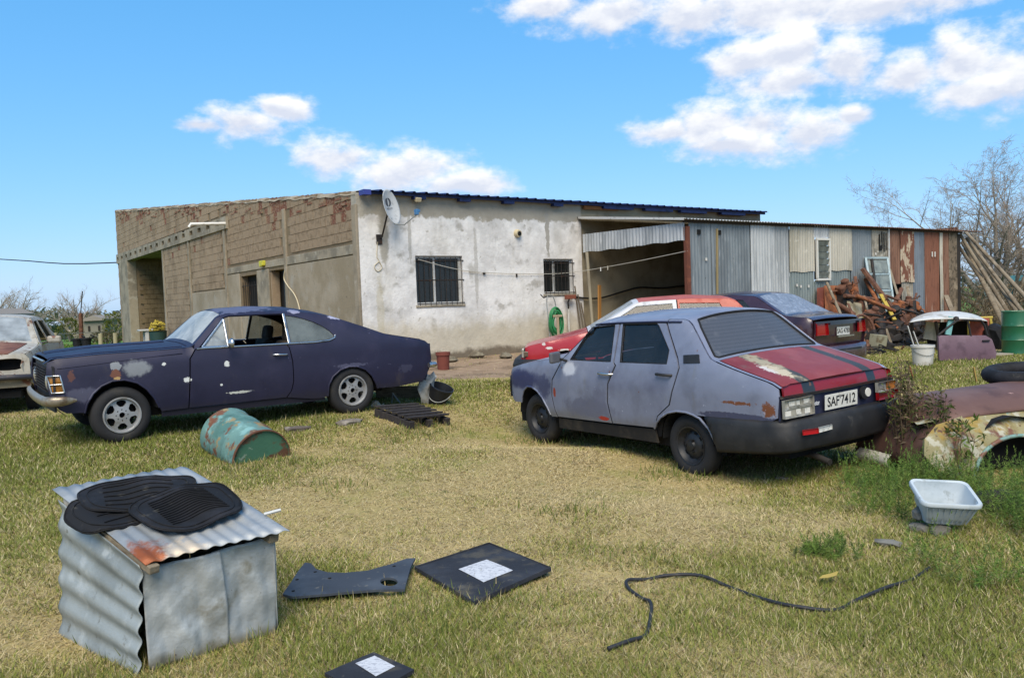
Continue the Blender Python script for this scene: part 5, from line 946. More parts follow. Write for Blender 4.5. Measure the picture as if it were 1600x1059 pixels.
# left wall: sheet corrugated lengthwise, torn lower edge
def kl(u, v):
    z = -.03 + (kz(0, u) + .02) * v; k = .009 * math.sin(v * 2 * math.pi * 5.2) ; e = .03 * math.sin(u * 7) * (1 - v) + .012 * math.sin(u * 23) * (1 - v)
    x, y, _ = KP(0, u * 1.02 - .02, 0); return (x - .012 - k - .035 * (1 - v), y, max(z + e * (v < .3), -.02) if v < .02 else z)
solid(MB().grid(kl, 40, 44).build('corrugated_wall', tin('kennel corrugated', '939999', [('n', '808686', 3, .45, .62), ('n', 'a6abab', 6, .54, .68), ('n', '5f5b50', 8, .62, .72)], rough=.5, bump=.2, var=.18), ken, smooth=180), .003)
def kf(x0, x1, y, sd):
    r = random.Random(sd); a = [r.uniform(0, 6) for _ in range(8)]
    return lambda u, v: (x0 + (x1 - x0) * u + .012 * math.sin(v * 3 + a[0]) * (u > .9), y + .010 * math.sin(u * 4 + a[0]) * math.sin(v * 3 + a[1]) + .006 * math.sin(u * 11 + v * 5 + a[2]) + .005 * math.sin(v * 17 + u * 3 + a[3]) * math.sin(u * 9) + .0014 * math.sin(u * 31 + a[5] + 4 * math.sin(v * 6)) * math.sin(v * 23 + a[6]) + (.005 * max(0, math.sin(u * 14 + a[7])) ** 3), (-.02 + .03 * abs(math.sin(u * 5 + a[4])) * (1 - v)) + v * (kz((x0 + (x1 - x0) * u) / WK, 0) - .01))
solid(MB().grid(kf(-.005, WK * .58, -.012, 1), 36, 28).build('dented_wall', M_tin, ken, smooth=180), .003)
solid(MB().grid(kf(WK * .50, WK * 1.0, .004, 2), 20, 28).build('dented_wall', M_tin, ken, smooth=180), .003)
solid(MB().grid(lambda u, v: (WK + SK * u + .004, DK * u, v * kz(1, u)), 10, 6).build('side_wall', M_tin, ken, smooth=180), .003); solid(MB().grid(lambda u, v: (SK + WK * u, DK, v * kz(u, 1)), 10, 6).build('back_wall', M_tin, ken, smooth=180), .003)
def kr(u, v, off=0):
    uu = -.03 + 1.11 * u; vv = -.08 + 1.18 * v; x, y, _ = KP(uu, vv, 0)
    return (x, y, kz(uu, vv) + .018 + off + .004 * math.sin(uu * 2 * math.pi * 9) + .004 * math.sin(uu * 5 + vv * 4))
solid(MB().grid(kr, 96, 14).build('roof_sheet', M_tinr, ken, smooth=180), .003, 1)
MB().bar(KP(.02, -.10, kz(0, 0) - .025), KP(.02, .9, kz(0, .9) - .03), .045, .035).build('rafter', M_wood, ken, bevel=.004); MB().bar(KP(.98, -.04, kz(1, 0) - .03), KP(.98, .9, kz(1, .9) - .03), .05, .04).build('rafter', M_wood, ken, bevel=.004)
MB().box((.035, .03, .2), (.03, .03, .44)).build('corner_post', M_wood, ken); MB().box((.075, .025, .09), (.025, .03, .24), (0, .06, 0)).build('corner_post', M_red, ken)
MB().tube([KP(1.06, .16, kz(1, .2) + .02), KP(1.19, .14, kz(1, .2) + .03)], .008, 6).build('white_peg', M_wfr, ken)
# rubber car mats lying over the kennel roof
def rmat(name, label, cu, cv, w, h, ang, lift, ribs, drop=False):
    pl = []; R0 = .28
    for k in range(44):
        a = 2 * math.pi * k / 44; x = math.copysign(abs(math.cos(a)) ** .55, math.cos(a)) * w / 2; y = math.copysign(abs(math.sin(a)) ** .6, math.sin(a)) * h / 2
        x *= 1 + .10 * (y / h) + .03 * math.sin(3 * a); pl.append((x, y))
    ca, sa = math.cos(ang), math.sin(ang); ox, oy, _ = KP(cu, cv, 0)
    def f(x, y, d=0):
        X = ox + ca * x - sa * y; Y = oy + sa * x + ca * y; v = Y / DK; u = (X - SK * v) / WK
        z = kz(u, v) + .032 + lift + d + .006 * math.sin(u * 9 + v * 3) + .004 * math.sin(x * 30)
        if u < -.05: z -= (-.05 - u) ** 1.3 * .55
        if v > 1.08: z -= (v - 1.08) * .4
        return (X, Y, z)
    M0 = thing(name, label, 'floor mat', (F_.x, F_.y, F_.z), yawk, 'rubber mats on the kennel'); o = panel('sheet', pl, [], f, M_mat, M0, res=.03, flange=.008, smooth=60); solid(o, .006)
    rb_ = MB()
    for s_ in (1.0, .86): rb_.tube([f(x * s_ * .98, y * s_ * .98, .002) for x, y in pl + pl[:1]], .003, 5)
    rb_.build('raised_edge', M_mat, M0, smooth=80)
    for i in range(ribs):
        t = -.30 + .6 * i / (ribs - 1); L = [f(w * (-.30 + .6 * k / 12), h * (t + .05 * math.sin(k / 12 * math.pi)), .004) for k in range(13)]
        MB().tube(L, .0035, 5).build('rib', M_mat, M0, smooth=80)
    return M0
rmat('floor_mat', 'black ribbed rubber floor mat topmost on the tin kennel roof', .62, .40, .46, .40, rad(12), .024, 13)
rmat('floor_mat', 'flat black rubber mat under the ribbed mat on the kennel', .45, .74, .52, .32, rad(-6), .012, 5)
rmat('floor_mat', 'black rubber mat sagging over the left edge of the kennel roof', .24, .62, .44, .36, rad(14), 0, 4)

def px_panel(name, label, cat, px, holes, mat, thick=.02, lift=.02, bend=0, paper=None, group=None):
    P = [G(*p) for p in px]; c = sum(P, Vector()) / len(P); zc = c.z + lift
    loc = lambda p: (p.x - c.x, p.y - c.y); pl = [loc(p) for p in P]; A = sum(pl[i][0] * pl[(i + 1) % len(pl)][1] - pl[(i + 1) % len(pl)][0] * pl[i][1] for i in range(len(pl)))
    if A < 0: pl = pl[::-1]
    hl = [[loc(G(*p)) for p in h] for h in holes]
    root = thing(name, label, cat, (c.x, c.y, zc), 0, group)
    z = lambda x, y: bend * (math.sin(x * 5 + 1) * .5 + math.cos(y * 6)) ; o = panel('board', pl, hl, lambda x, y: (x, y, z(x, y)), mat, root, res=.05, flange=thick, smooth=50, fdir=(0, 0, -1))
    return root, loc, z
M_bpan = pmat('black pressed board', '2a2b30', [('n', '35373d', 3, .45, .65), ('n', '5a564e', 14, .62, .72), ('n', '4a463f', 5, .55, .7)], rough=.75, bump=.25, var=.25, spec=.25)
M_gpan = pmat('dark grey plastic', '3a3f47', [('n', '474d55', 3, .45, .65), ('n', '6d6b64', 16, .62, .72)], rough=.7, var=.25, spec=.25)
M_paper = pmat('printed label', 'c2c2c4', [('n', '8f8f95', 30, .56, .62, (1, 3, 1)), ('n', 'a3a3a9', 60, .54, .6)], rough=.7, var=.08)
cr8 = lambda x, y: (420 + x / 3.3333, 830 + y / 3.3333)
lt_, loc, z_ = px_panel('trim_panel', 'dark curved plastic trim panel with a round hole lying on grass', 'panel', [cr8(*p) for p in ((75, 378), (120, 320), (190, 205), (222, 212), (250, 252), (310, 272), (400, 276), (520, 264), (640, 226), (720, 190), (765, 186), (745, 232), (710, 348), (560, 354), (300, 377), (130, 390))], [[cr8(628 + 46 * math.cos(a), 317 + 19 * math.sin(a)) for a in np.linspace(0, 6.28, 16, endpoint=False)]], M_gpan, .012, .05, .012)
for x, y in ((150, 310), (245, 270), (320, 305), (655, 240), (130, 365)): p = loc(G(*cr8(x, y))); MB().lathe([(0, 0), (.009, 0), (.009, .003), (0, .004)], 8, Matrix.Translation((*p, z_(*p)))).build('fixing_hole', M_dark, lt_)
def label_panel(lbl, corners, paper, tilt=0):
    r_, loc, z_ = px_panel('door_board', lbl, 'board', corners, [], M_bpan, .015, .035, .006)
    pp_ = [loc(G(*p)) for p in paper]; A = sum(pp_[i][0] * pp_[(i + 1) % 4][1] - pp_[(i + 1) % 4][0] * pp_[i][1] for i in range(4)); pp_ = pp_ if A > 0 else pp_[::-1]
    panel('paper_label', pp_, [], lambda x, y: (x, y, z_(x, y) + .0035), M_paper, r_, res=.05, flange=.001); return r_, loc, z_
sq, loc, z_ = label_panel('black square board with a white paper label lying on grass', [(648, 895), (765, 857), (862, 901), (741, 950)], [(717, 900), (761, 886), (802, 904), (756, 920)])
L4 = [loc(G(*p)) for p in ((648, 895), (765, 857), (862, 901), (741, 950))]; MB().tube([(x * .985, y * .985, z_(x, y) + .003) for x, y in L4 + L4[:1]], .006, 5).build('raised_edge', M_bpan, sq)
label_panel('dark board with a torn paper label lying below the kennel', [(508, 1066), (584, 1031), (648, 1062), (575, 1105)], [(556, 1052), (586, 1039), (618, 1058), (588, 1074)])
# garden hose and leaf in the grass
hp = [(950, 1020), (985, 1010), (1008, 996), (1016, 975), (1017, 950), (1002, 937), (982, 924), (981, 914), (1010, 908), (1045, 904), (1095, 907), (1140, 920), (1200, 944), (1250, 957), (1305, 956), (1340, 943), (1385, 926), (1425, 908), (1452, 893)]
cable('garden_hose', 'long black hose snaking across the dry grass', [G(*p, .020 + .010 * math.sin(i * 2.1)) for i, p in enumerate(hp)], .009, pmat('hose rubber', '26262a', [('n', '3d3a36', 20, .55, .7)], rough=.6), cat='hose')
p = G(1295, 916, .045); tag(mesh('fallen_leaf', [(-.05, 0, 0), (-.02, -.03, .012), (.03, -.025, .02), (.055, .01, .03), (.02, .03, .012), (-.02, .028, .006)], [(0, 1, 5), (1, 2, 4, 5), (2, 3, 4)], pmat('yellow leaf', 'b59a4c', rough=.8), loc=p), 'yellow fallen leaf near the black hose', 'leaf')

# half sunk oil drum
M_drum = pmat('turquoise drum paint', '5e807a', [('n', '486c66', 3, .45, .62), ('n', '79a09c', 5, .54, .68), ('n', '6b4632', 5, .53, .60), ('n', '8a7a58', 7, .57, .66), ('n', '4a3428', 14, .64, .7)], rough=.65, bump=.3, var=.2)
M_drume = pmat('green drum end paint', '3f6a55', [('n', '5a4030', 5, .52, .6), ('n', '355a4a', 3, .5, .7), ('n', '7d8f80', 9, .62, .7)], rough=.65, bump=.2, var=.2)
a_ = Vector((-2.48, 7.81, .065)); b_ = Vector((-3.04, 8.47, .215)); drum = thing('oil_drum', 'rusty turquoise oil drum half sunk in the grass', 'drum', (a_.x, a_.y, a_.z))
MD = mat_along((0, 0, 0), tuple(b_ - a_)); Ln = (b_ - a_).length; pr = [(.285, 0), (.292, .01), (.285, .025)]
for c in (Ln * .33, Ln * .66): pr += [(.283, c - .03), (.292, c - .008), (.292, c + .008), (.283, c + .03)]
pr += [(.285, Ln - .025), (.292, Ln - .01), (.285, Ln)]
MB().lathe(pr, 48, MD).build('shell', M_drum, drum, smooth=60); MB().lathe([(.285, .0), (.28, .02), (0, .02)], 48, MD).build('end', M_drume, drum); MB().lathe([(0, Ln - .02), (.28, Ln - .02), (.285, Ln)], 48, MD).build('end', M_drume, drum)
MB().lathe([(.282, -.006), (.294, -.004), (.294, .012), (.286, .014)], 48, MD).build('rim', M_rust_ := pmat('rusty iron', '5e3f30', [('n', '74503c', 6, .45, .65), ('n', '43291f', 9, .5, .7)], rough=.9, bump=.4, var=.2), drum, smooth=50)

# pallet, buckets and bits behind the coupe
M_pal = pmat('charred pallet wood', '2f2b2b', [('n', '3d3836', 5, .45, .65, (1, 6, 1)), ('n', '211e1e', 9, .5, .7)], rough=.9, bump=.4, var=.2)
A_, B2, C2 = G(603.5, 648.5), G(641.7, 671.7), G(702.5, 665); pal = thing('wood_pallet', 'small charred wooden pallet lying on the grass behind the coupe', 'pallet', B2)
e1 = C2 - B2; e2 = A_ - B2; e2 = (e2 - e1.normalized() * e2.dot(e1.normalized()) * .6); HP = .13; up_ = Vector((0, 0, 1)); pw = e2.length
for k in range(6):
    c0 = e2 * ((k + .5) / 6) + up_ * (HP + random.uniform(-.004, .004)); MB().bar(c0 - e1 * .01, c0 + e1 * 1.01, pw / 6 - .03, .022).build('plank', M_pal, pal, bevel=.004)
for t in (.04, .5, .96): MB().bar(e1 * t + up_ * (HP / 2 - .02), e1 * t + e2 + up_ * (HP / 2 - .02), .07, HP - .03).build('bearer', M_pal, pal, bevel=.004)
p = G(681, 631); bk = thing('black_bucket', 'black builders bucket tipped over beside the pallet', 'bucket', p, (rad(8), rad(24), rad(-10)))
MB().lathe([(0, .01), (.105, .01), (.115, 0), (.165, .25), (.175, .25), (.175, .27), (.16, .27), (.11, .03), (0, .025)], 28).build('tub', pmat('black bucket plastic', '1b1d22', [('n', '2e3036', 6, .5, .7)], rough=.5), bk, smooth=50); MB().tube([(.17 * math.cos(a), -.17 * abs(math.sin(a)) - .01, .25 - .16 * math.sin(a)) for a in np.linspace(0, math.pi, 14)], .005, 5).build('handle', M_galv, bk)
M_rag = pmat('dirty white plastic', 'b9b7b0', [('n', '98948a', 6, .5, .66)], rough=.8)
def blob(name, label, cat, loc, size, mat, seed, n=2, group=None):
    import bmesh; bm = bmesh.new(); bmesh.ops.create_icosphere(bm, subdivisions=n, radius=.5); r = random.Random(seed); ph = [r.uniform(0, 6) for _ in range(6)]
    for v in bm.verts:
        c = v.co.normalized(); k = 1 + .22 * math.sin(c.x * 4 + ph[0]) * math.sin(c.y * 5 + ph[1]) + .15 * math.sin(c.z * 6 + ph[2]) + r.uniform(-.07, .07); v.co = Vector((c.x * size[0] / 2 * k, c.y * size[1] / 2 * k, max(c.z * k, -.75) * size[2] / 2))
    me = bpy.data.meshes.new(name); bm.to_mesh(me); bm.free(); me.materials.append(mat); return tag(link(name, me, None, loc, (0, 0, r.uniform(0, 6))), label, cat, group)
rg_ = MB().grid(lambda u, v: (-.14 + .2 * u + .05 * v * math.sin(u * 3) + .02 * math.sin(v * 9), .12 * u + .04 * math.sin(v * 7 + u * 4), .44 - .42 * v + .03 * math.sin(u * 7 + v * 3)), 12, 12); tag(solid(rg_.build('plastic_sheet', M_rag, loc=G(672, 633), smooth=180), .004), 'crumpled white plastic sheet draped behind the black bucket', 'plastic sheet')
tag(MB().box((0, 0, .03), (.34, .05, .05)).build('pipe_offcut', M_rag, loc=at(664, 592, 11.7), rot=(0, .05, .2), bevel=.02), 'white plastic offcut tucked under the tail of the coupe', 'offcut')
blob('rubble_lump', 'white rubble lump beside the rear wheel of the coupe', 'rubble', G(587, 636, .02), (.13, .10, .13), pmat('white rubble', 'bdb6a4', rough=.95, bump=.5), 3)
blob('rubble_chip', 'tiny white chip on the grass by the rubble lump', 'rubble', G(599, 634, .015), (.05, .04, .03), MATS['white rubble'], 4)
a = G(588, 622, .06); b = G(668, 624, .09); tag(MB().bar((0, 0, 0), b - a, .03, .22).build('timber_plank', M_wood, loc=a, bevel=.005), 'weathered plank lying behind the rear wheel of the coupe', 'plank')
a = G(612, 630); tag(MB().tube([(0, 0, .0), (.02, 0, .14), (.12, -.02, .0)], .012, 6).build('jack_stand', M_galv, loc=a), 'bent grey iron stand propped under the plank', 'stand')
for i, (x, y, w, h, lb) in enumerate(((465, 672, .34, .05, 'dark flat stone in the grass before the coupe'), (546, 662, .36, .05, 'pale grey flat stone in the grass between coupe and pallet'), (1225, 749, .16, .02, 'small pale chip on grass behind the saloon'))): blob('flat_stone', lb, 'stone', G(x, y, .005), (w, w * .5, h * 2), pmat('flat stone %d' % (i % 2), '6f665c' if i != 0 else '584f48', [('n', '8a8278', 8, .5, .66)], rough=.95, bump=.6), 20 + i)
p = MH @ Vector((2.0, -1.6, 0)); p.z = gzf(p.x, p.y); p = G(693, 578); pot = thing('clay_pot', 'dark red clay pot standing on bare earth by the white wall', 'pot', p); MB().lathe([(0, 0), (.11, 0), (.125, .28), (.14, .28), (.14, .34), (.12, .34), (.10, .05), (0, .05)], 24).build('vessel', pmat('red clay', '6e3a30', [('n', '5a2c24', 6, .5, .7)], rough=.85), pot, smooth=40); MB().lathe([(0, .3), (.118, .3)], 20).build('soil', M_dirt, pot)
for i, (px, py, s_, lb) in enumerate(((722, 556, (.55, .3, .32), 'large grey rubble block against the white wall'), (745, 560, (.35, .2, .2), 'smaller rubble block right of the large grey block'), (705, 566, (.3, .2, .14), 'flat rubble piece beside the red clay pot'), (790, 560, (.4, .25, .16), 'broken concrete lump at the foot of the white wall'))): blob('rubble_block', lb, 'rubble', G(px, py, s_[2] * .32), s_, pmat('grey rubble', '78705f', [('n', '5a5244', 5, .45, .62)], rough=.95, bump=.6, rnd=True), 40 + i)
# hose cart and standpipe at the white wall
hc = thing('hose_cart', 'hose reel cart with a green hose coil against the white wall', 'hose reel', MH @ Vector((4.62, -.28, 0)), YAW)
cart = MB(); 
for s_ in (-.13, .13): cart.tube([(s_, -.05, .02), (s_, .02, .85), (s_ * .95, .06, 1.12), (s_ * .6, .08, 1.27)], .013, 6)
cart.tube([(-.08, .08, 1.27), (.08, .08, 1.27)], .013, 6); cart.tube([(-.13, .0, .2), (.13, .0, .2)], .013, 6); cart.build('frame', M_galv, hc, smooth=60)
cart = MB().tube([(-.08, .08, 1.26), (-.2, .06, 1.22), (-.32, .02, 1.30)], .012, 6); cart.build('handle', M_iron, hc)
hs_ = MB(); r_ = random.Random(2)
for k in range(24): ry = r_.uniform(.14, .34); rx = ry * .5 + r_.uniform(-.02, .02); y0 = -.10 + r_.uniform(-.05, .05); hs_.tube([(rx * math.cos(a), y0 + .02 * math.sin(a * 2 + k), .66 + ry * math.sin(a)) for a in np.linspace(0, 6.2832, 25)], .013, 6)
hs_.build('hose_coil', pmat('green hose', '2c7a4a', [('n', '246640', 8, .5, .66)], rough=.4), hc, smooth=80)
MB().box((0, -.17, .80), (.26, .03, .05)).box((0, -.17, .55), (.06, .03, .5)).build('crossbar', pmat('pale wood', 'a3927a', rough=.9), hc, bevel=.005)
sp = thing('standpipe', 'white standpipe with a rusty tap box on the white wall', 'standpipe', MH @ Vector((5.22, -.12, 0)), YAW)
MB().tube([(0, 0, 0), (0, 0, .75), (.01, -.01, 1.0)], .025, 8).build('pipe', M_rag, sp, smooth=60); MB().tube([(.0, -.01, .95), (-.04, -.04, 1.1), (.02, -.03, 1.2)], .02, 8).build('tap', M_iron, sp, smooth=60); MB().box((.05, -.02, 1.22), (.26, .12, .10)).build('shelf_box', pmat('brick red box', '7a4636', rough=.9), sp, bevel=.01)

# white tub on blocks
M_tub = pmat('white tub plastic', 'b4bcc0', [('n', '9aa4a8', 4, .48, .66), ('n', '8a8f8c', 9, .6, .72)], rough=.4, var=.1)
p = G(1472, 832); tub = thing('plastic_tub', 'white plastic tub tilted on broken blocks in the weeds', 'tub', p, 0)
def rrect(w, d, r, n=5): return [(sx * (w / 2 - r) + r * math.cos(rad(a)), sy * (d / 2 - r) + r * math.sin(rad(a))) for sx, sy, a0 in ((1, 1, 0), (-1, 1, 90), (-1, -1, 180), (1, -1, 270)) for a in np.linspace(a0, a0 + 90, n)]
TM = Matrix.Translation((.02, .05, .085)) @ __import__('mathutils').Euler((rad(17), rad(3), rad(-9))).to_matrix().to_4x4(); tb = MB()
rings = [(.20, .14, .03, .03), (.24, .17, .04, .0), (.315, .265, .045, .15), (.35, .30, .05, .152), (.352, .302, .05, .17), (.34, .29, .045, .178), (.31, .26, .04, .172), (.275, .225, .04, .06), (.24, .19, .04, .025)]
V = [TM @ Vector((x, y, z)) for w, d, r, z in [(rings[1][0] * .96, rings[1][1] * .96, .03, 0)] + rings[1:] for x, y in rrect(w, d, r)]; n = 20; nr = len(rings)
mesh('basin', V, [(i * n + k, i * n + (k + 1) % n, (i + 1) * n + (k + 1) % n, (i + 1) * n + k) for i in range(nr - 1) for k in range(n)] + [tuple(range(n))[::-1], tuple(range((nr - 1) * n, nr * n))], M_tub, tub, smooth=45)
fl = MB()
for k in range(9): x = -.11 + k * .0275; fl.bar(TM @ Vector((x, -.092, .012)), TM @ Vector((x * 1.25, -.134, .14)), .006, .008)
tag(fl.build('flute', M_tub, tub), kind='stuff')
M_blk = pmat('broken concrete', '77746c', [('n', '5f5c54', 6, .45, .62)], rough=.95, bump=.6, rnd=True)
for i, (px, py, s_, lb) in enumerate(((1437, 812, (.10, .10, .11), 'upper broken concrete block left of the white tub'), (1440, 832, (.13, .12, .09), 'lower broken concrete block beneath the white tub'), (1472, 836, (.2, .12, .09), 'flat concrete block right under the white tub'), (1390, 855, (.16, .1, .04), 'thin grey rag of sacking on grass left of the tub'))): q_ = G(px, py if i else 830, .02 + (.08 if i == 0 else 0)); q_.y += .02; blob('concrete_block', lb, 'block', q_, s_, M_blk, 60 + i, 1)
# ================================================================ junk by the shed and the wreck on the right
def shp(px, py, y=-.6): return MS @ hit(MS, px, py, 1, y)
rj = random.Random(31); M_rust = MATS['rusty iron']
M_rust2 = pmat('orange rust', '7c4a2e', [('n', '8f5a38', 5, .45, .65), ('n', '5a3422', 8, .5, .7)], rough=.9, bump=.3, rnd=True); M_tim = pmat('grey timber', '807564', [('n', '695e4e', 4, .45, .62, (1, 1, .2)), ('n', '93897a', 8, .55, .7)], rough=.95, bump=.5, rnd=True); M_ddk = pmat('oily black', '1e1b1a', [('n', '35291f', 6, .5, .68)], rough=.7, rnd=True)
def stick(name, label, cat, a, b, r, mat, r2=None, square=False, grp=None):
    a = Vector(a); b = Vector(b); m = MB()
    if square: m.bar((0, 0, 0), b - a, r, r * .45)
    else: m.tube([(0, 0, 0), (b - a) * .5 + Vector((0, 0, .01)), b - a], [r, (r + (r2 or r)) / 2, r2 or r], 8)
    return tag(m.build(name, mat, loc=a, smooth=None if square else 60, bevel=.004 if square else 0), label, cat, grp)
def gp(px, py, y=-.6):                                                   # foot of a leaning thing: on the ground below a shed-frame direction
    w = shp(px, py, y); w.z = gzf(w.x, w.y) - .02; return w
# leaning sheets
def lean(name, label, cat, pts, y0, y1, mat, corr=0, th=.006):
    """sheet through four photo points: lower pair at shed-frame distance y0, upper pair at y1"""
    Q = [shp(pts[0][0], pts[0][1], y0), shp(pts[1][0], pts[1][1], y0), shp(pts[2][0], pts[2][1], y1), shp(pts[3][0], pts[3][1], y1)]; o0 = Q[0].copy(); Q = [q - o0 for q in Q]
    g = MB().grid(lambda u, v: tuple((Q[0] * (1 - u) + Q[1] * u) * (1 - v) + (Q[3] * (1 - u) + Q[2] * u) * v + Vector((0, -1, 0)) * (corr * math.sin(u * 30) + .01 * math.sin(v * 5 + u * 3))), 24, 8)
    return tag(solid(g.build(name, mat, loc=o0, smooth=180), th), label, cat)
lean('rusty_sheet', 'tall orange rust sheet leaning under the louvre window', 'metal sheet', [(1290, 500), (1318, 506), (1312, 446), (1288, 446)], -.45, -.08, M_rust2)
lean('rusty_sheet', 'dark red rusty sheet standing left of the orange sheet', 'metal sheet', [(1276, 500), (1292, 503), (1288, 448), (1277, 450)], -.35, -.07, pmat('dark red rust', '5f3024', [('n', '7a4030', 5, .5, .7)], rough=.9))
lean('rusty_sheet', 'curled brown rusty sheet beside the orange sheet', 'metal sheet', [(1312, 512), (1330, 516), (1330, 440), (1311, 446)], -.5, -.12, M_rust, .02)
lean('plywood_sheet', 'pale stained board leaning among the scrap', 'board', [(1322, 530), (1352, 530), (1346, 474), (1324, 470)], -.95, -.5, pmat('stained ply', '8d8570', [('n', '75694f', 3, .45, .62), ('n', '9d9a8c', 6, .55, .7)], rough=.9))
lean('yellow_sheet', 'yellow enamelled panel half hidden in the scrap heap', 'panel', [(1345, 515), (1358, 520), (1352, 478), (1343, 478)], -.8, -.4, pmat('yellow enamel', 'a8923a', [('n', '6b5a34', 5, .54, .66)], rough=.6))
gd = thing('glazed_door', 'old pale blue glazed door leaning on the tin wall', 'door', shp(1372, 520, -.6))
Q = [shp(1372, 520, -.6), shp(1402, 520, -.6), shp(1386, 403, -.06), shp(1352, 403, -.06)]; Q = [q - Q[0] for q in Q]; gq = lambda u, v, d=0: (Q[0] * (1 - u) + Q[1] * u) * (1 - v) + (Q[3] * (1 - u) + Q[2] * u) * v + Vector((.35, -.55, .2)) * d
M_pbl = pmat('pale blue wood', '9fb0b4', [('n', '86979b', 4, .48, .66), ('n', '7a7468', 9, .6, .7)], rough=.7)
fr_ = MB()
for a, b in (((0, 0), (0, 1)), ((1, 0), (1, 1)), ((0, 1), (1, 1)), ((0, .34), (1, .34)), ((0, .56), (1, .56)), ((0, .78), (1, .78)), ((0, 0), (1, 0))): fr_.bar(gq(*a), gq(*b), .06, .05)
fr_.build('door_frame', M_pbl, gd)
for v0, v1 in ((.36, .54), (.58, .76), (.8, .97)): mesh('pane', [gq(.05, v0, .01), gq(.95, v0, .01), gq(.95, v1, .01), gq(.05, v1, .01)], [(0, 1, 2, 3)], MATS['louvre glass'], gd)
mesh('lower_panel', [gq(.05, .02, .012), gq(.95, .02, .012), gq(.95, .33, .012), gq(.05, .33, .012)], [(0, 1, 2, 3)], M_pbl, gd)
# big rusty channel, planks, pipes
sp_ = [((1348, 420), (1412, 505), .17, M_rust, True, 'steel_channel', 'heavy rust brown steel channel leaning against the tin wall', 'steel beam', -.15, -1.1),
       ((1390, 420), (1408, 478), .06, M_tim, True, 'timber_batten', 'pale timber batten leaning right of the glazed door', 'batten', -.08, -.6),
       ((1292, 442), (1318, 502), .035, M_tim, False, 'wood_pole', 'thin pale pole crossing the orange rust sheet', 'pole', -.2, -.9),
       ((1325, 474), (1360, 555), .05, M_rust, True, 'angle_iron', 'long rusty angle iron slanting down behind the maroon saloon', 'angle iron', -.9, -1.9),
       ((1350, 462), (1364, 520), .05, M_tim, True, 'timber_batten', 'short upright batten in the middle of the scrap heap', 'batten', -.5, -1.0),
       ((1376, 460), (1398, 500), .09, MATS['yellow enamel'], True, 'yellow_bar', 'yellow painted bar along the rusty channel', 'bar', -.7, -1.2),
       ((1362, 405), (1370, 470), .04, M_ddk, False, 'iron_rod', 'black iron rod standing left of the glazed door', 'rod', -.1, -.4),
       ((1382, 507), (1395, 545), .06, M_tim, True, 'timber_stub', 'split pale timber stub at the front of the heap', 'timber', -1.3, -1.6),
       ((1374, 500), (1378, 548), .13, M_ddk, False, 'black_pipe', 'stout black pipe standing in the scrap heap', 'pipe', -1.2, -1.4),
       ((1320, 462), (1380, 470), .05, M_rust, False, 'axle_tube', 'rusty axle tube lying across the heap behind the pale board', 'axle', -.5, -.5),
       ((1385, 462), (1425, 478), .035, M_rust, False, 'rusty_rod', 'thin rusty rod lying across the top of the heap', 'rod', -.8, -.7),
       ((1399, 475), (1438, 463), .014, M_ddk, False, 'thin_rod', 'thin dark rod rising to the right from the heap', 'rod', -.6, -.3),
       ((1336, 432), (1346, 505), .08, M_rust, True, 'rusty_strap', 'flat rusty strap standing behind the pale stained board', 'strap', -.1, -.6),
       ((1352, 436), (1384, 498), .05, M_rust2, False, 'rusty_pipe', 'orange rusty pipe leaning under the heavy channel', 'pipe', -.12, -.9),
       ((1408, 452), (1386, 505), .06, M_rust, False, 'bent_pipe', 'brown pipe crossing the yellow bar the other way', 'pipe', -.3, -1.0),
       ((1418, 448), (1426, 505), .07, M_tim, True, 'grey_board', 'narrow grey board upright right of the glazed door', 'board', -.1, -.7),
       ((1338, 462), (1398, 486), .045, M_rust2, False, 'drive_shaft', 'long orange drive shaft lying over the scrap heap', 'shaft', -.7, -1.1),
       ((1432, 458), (1412, 520), .05, M_rust, True, 'rusty_angle', 'short rusty angle leaning at the right of the heap', 'angle iron', -.3, -1.1),
       ((1300, 470), (1335, 492), .06, M_rust, False, 'exhaust_length', 'brown length of exhaust behind the maroon saloon boot', 'exhaust', -.5, -.8),
       ((1478, 462), (1490, 492), .12, M_tim, True, 'wide_plank', 'wide grey plank propped at the shed corner', 'plank', -.12, -.6)]
for (x0, y0), (x1, y1), r, m, sq_, nm, lb, cat, ya, yb in sp_:
    a = shp(x0, y0, ya); b = shp(x1, y1, yb); stick(nm, lb, cat, b, a, r, m, square=sq_)
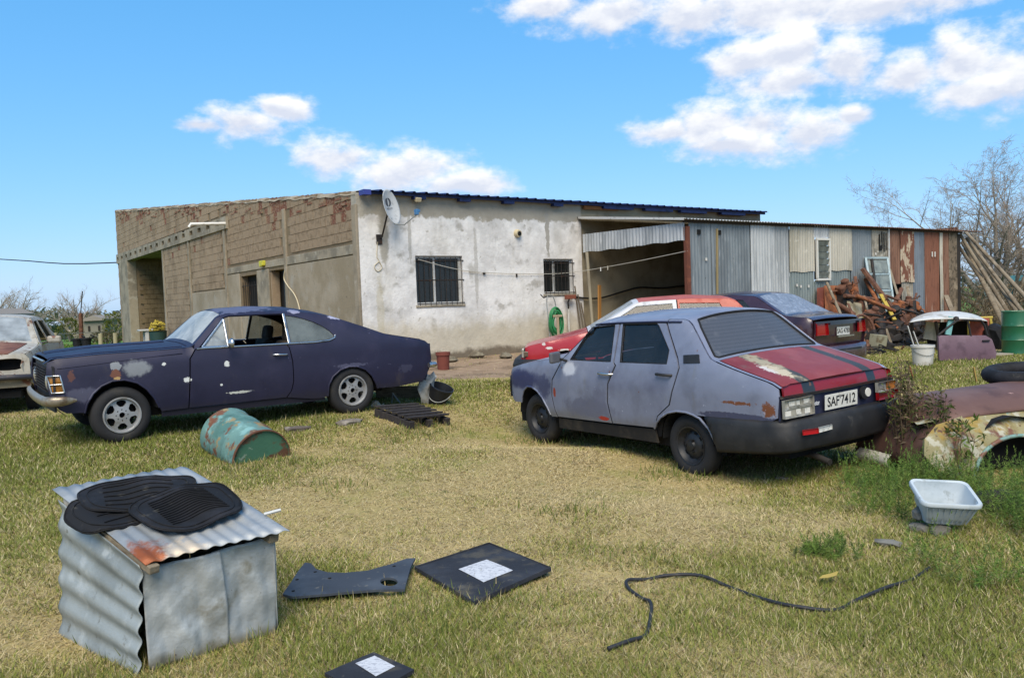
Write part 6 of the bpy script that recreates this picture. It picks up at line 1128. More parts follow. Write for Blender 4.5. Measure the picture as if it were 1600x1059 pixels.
# heap core: rusty machine parts, wheels, springs and pipes
def ringo(name, label, cat, c, R0, r0, mat, rot): return tag(MB().tube([(R0 * math.cos(a), R0 * math.sin(a), 0) for a in np.linspace(0, 6.2832, 25)], r0, 8).build(name, mat, loc=c, rot=rot, smooth=80), label, cat)
ringo('iron_hoop', 'rusty iron hoop lying on top of the scrap heap', 'hoop', shp(1378, 500, -.9), .38, .03, M_rust2, (.5, .3, .2)); ringo('iron_hoop', 'smaller dark hoop tilted in front of the pale board', 'hoop', shp(1352, 508, -1.2), .26, .03, M_rust, (1.1, .2, .4)); ringo('tyre_casing', 'worn black tyre buried at the foot of the scrap heap', 'tyre', shp(1400, 540, -1.5), .27, .09, M_tyre, (.35, .2, 0))
heap = [(1335, 452, .2, M_rust2, 'gearbox casing', -.3), (1318, 450, .28, M_rust, 'rusty engine block', -.3), (1372, 478, .2, M_rust, 'rusty pump body', -.7), (1402, 480, .26, M_rust2, 'orange axle housing', -.8), (1420, 472, .22, M_rust, 'rusty spring pack', -.6), (1395, 492, .3, M_ddk, 'oily gear case', -1.0), (1362, 490, .24, M_rust, 'rusty brake drum', -1.0), (1385, 515, .3, M_ddk, 'black engine lump', -1.3), (1410, 515, .28, M_ddk, 'dark axle end', -1.2), (1360, 525, .26, M_ddk, 'sooty casting', -1.4), (1345, 540, .26, M_rust, 'flaking cylinder head', -1.5), (1432, 480, .2, M_rust2, 'small orange casting', -.5), (1412, 545, .3, M_ddk, 'low black sump', -1.6), (1380, 548, .34, M_ddk, 'wide black tray', -1.7), (1420, 495, .24, M_rust, 'rusty bracket cluster', -.9), (1450, 500, .26, M_rust, 'rust red spring seat', -.7), (1398, 530, .26, M_ddk, 'tarry casting', -1.45), (1430, 520, .24, M_ddk, 'dark crank case', -1.1)]
for i, (px, py, s_, m, nm, y) in enumerate(heap):
    c = shp(px, py, y); r = thing(nm.split()[-1] + '_scrap' if False else nm.replace(' ', '_'), nm + ' in the scrap heap before the tin shed', 'scrap part', c, (rj.uniform(-.6, .6), rj.uniform(-.6, .6), rj.uniform(0, 3)), 'scrap heap parts')
    MB().box((0, 0, 0), (s_ * 1.3, s_ * .8, s_ * .7)).build('casing', m, r, bevel=.04)
    MB().lathe([(0, -.02), (s_ * .34, -.02), (s_ * .34, s_ * .25), (s_ * .2, s_ * .35), (0, s_ * .35)], 16, Matrix.Translation((s_ * .3, 0, s_ * .34))).build('flange', m, r, smooth=40)
    MB().tube([(-s_ * .5, 0, 0), (-s_ * 1.0, s_ * .25, s_ * .15), (-s_ * 1.4, s_ * .2, -s_ * .1)], s_ * .09, 7).build('pipe', m, r, smooth=60)
    MB().tube([(0, -s_ * .4, .1), (s_ * .2, -s_ * .9, s_ * .4), (s_ * .1, -s_ * 1.1, s_ * .8)], s_ * .06, 7).build('lever', M_rust, r, smooth=60)
    # foot down to the ground so that nothing hangs in the air
    g = gzf(c.x, c.y)
    blob('scrap_mound', 'dark tangle of scrap beneath the ' + nm, 'scrap', Vector((c.x, c.y, (g + c.z) / 2 - .08)), (.5, .5, max(.12, (c.z - g) * 1.15)), M_ddk if i % 3 else M_rust, 90 + i, 2, 'scrap heap base')
for i in range(26):                                                       # loose rods and straps in the tangle
    x = rj.uniform(1330, 1440); c = shp(x, 512 + rj.uniform(-30, 30), -rj.uniform(.7, 1.5)); L = rj.uniform(.25, .6); d = Vector((rj.uniform(-1, 1), rj.uniform(-.6, .3), rj.uniform(-.3, .8))).normalized() * L
    stick('scrap_rod', 'short rusty rod tangled in the scrap heap', 'rod', c - d * .5, c + d * .5, rj.uniform(.012, .03), rj.choice([M_rust, M_rust2, M_ddk, M_tim]), grp='loose rods in the scrap heap')
tag(MB().box((0, 0, .17), (.3, .24, .34)).build('metal_box', pmat('cream metal box', '8d8a74', [('n', '6b5f48', 5, .5, .66)], rough=.7), loc=gp(1370, 545, -1.7), rot=(.1, .1, .5), bevel=.01), 'cream metal box at the front of the scrap heap', 'box')
for k in range(2): pz_ = gp(1362 + k * 26, 566 - k * 4, -2.1); lt2 = MB(); [lt2.box((0, -.15 + j * .06, .03 + .02 * j), (.55, .02, .02)) for j in range(6)]; lt2.box((-.2, 0, .08), (.04, .34, .03)); lt2.box((.2, 0, .08), (.04, .34, .03)); tag(lt2.build('crate_lattice', M_ddk, loc=pz_, rot=(.15, 0, .3 + k)), ('black slatted crate' if k == 0 else 'second slatted crate nearer the white bucket') + ' lying flat before the scrap heap', 'crate')
# white bucket with sticks
p = G(1442, 571); wb = thing('white_bucket', 'white plastic bucket with white sticks on the grass', 'bucket', p); MB().lathe([(0, .01), (.155, .01), (.16, 0), (.185, .33), (.20, .33), (.20, .37), (.185, .37), (.155, .03), (0, .03)], 28).build('tub', pmat('white bucket plastic', 'c2c0ba', [('n', 'a09c92', 4, .52, .68)], rough=.45), wb, smooth=40)
MB().tube([(.19 * math.cos(a), -.19 * math.sin(a), .31 - .12 * math.sin(a)) for a in np.linspace(0, math.pi, 12)], .005, 5).build('handle', M_galv, wb)
for k in range(2): a = p + Vector((-.08 + .1 * k, 0, .1)); stick('white_stick', f'{"taller" if k == 0 else "shorter"} white stick standing in the white bucket', 'stick', a, a + Vector((-.16, .05, .62 - .1 * k)), .03, MATS['white bucket plastic'], square=True)
# white roof shell and the maroon door leaning on it
gA = G(1478, 548); rs = thing('car_roof_shell', 'cut off white car roof resting on junk behind the maroon door', 'car roof', gA)
M_wroof = pmat('white roof paint', 'bdbdba', [('n', 'a29e94', 4, .5, .68), ('n', '7a6450', 9, .66, .72)], rough=.45)
dpt = gA.y; sc_ = dpt / FPX; pc = lambda px, py, dy=0: at(px, py, dpt + dy) - gA
def rsf(u, v):
    a = pc(1421 + 122 * u, 503 - 2 * u, -.1); b = pc(1424 + 118 * u, 488 + 10 * (2 * u - 1) ** 2 + (3 * u), 1.0); p = a.lerp(b, v); p.z += .10 * math.sin(math.pi * min(1, v * .9 + .1)) * (1 - (2 * u - 1) ** 4) + .03 * (1 - (2 * u - 1) ** 2); return p
solid(MB().grid(rsf, 24, 12).build('roof_skin', M_wroof, rs, smooth=180), .02)
for px in (1424, 1462, 1540): MB().tube([pc(px, 503, 0), pc(px + 4, 525, .1), pc(px + 2, 566, .05)], .035, 6).build('pillar', M_iron, rs)
MB().box(pc(1480, 520, .6), (.9, .02, .5)).build('tailgate', M_dark, rs); MB().box(pc(1455, 517, .5), (.3, .03, .4), (0, .2, 0)).build('inner_panel', T_cream, rs)
MB().lathe([(0, 0), (.06, .02), (.05, .08), (0, .10)], 12, Matrix.Translation(pc(1494, 501, -.12))).build('dome', M_ddk, rs, smooth=60)
tag(MB().box((0, 0, .2), (.12, .04, .4), (0, .2, 0)).build('blue_board', pmat('turquoise board', '6fa3a6', rough=.7), loc=gA + pc(1484, 523, -.02)), 'turquoise board under the white car roof', 'board'); tag(MB().box((0, 0, 0), (.42, .03, .42), (.1, 0, 0)).build('red_panel', pmat('salmon panel', '9c5344', [('n', '84402f', 4, .5, .7)], rough=.6), loc=gA + pc(1530, 512, .35)), 'salmon red car panel behind the maroon door window', 'panel')
dz = thing('car_door', 'loose maroon car door leaning upright on the grass', 'car door', G(1512, 564)); dd = dz.location.y
dpx = lambda px, py, o=0: at(px, py, dd + (564 - py) / FPX * dd * .22 + o) - dz.location
def px_sheet(name, pl, mat, par, off=0, th=.05, bulge=.03):
    return panel(name, [(x, -y) for x, y in pl], [], lambda x, y: tuple(dpx(x, -y, off) + Vector((0, -bulge * math.sin(math.pi * min(1, max(0, (-y - 522) / 42))), 0))), mat, par, res=6, flange=th, fdir=(0, 1, 0))
px_sheet('skin', [(1468, 563), (1466, 552), (1466, 524), (1540, 524), (1549, 530), (1556, 552), (1555, 563)], pmat('matt maroon', '5d4650', [('n', '6a545e', 3, .45, .65), ('n', '4c3740', 5, .5, .7)], rough=.45), dz)
wfm = MB().tube([dpx(1466, 524), dpx(1478, 514), dpx(1494, 502), dpx(1503, 500), dpx(1533, 501), dpx(1538, 508), dpx(1543, 525)], .022, 6); wfm.tube([dpx(1512, 500), dpx(1517, 525)], .018, 6); wfm.build('window_frame', M_iron, dz, smooth=60)
MB().box(dpx(1541, 532, -.05), (.14, .03, .025)).build('door_handle', M_blackpl, dz, bevel=.006)
# green drum, stakes
p = G(1590, 553); gdn = thing('green_drum', 'upright dark green steel drum with white lettering', 'drum', p); pr = [(0, .02), (.285, .02), (.292, 0), (.285, .02)]
for c in (.30, .59): pr += [(.285, c - .02), (.296, c), (.285, c + .02)]
MB().lathe(pr + [(.285, .87), (.295, .88), (.29, .89), (.28, .875), (0, .87)], 40).build('shell', pmat('dark green enamel', '1f5a3c', [('n', '194a32', 3, .5, .68), ('n', '3a6a50', 9, .62, .7)], rough=.4, coat=.2), gdn, smooth=40)
CM = lambda a: Matrix.Rotation(a, 4, 'Z') @ Matrix.Translation((0, -.299, .44)) @ Matrix.Rotation(rad(90), 4, 'X'); text_mesh('lettering', 'C', .16, M_plate, gdn, CM(rad(28)), bold=.004)
stick('marker_stake', 'orange rusty stake in the grass by the weeds', 'stake', G(1428, 592, -.05), at(1421, 572, G(1428, 592).y), .035, M_rust2, square=True); stick('marker_stake', 'yellowish wooden stake in the open grass', 'stake', G(1527, 598, -.05), at(1521, 573, G(1527, 598).y), .04, pmat('yellow wood', '9c8248', rough=.9), square=True)
# poles leaning at the end of the shed
for i, ((x0, y0), (x1, y1), r) in enumerate([((1500, 366), (1582, 500), .06), ((1510, 372), (1596, 485), .055), ((1497, 383), (1572, 495), .055), ((1508, 362), (1640, 505), .06), ((1504, 378), (1560, 490), .07), ((1514, 380), (1606, 512), .05)]):
    a = shp(x0, y0, .15 + .12 * i); b = at(x1, y1, shp(1500, 400, 0).y - 1.0 - .15 * i); b2 = b + (b - a).normalized() * max(0, (b.z - gzf(b.x, b.y)) / max(.3, -(b - a).normalized().z)); stick('leaning_pole', ['thick grey pole leaning on the shed eave', 'straight pale pole beside the thick one at the shed end', 'pole with a sawn upper end at the shed corner', 'longest pole slanting well right of the shed', 'dark stout pole lowest against the shed end wall', 'thin crooked pole leaning last at the shed end'][i], 'pole', b2, a, r * 1.1, M_tim if i != 4 else M_wood, r * .8)
blob('dark_tarpaulin', 'black tarpaulin bundle beside the green drum', 'tarpaulin', G(1556, 545, .2), (.5, .6, .9), M_mat, 71); tag(MB().box((0, 0, .03), (.5, .3, .03)).build('grey_slab', M_cem, loc=G(1558, 556), rot=(0, 0, .3), bevel=.005), 'grey slab lying left of the green drum', 'slab')
yc = thing('yellow_trestle', 'yellow iron trestle behind the maroon door', 'trestle', gA + pc(1535, 560, 1.2)); 
for s_ in (-.25, .25): MB().tube([(s_ * 1.4, 0, -.02), (s_, .1, .95)], .03, 6).build('leg', MATS['yellow enamel'], yc)
MB().tube([(-.3, .1, .95), (.3, .1, .95)], .035, 6).build('top_bar', MATS['yellow enamel'], yc)

# ---------------------------------------------------------------- front end of an old car on the right
M_brn = pmat('flat brown rust', '60453c', [('n', '6b5046', 2.5, .45, .65), ('n', '513830', 4, .5, .7), ('n', '9a7a70', 9, .70, .73)], rough=.55, var=.12)
M_fen = pmat('yellowed flaking paint', '8b835f', [('n', '7a6c45', 2.2, .48, .62), ('n', '6a4636', 3.4, .50, .58), ('n', 'a9a592', 7, .54, .62), ('n', '6f8a80', 6, .60, .66), ('n', '8c7434', 5, .56, .66), ('n', '55392c', 14, .60, .68)], rough=.6, bump=.25, var=.2)
wk = thing('wreck_front', 'front half of an old car hulk with brown bonnet and flaking wing', 'car wreck', (3.80, 6.37, gzf(3.6, 6.4)), rad(193))
# local +x to the nose (picture left), y + = near the camera
def bon(u, v):                                                            # bonnet: u along the length, v across
    x = -1.9 + 2.68 * u; roll = max(0, (u - .78) / .22); z = .60 + .12 * math.sin(v * math.pi) * (1 - .3 * u) - .10 * u - .52 * roll ** 1.8; x -= .22 * roll ** 2.6
    return (x, -.98 + .92 * v + .08 * math.sin(v * 3) * u, z - .05 * (2 * v - 1) ** 4)
solid(MB().grid(bon, 46, 22).build('bonnet', M_brn, wk, smooth=180), .012)
wa = arc(-.14, .02, .44, 0, 180, 16, .30)
def fen_y(x, z): return .10 - .16 * max(0, z - .34) / .16 - .35 * max(0, x - .25) ** 2 + .03 * math.cos(z * 6)
panel('wing', [(.305, .0), (.42, .02), (.60, .10), (.68, .22), (.66, .34), (.50, .43), (.2, .485), (-.4, .52), (-1.8, .55), (-1.8, 0), (-.585, .0)] + wa[::-1], [], lambda x, z: (x, fen_y(x, z), z), M_fen, wk, res=.06, flange=.03, flip=True, smooth=50)
MB().grid(lambda u, v: (-1.8 + 2.38 * u - .1 * v * u, fen_y(-1.8 + 2.38 * u, .52) - .22 * v, (.55 - .03 * u - .10 * max(0, u - .75) / .25) + .03 * math.sin(v * math.pi) - .05 * v), 30, 6).build('wing_top', M_fen, wk, smooth=180)
MB().tube([(x, fen_y(x, z) + .005, z) for x, z in wa], .016, 6).build('arch_lip', pmat('teal flaking', '6f8f88', [('n', '6e4a3a', 8, .5, .6), ('n', 'a8a696', 6, .55, .65)], rough=.6), wk, smooth=80)
MB().box((-.7, -.55, .18), (1.9, .9, .3)).build('inner_body', M_under, wk); MB().lathe([(0, 0), (.40, 0), (.42, .3)], 20, Matrix.Translation((-.14, -.25, .05)) @ Matrix.Rotation(rad(-90), 4, 'X')).build('wheel_well', M_under, wk)
solid(MB().grid(lambda u, v: (.62 + .06 * math.sin(v * 3), -.80 + .40 * u, .01 + .13 * v + .002 * math.sin(u * 40)), 30, 5).build('front_apron', pmat('peeling white apron', 'a5a296', [('n', '6a655a', 9, .5, .58)], rough=.6), wk, smooth=180), .01)
p = wk.matrix_basis @ Vector((-1.0, -.70, .70)); tag(MB().tube([(.27 * math.cos(a), .27 * math.sin(a), 0) for a in np.linspace(0, 6.2832, 33)], .065, 10).build('inner_tube', M_mat, loc=p, rot=(.05, -.08, 0), smooth=80), 'black inner tube lying on the brown bonnet of the hulk', 'inner tube')
blob('dark_rug', 'dark sodden rug in the weeds beside the white tub', 'rug', G(1565, 790, .0), (.36, .4, .2), pmat('sodden rug', '2a2421', [('n', '3a322c', 6, .5, .7)], rough=.95, bump=.6), 73)

# ---------------------------------------------------------------- left background: posts, bench, planter
p = G(128, 549); stick('iron_post', 'rust brown iron post standing in the field', 'post', p, at(126, 489, p.y), .09, MATS['rusty iron'], .08); stick('thin_mast', 'thin iron mast rising from the iron post', 'mast', at(126, 489, p.y), at(129, 455, p.y), .02, M_iron)
for k, (dx, lb) in enumerate(((-6, 'left black pot at the foot of the iron post'), (8, 'right black pot at the foot of the iron post'))): q_ = G(128 + dx, 552); r_ = thing('black_pot', lb, 'pot', q_); MB().lathe([(0, 0), (.11, 0), (.17, .5), (.19, .5), (.19, .55), (.16, .55), (.13, .2), (0, .2)], 16).build('vessel', M_mat, r_, smooth=40); MB().tube([(.17, 0, .5), (.28, 0, .6), (.17, 0, .65)], .03, 6).build('handle', M_mat, r_)
for i, (x, y0, y1) in enumerate(((48, 556, 521), (87, 553, 520), (158, 548, 521), (181, 545, 520), (14, 556, 524))): p = G(x, y0); stick('fence_post', ['pale fence post nearest the wrecked car mirror', 'pale fence post between wreck and iron post', 'pale fence post right of the iron post', 'pale fence post beside the house corner', 'pale fence post behind the wrecked car windscreen'][i], 'fence post', p, at(x - 1, y1, p.y), .09, pmat('pale post', 'a39a7c', rough=.9), grp='field fence posts')
fw_ = [G(x, y) + Vector((0, 0, .75)) for x, y in ((-60, 560), (14, 556), (48, 556), (87, 553), (158, 548), (181, 545))]; cable('fence_wire', 'thin wire strung along the pale fence posts', fw_, .012, M_galv, n=2, cat='wire')
tb_ = thing('white_bench', 'small white bench in the carport opening', 'bench', Vector((at(229, 540, 29.5).x, 29.5, .22)), YAW); MB().box((0, 0, .75), (.5, .5, .06)).build('bench_top', M_wfr, tb_, bevel=.01)
for y in (-.16, .16): MB().box((0, y, .37), (.12, .08, .74)).build('leg', M_wfr, tb_)
pl_ = thing('planter', 'dark green planter tub with yellow flowers by the carport', 'planter', Vector((at(248, 540, 28.5).x, 28.5, .22)), YAW); MB().lathe([(0, 0), (.22, 0), (.3, .72), (.32, .72), (.28, .68), (0, .66)], 20).build('vessel', pmat('dark green tub', '27403c', rough=.6), pl_, smooth=40)
fm = MB(); rf_ = random.Random(6)
for k in range(160): a = rf_.uniform(0, 6.28); r = rf_.uniform(0, .27); z = .72 + rf_.uniform(0, .35) * (1 - r); x, y = r * math.cos(a), r * math.sin(a); d = .06; fm.add([(x - d, y, z), (x + d, y + rf_.uniform(-d, d), z + .02), (x, y + d, z + rf_.uniform(0, .1))], [(0, 1, 2)])
tag(fm.build('flowers', pmat('yellow petals', '9a8a30', rough=.8), pl_), kind='stuff')
cable('overhead_wire', 'upper overhead wire running to the far house corner', [at(-200, 398, 60), at(0, 405, 48), at(100, 412, 42), MH @ Vector((.1, 25.4, 3.6))], .03, M_iron, cat='wire', n=3)
# ================================================================ trees, weeds, grass
def vcol_mat(name, rough=.85, trans=.0):
    m = bpy.data.materials.new(name); m.use_nodes = True; t = m.node_tree; b = t.nodes['Principled BSDF']; a = t.nodes.new('ShaderNodeAttribute'); a.attribute_name = 'Col'; t.links.new(a.outputs['Color'], b.inputs['Base Color']); b.inputs['Roughness'].default_value = rough; b.inputs['Specular IOR Level'].default_value = .2
    if trans:
        tl = t.nodes.new('ShaderNodeBsdfTranslucent'); mx = t.nodes.new('ShaderNodeMixShader'); mx.inputs[0].default_value = trans; t.links.new(a.outputs['Color'], tl.inputs[0]); t.links.new(b.outputs[0], mx.inputs[1]); t.links.new(tl.outputs[0], mx.inputs[2]); t.links.new(mx.outputs[0], t.nodes['Material Output'].inputs[0])
    return m
M_leafc = vcol_mat('leaf tints', .7, .25); M_blade = vcol_mat('grass tints', .85, .2)
def tri_mesh(name, V, Cc, mat, parent=None, loc=(0, 0, 0)):              # V: (n, 3, 3) triangles, Cc: (n, 3) colours
    n = len(V); me = bpy.data.meshes.new(name); me.vertices.add(n * 3); me.vertices.foreach_set('co', (V - np.array(loc)).astype(np.float32).ravel()); me.loops.add(n * 3); me.loops.foreach_set('vertex_index', np.arange(n * 3, dtype=np.int32)); me.polygons.add(n); me.polygons.foreach_set('loop_start', np.arange(0, n * 3, 3, dtype=np.int32)); me.update(calc_edges=True)
    a = me.color_attributes.new('Col', 'FLOAT_COLOR', 'POINT'); a.data.foreach_set('color', np.concatenate([np.repeat(Cc, 3, 0), np.ones((n * 3, 1))], 1).astype(np.float32).ravel()); me.materials.append(mat); return link(name, me, parent, loc if parent is None else (0, 0, 0))
def leaf_tris(P, size, rg, flat=.3, aspect=.5):
    n = len(P); d = rg.normal(size=(n, 3)); d[:, 2] *= flat + .4; d /= np.linalg.norm(d, axis=1)[:, None]; e = np.cross(d, rg.normal(size=(n, 3))); e /= np.linalg.norm(e, axis=1)[:, None] + 1e-9; s = (size * rg.uniform(.6, 1.4, n))[:, None]
    return np.stack([P - d * s * .5, P + e * s * aspect * .5, P + d * s * .5], 1)
# ---- bare trees
M_bark = pmat('grey bark', 'a0978a', [('n', '857c70', 5, .45, .62, (1, 1, .3)), ('n', 'b0a79b', 9, .55, .7)], rough=.95, bump=.5); M_twig = pmat('twig brown', '8f8276', rough=.95, var=.1)
def bare_tree(name, label, base, H, stems, seed, r0, fine=1, spread=.8, droop=.0, grp=None):
    r = random.Random(seed); T = MB(); K = MB(); root = thing(name, label, 'tree', base, 0, grp)
    def grow(p, d, L, rr, lev):
        n = 4 if lev < 3 else 3; pts = [p.copy()]; dd = d.copy()
        for k in range(n):
            dd = (dd + Vector((r.uniform(-1, 1), r.uniform(-1, 1), r.uniform(-.6, .8) - droop * lev * .35)) * (.10 + .06 * lev)).normalized(); pts.append(pts[-1] + dd * L / n)
        (T if lev < 3 else K).tube(pts, [rr * (1 - (.8 if lev < 2 else .55) * k / n) for k in range(n + 1)], 7 if lev == 0 else (5 if lev < 3 else 3), caps=False)
        if lev >= 4 + (fine > 1): return
        nc = [6, 5, 5, 4, 4][lev]
        for c in range(nc):
            t = (c + 1 + r.uniform(-.3, .3)) / (nc + .3); t = max(.25, min(1, t)); i = min(n - 1, int(t * n)); q = pts[i].lerp(pts[i + 1], t * n - i) if t < 1 else pts[-1]
            ax = Vector((r.uniform(-1, 1), r.uniform(-1, 1), r.uniform(-.3, .6))).normalized(); nd = (dd * .9 + ax * spread).normalized(); grow(q, nd, L * r.uniform(.42, .62), max(rr * (1 - .7 * t) * .62, .0045 * H / 6.5), lev + 1)
    for d, L, k in stems: grow(Vector((0, 0, -.1)), Vector(d).normalized(), H * L, r0 * k, 0)
    T.build('trunk', M_bark, root, smooth=80); K.build('crown', M_twig, root); return root
b = at(1560, 468, 30); b.z = gzf(b.x, b.y)
bare_tree('bare_tree', 'tall bare many stemmed tree behind the tin shed', b, 5.9, [((-.62, .1, 1.0), .70, 1), ((-.42, 0, 1.1), .62, .9), ((-.05, .1, 1.4), .72, 1), ((.05, -.1, 1.3), .66, .8), ((.35, .1, 1.1), .66, .9), ((.65, 0, 1.0), .70, 1), ((.9, .2, .8), .66, .9), ((-.8, .2, .85), .66, .7)], 12, .17, 2, .95, .16)
b = at(1720, 470, 40); b.z = gzf(b.x, b.y); bare_tree('bare_tree', 'bare tree with dense twigs right of the many stemmed tree', b, 6.5, [((-.5, 0, 1), .8, 1), ((0, .1, 1), .9, 1), ((.5, 0, 1), .8, .9)], 9, .17, 1, .8, .1)
for i, (x, y, Y, H, lb) in enumerate(((28, 520, 85, 7.4, 'leafless upright tree above the far field'), (124, 516, 75, 5.2, 'rounded leafless tree behind the iron post'), (-8, 520, 70, 6, 'leafless tree at the edge of the far field'))):
    b = at(x, y, Y); b.z = gzf(b.x, b.y); bare_tree('bare_tree', lb, b, H, [((0, 0, 1), .62, 1), ((-.5, .1, 1), .5, .7), ((.5, -.1, 1), .5, .7), ((.25, .4, 1), .55, .7)] if i != 1 else [((0, 0, 1), .6, 1), ((-.9, .1, .9), .55, .8), ((.9, -.1, .9), .55, .8), ((-.4, 0, 1), .6, .7), ((.4, 0, 1), .6, .7)], 20 + i, .28, 1, .8, 0, 'bare trees beyond the field')
# ---- far woods, shrubs, houses
rgn = np.random.default_rng(3); P = []; Cw = []
for k in range(420):
    a = rad(rgn.uniform(-60, 60)); d = rgn.uniform(120, 230); c = np.array([math.sin(a) * d, math.cos(a) * d, 0]); c[2] = gzf(c[0], c[1]); h = (rgn.uniform(1.6, 3.6) if a < 0 else rgn.uniform(1.6, 3.8)) * d / 150; w = h * rgn.uniform(.7, 1.3); n = 170
    q = rgn.normal(size=(n, 3)); q /= np.linalg.norm(q, axis=1)[:, None]; q *= rgn.uniform(.4, 1, (n, 1)) ** .5; P.append(c + np.array([0, 0, h * .5]) + q * np.array([w, w, h * .55])); col = np.array([(.13, .135, .08), (.16, .15, .11), (.10, .115, .065), (.18, .165, .135)][rgn.integers(0, 4)]); Cw.append(np.repeat(col[None] * rgn.uniform(.8, 1.2), n, 0) * rgn.uniform(.7, 1.3, (n, 1)))  # leaf tints lightened: distance haze is put into the colours
P = np.concatenate(P); Cw = np.concatenate(Cw); tag(tri_mesh('distant_wood', leaf_tris(P, .75, rgn, .5, .9), Cw, M_leafc), 'far band of mixed trees along the horizon', 'wood', kind='stuff')
def shrub(name, label, base, w, h, n, col, leaf, seed, grp=None):
    rg = np.random.default_rng(seed); root = thing(name, label, 'shrub', base, 0, grp); q = rg.normal(size=(n, 3)); q /= np.linalg.norm(q, axis=1)[:, None]; q *= rg.uniform(.35, 1, (n, 1)) ** .6; q *= (1 + .25 * np.sin(q[:, :1] * 5 + seed) * np.sin(q[:, 2:] * 4))
    Pq = q * np.array([w / 2, w / 2, h / 2]) + np.array([0, 0, h * .52]); Pq[:, 2] = np.maximum(Pq[:, 2], .05); tri_mesh('crown', leaf_tris(Pq, leaf, rg), np.array(col)[None] * rg.uniform(.55, 1.5, (n, 1)), M_leafc, root); tk = MB()
    for k in range(5): tk.tube([(0, 0, -.05), (rg.uniform(-.2, .2) * w, rg.uniform(-.2, .2) * w, h * .7)], [.05, .02], 5)
    tk.build('trunk', M_bark, root); return root
for i, (x, y, Y, w, h, lb) in enumerate(((60, 522, 62, 1.6, 1.5, 'dark green round shrub behind the fence by the wreck'), (80, 521, 64, 1.5, 1.7, 'dark green shrub between the two white roofs'), (109, 521, 60, 1.8, 1.9, 'rounded olive shrub left of the iron post'), (180, 524, 52, 1.6, 2.2, 'bright olive shrub beside the far house corner'), (168, 536, 46, 1.8, 1.0, 'low brown shrub at the far house corner'))):
    b = at(x, y, Y); b.z = gzf(b.x, b.y); zt_ = at(x, y - 12, Y).z; shrub('field_shrub', lb, b, w, max(h, zt_ - b.z + .3), 900, [(.06, .09, .015), (.05, .08, .015), (.09, .10, .015), (.11, .12, .015), (.10, .085, .04)][i], .22, 50 + i, 'field shrubs')
def far_house(label, px0, px1, pyr, Y, wall, roof, cat='house'):
    a = at(px0, pyr, Y); b = at(px1, pyr, Y); g = gzf((a.x + b.x) / 2, Y); w = b.x - a.x; h = max(1.6, a.z - g); r = thing('far_house', label, cat, ((a.x + b.x) / 2, Y, g)); MB().box((0, 1.5, h / 2 - .3), (w * .94, 3, h + .3)).build('wall', wall, r); rf = MB(); rf.prism([(-w / 2, h - .12), (w / 2, h - .12), (w / 2, h), (0, h + .35), (-w / 2, h)], 3.6, Matrix.Translation((0, -.3, 0)) @ Matrix(((1, 0, 0, 0), (0, 0, 1, 0), (0, 1, 0, 0), (0, 0, 0, 1)))); rf.build('roof', roof, r)
    for s_ in (-.25, .2): MB().box((w * s_, -.02, h * .5), (w * .09, .06, h * .28)).build('window', M_iron, r)
M_hw = pmat('far pale wall', '7a756a', rough=.9); M_hr = pmat('white roof sheet', 'c6c8cc', rough=.4); M_hg = pmat('far grey roof', '857d74', rough=.9)
far_house('long low house with a white roof behind the dark shrubs', 56, 76, 509, 82, M_hw, M_hr); far_house('white roofed shed between the shrubs in the field', 82, 102, 507, 86, M_hw, M_hr, 'shed'); far_house('grey roofed house right of the iron post', 131, 166, 516, 70, M_hw, M_hg); far_house('small white house seen past the leaning poles', 1560, 1582, 436, 60, pmat('far white wall', 'aaa79f', rough=.9), M_hr); far_house('teal hut at the far right behind the poles', 1592, 1625, 447, 50, pmat('teal boards', '2e5a58', rough=.8), pmat('teal roof', '3a6a68', rough=.7), 'hut'); far_house('brick house behind the white wreck', -40, 5, 492, 50, pmat('orange brick', '9a6a44', rough=.9), M_hg)
# dry brush behind the poles
rg = np.random.default_rng(8); n = 9000; Pb = np.stack([rg.uniform(14.6, 20, n), rg.uniform(24.5, 29, n), rg.uniform(0, 1, n) ** 1.5], 1); Pb[:, 2] = Pb[:, 2] * (1.15 + .3 * np.sin(Pb[:, 0] * 2)) + gz(Pb[:, 0], Pb[:, 1]); tag(tri_mesh('dry_brush', leaf_tris(Pb, .22, rg, 1.2, .25), np.array([(.15, .11, .065)]) * rg.uniform(.5, 1.5, (n, 1)), M_leafc), 'dry brown brush behind the leaning poles', 'brush', kind='stuff')
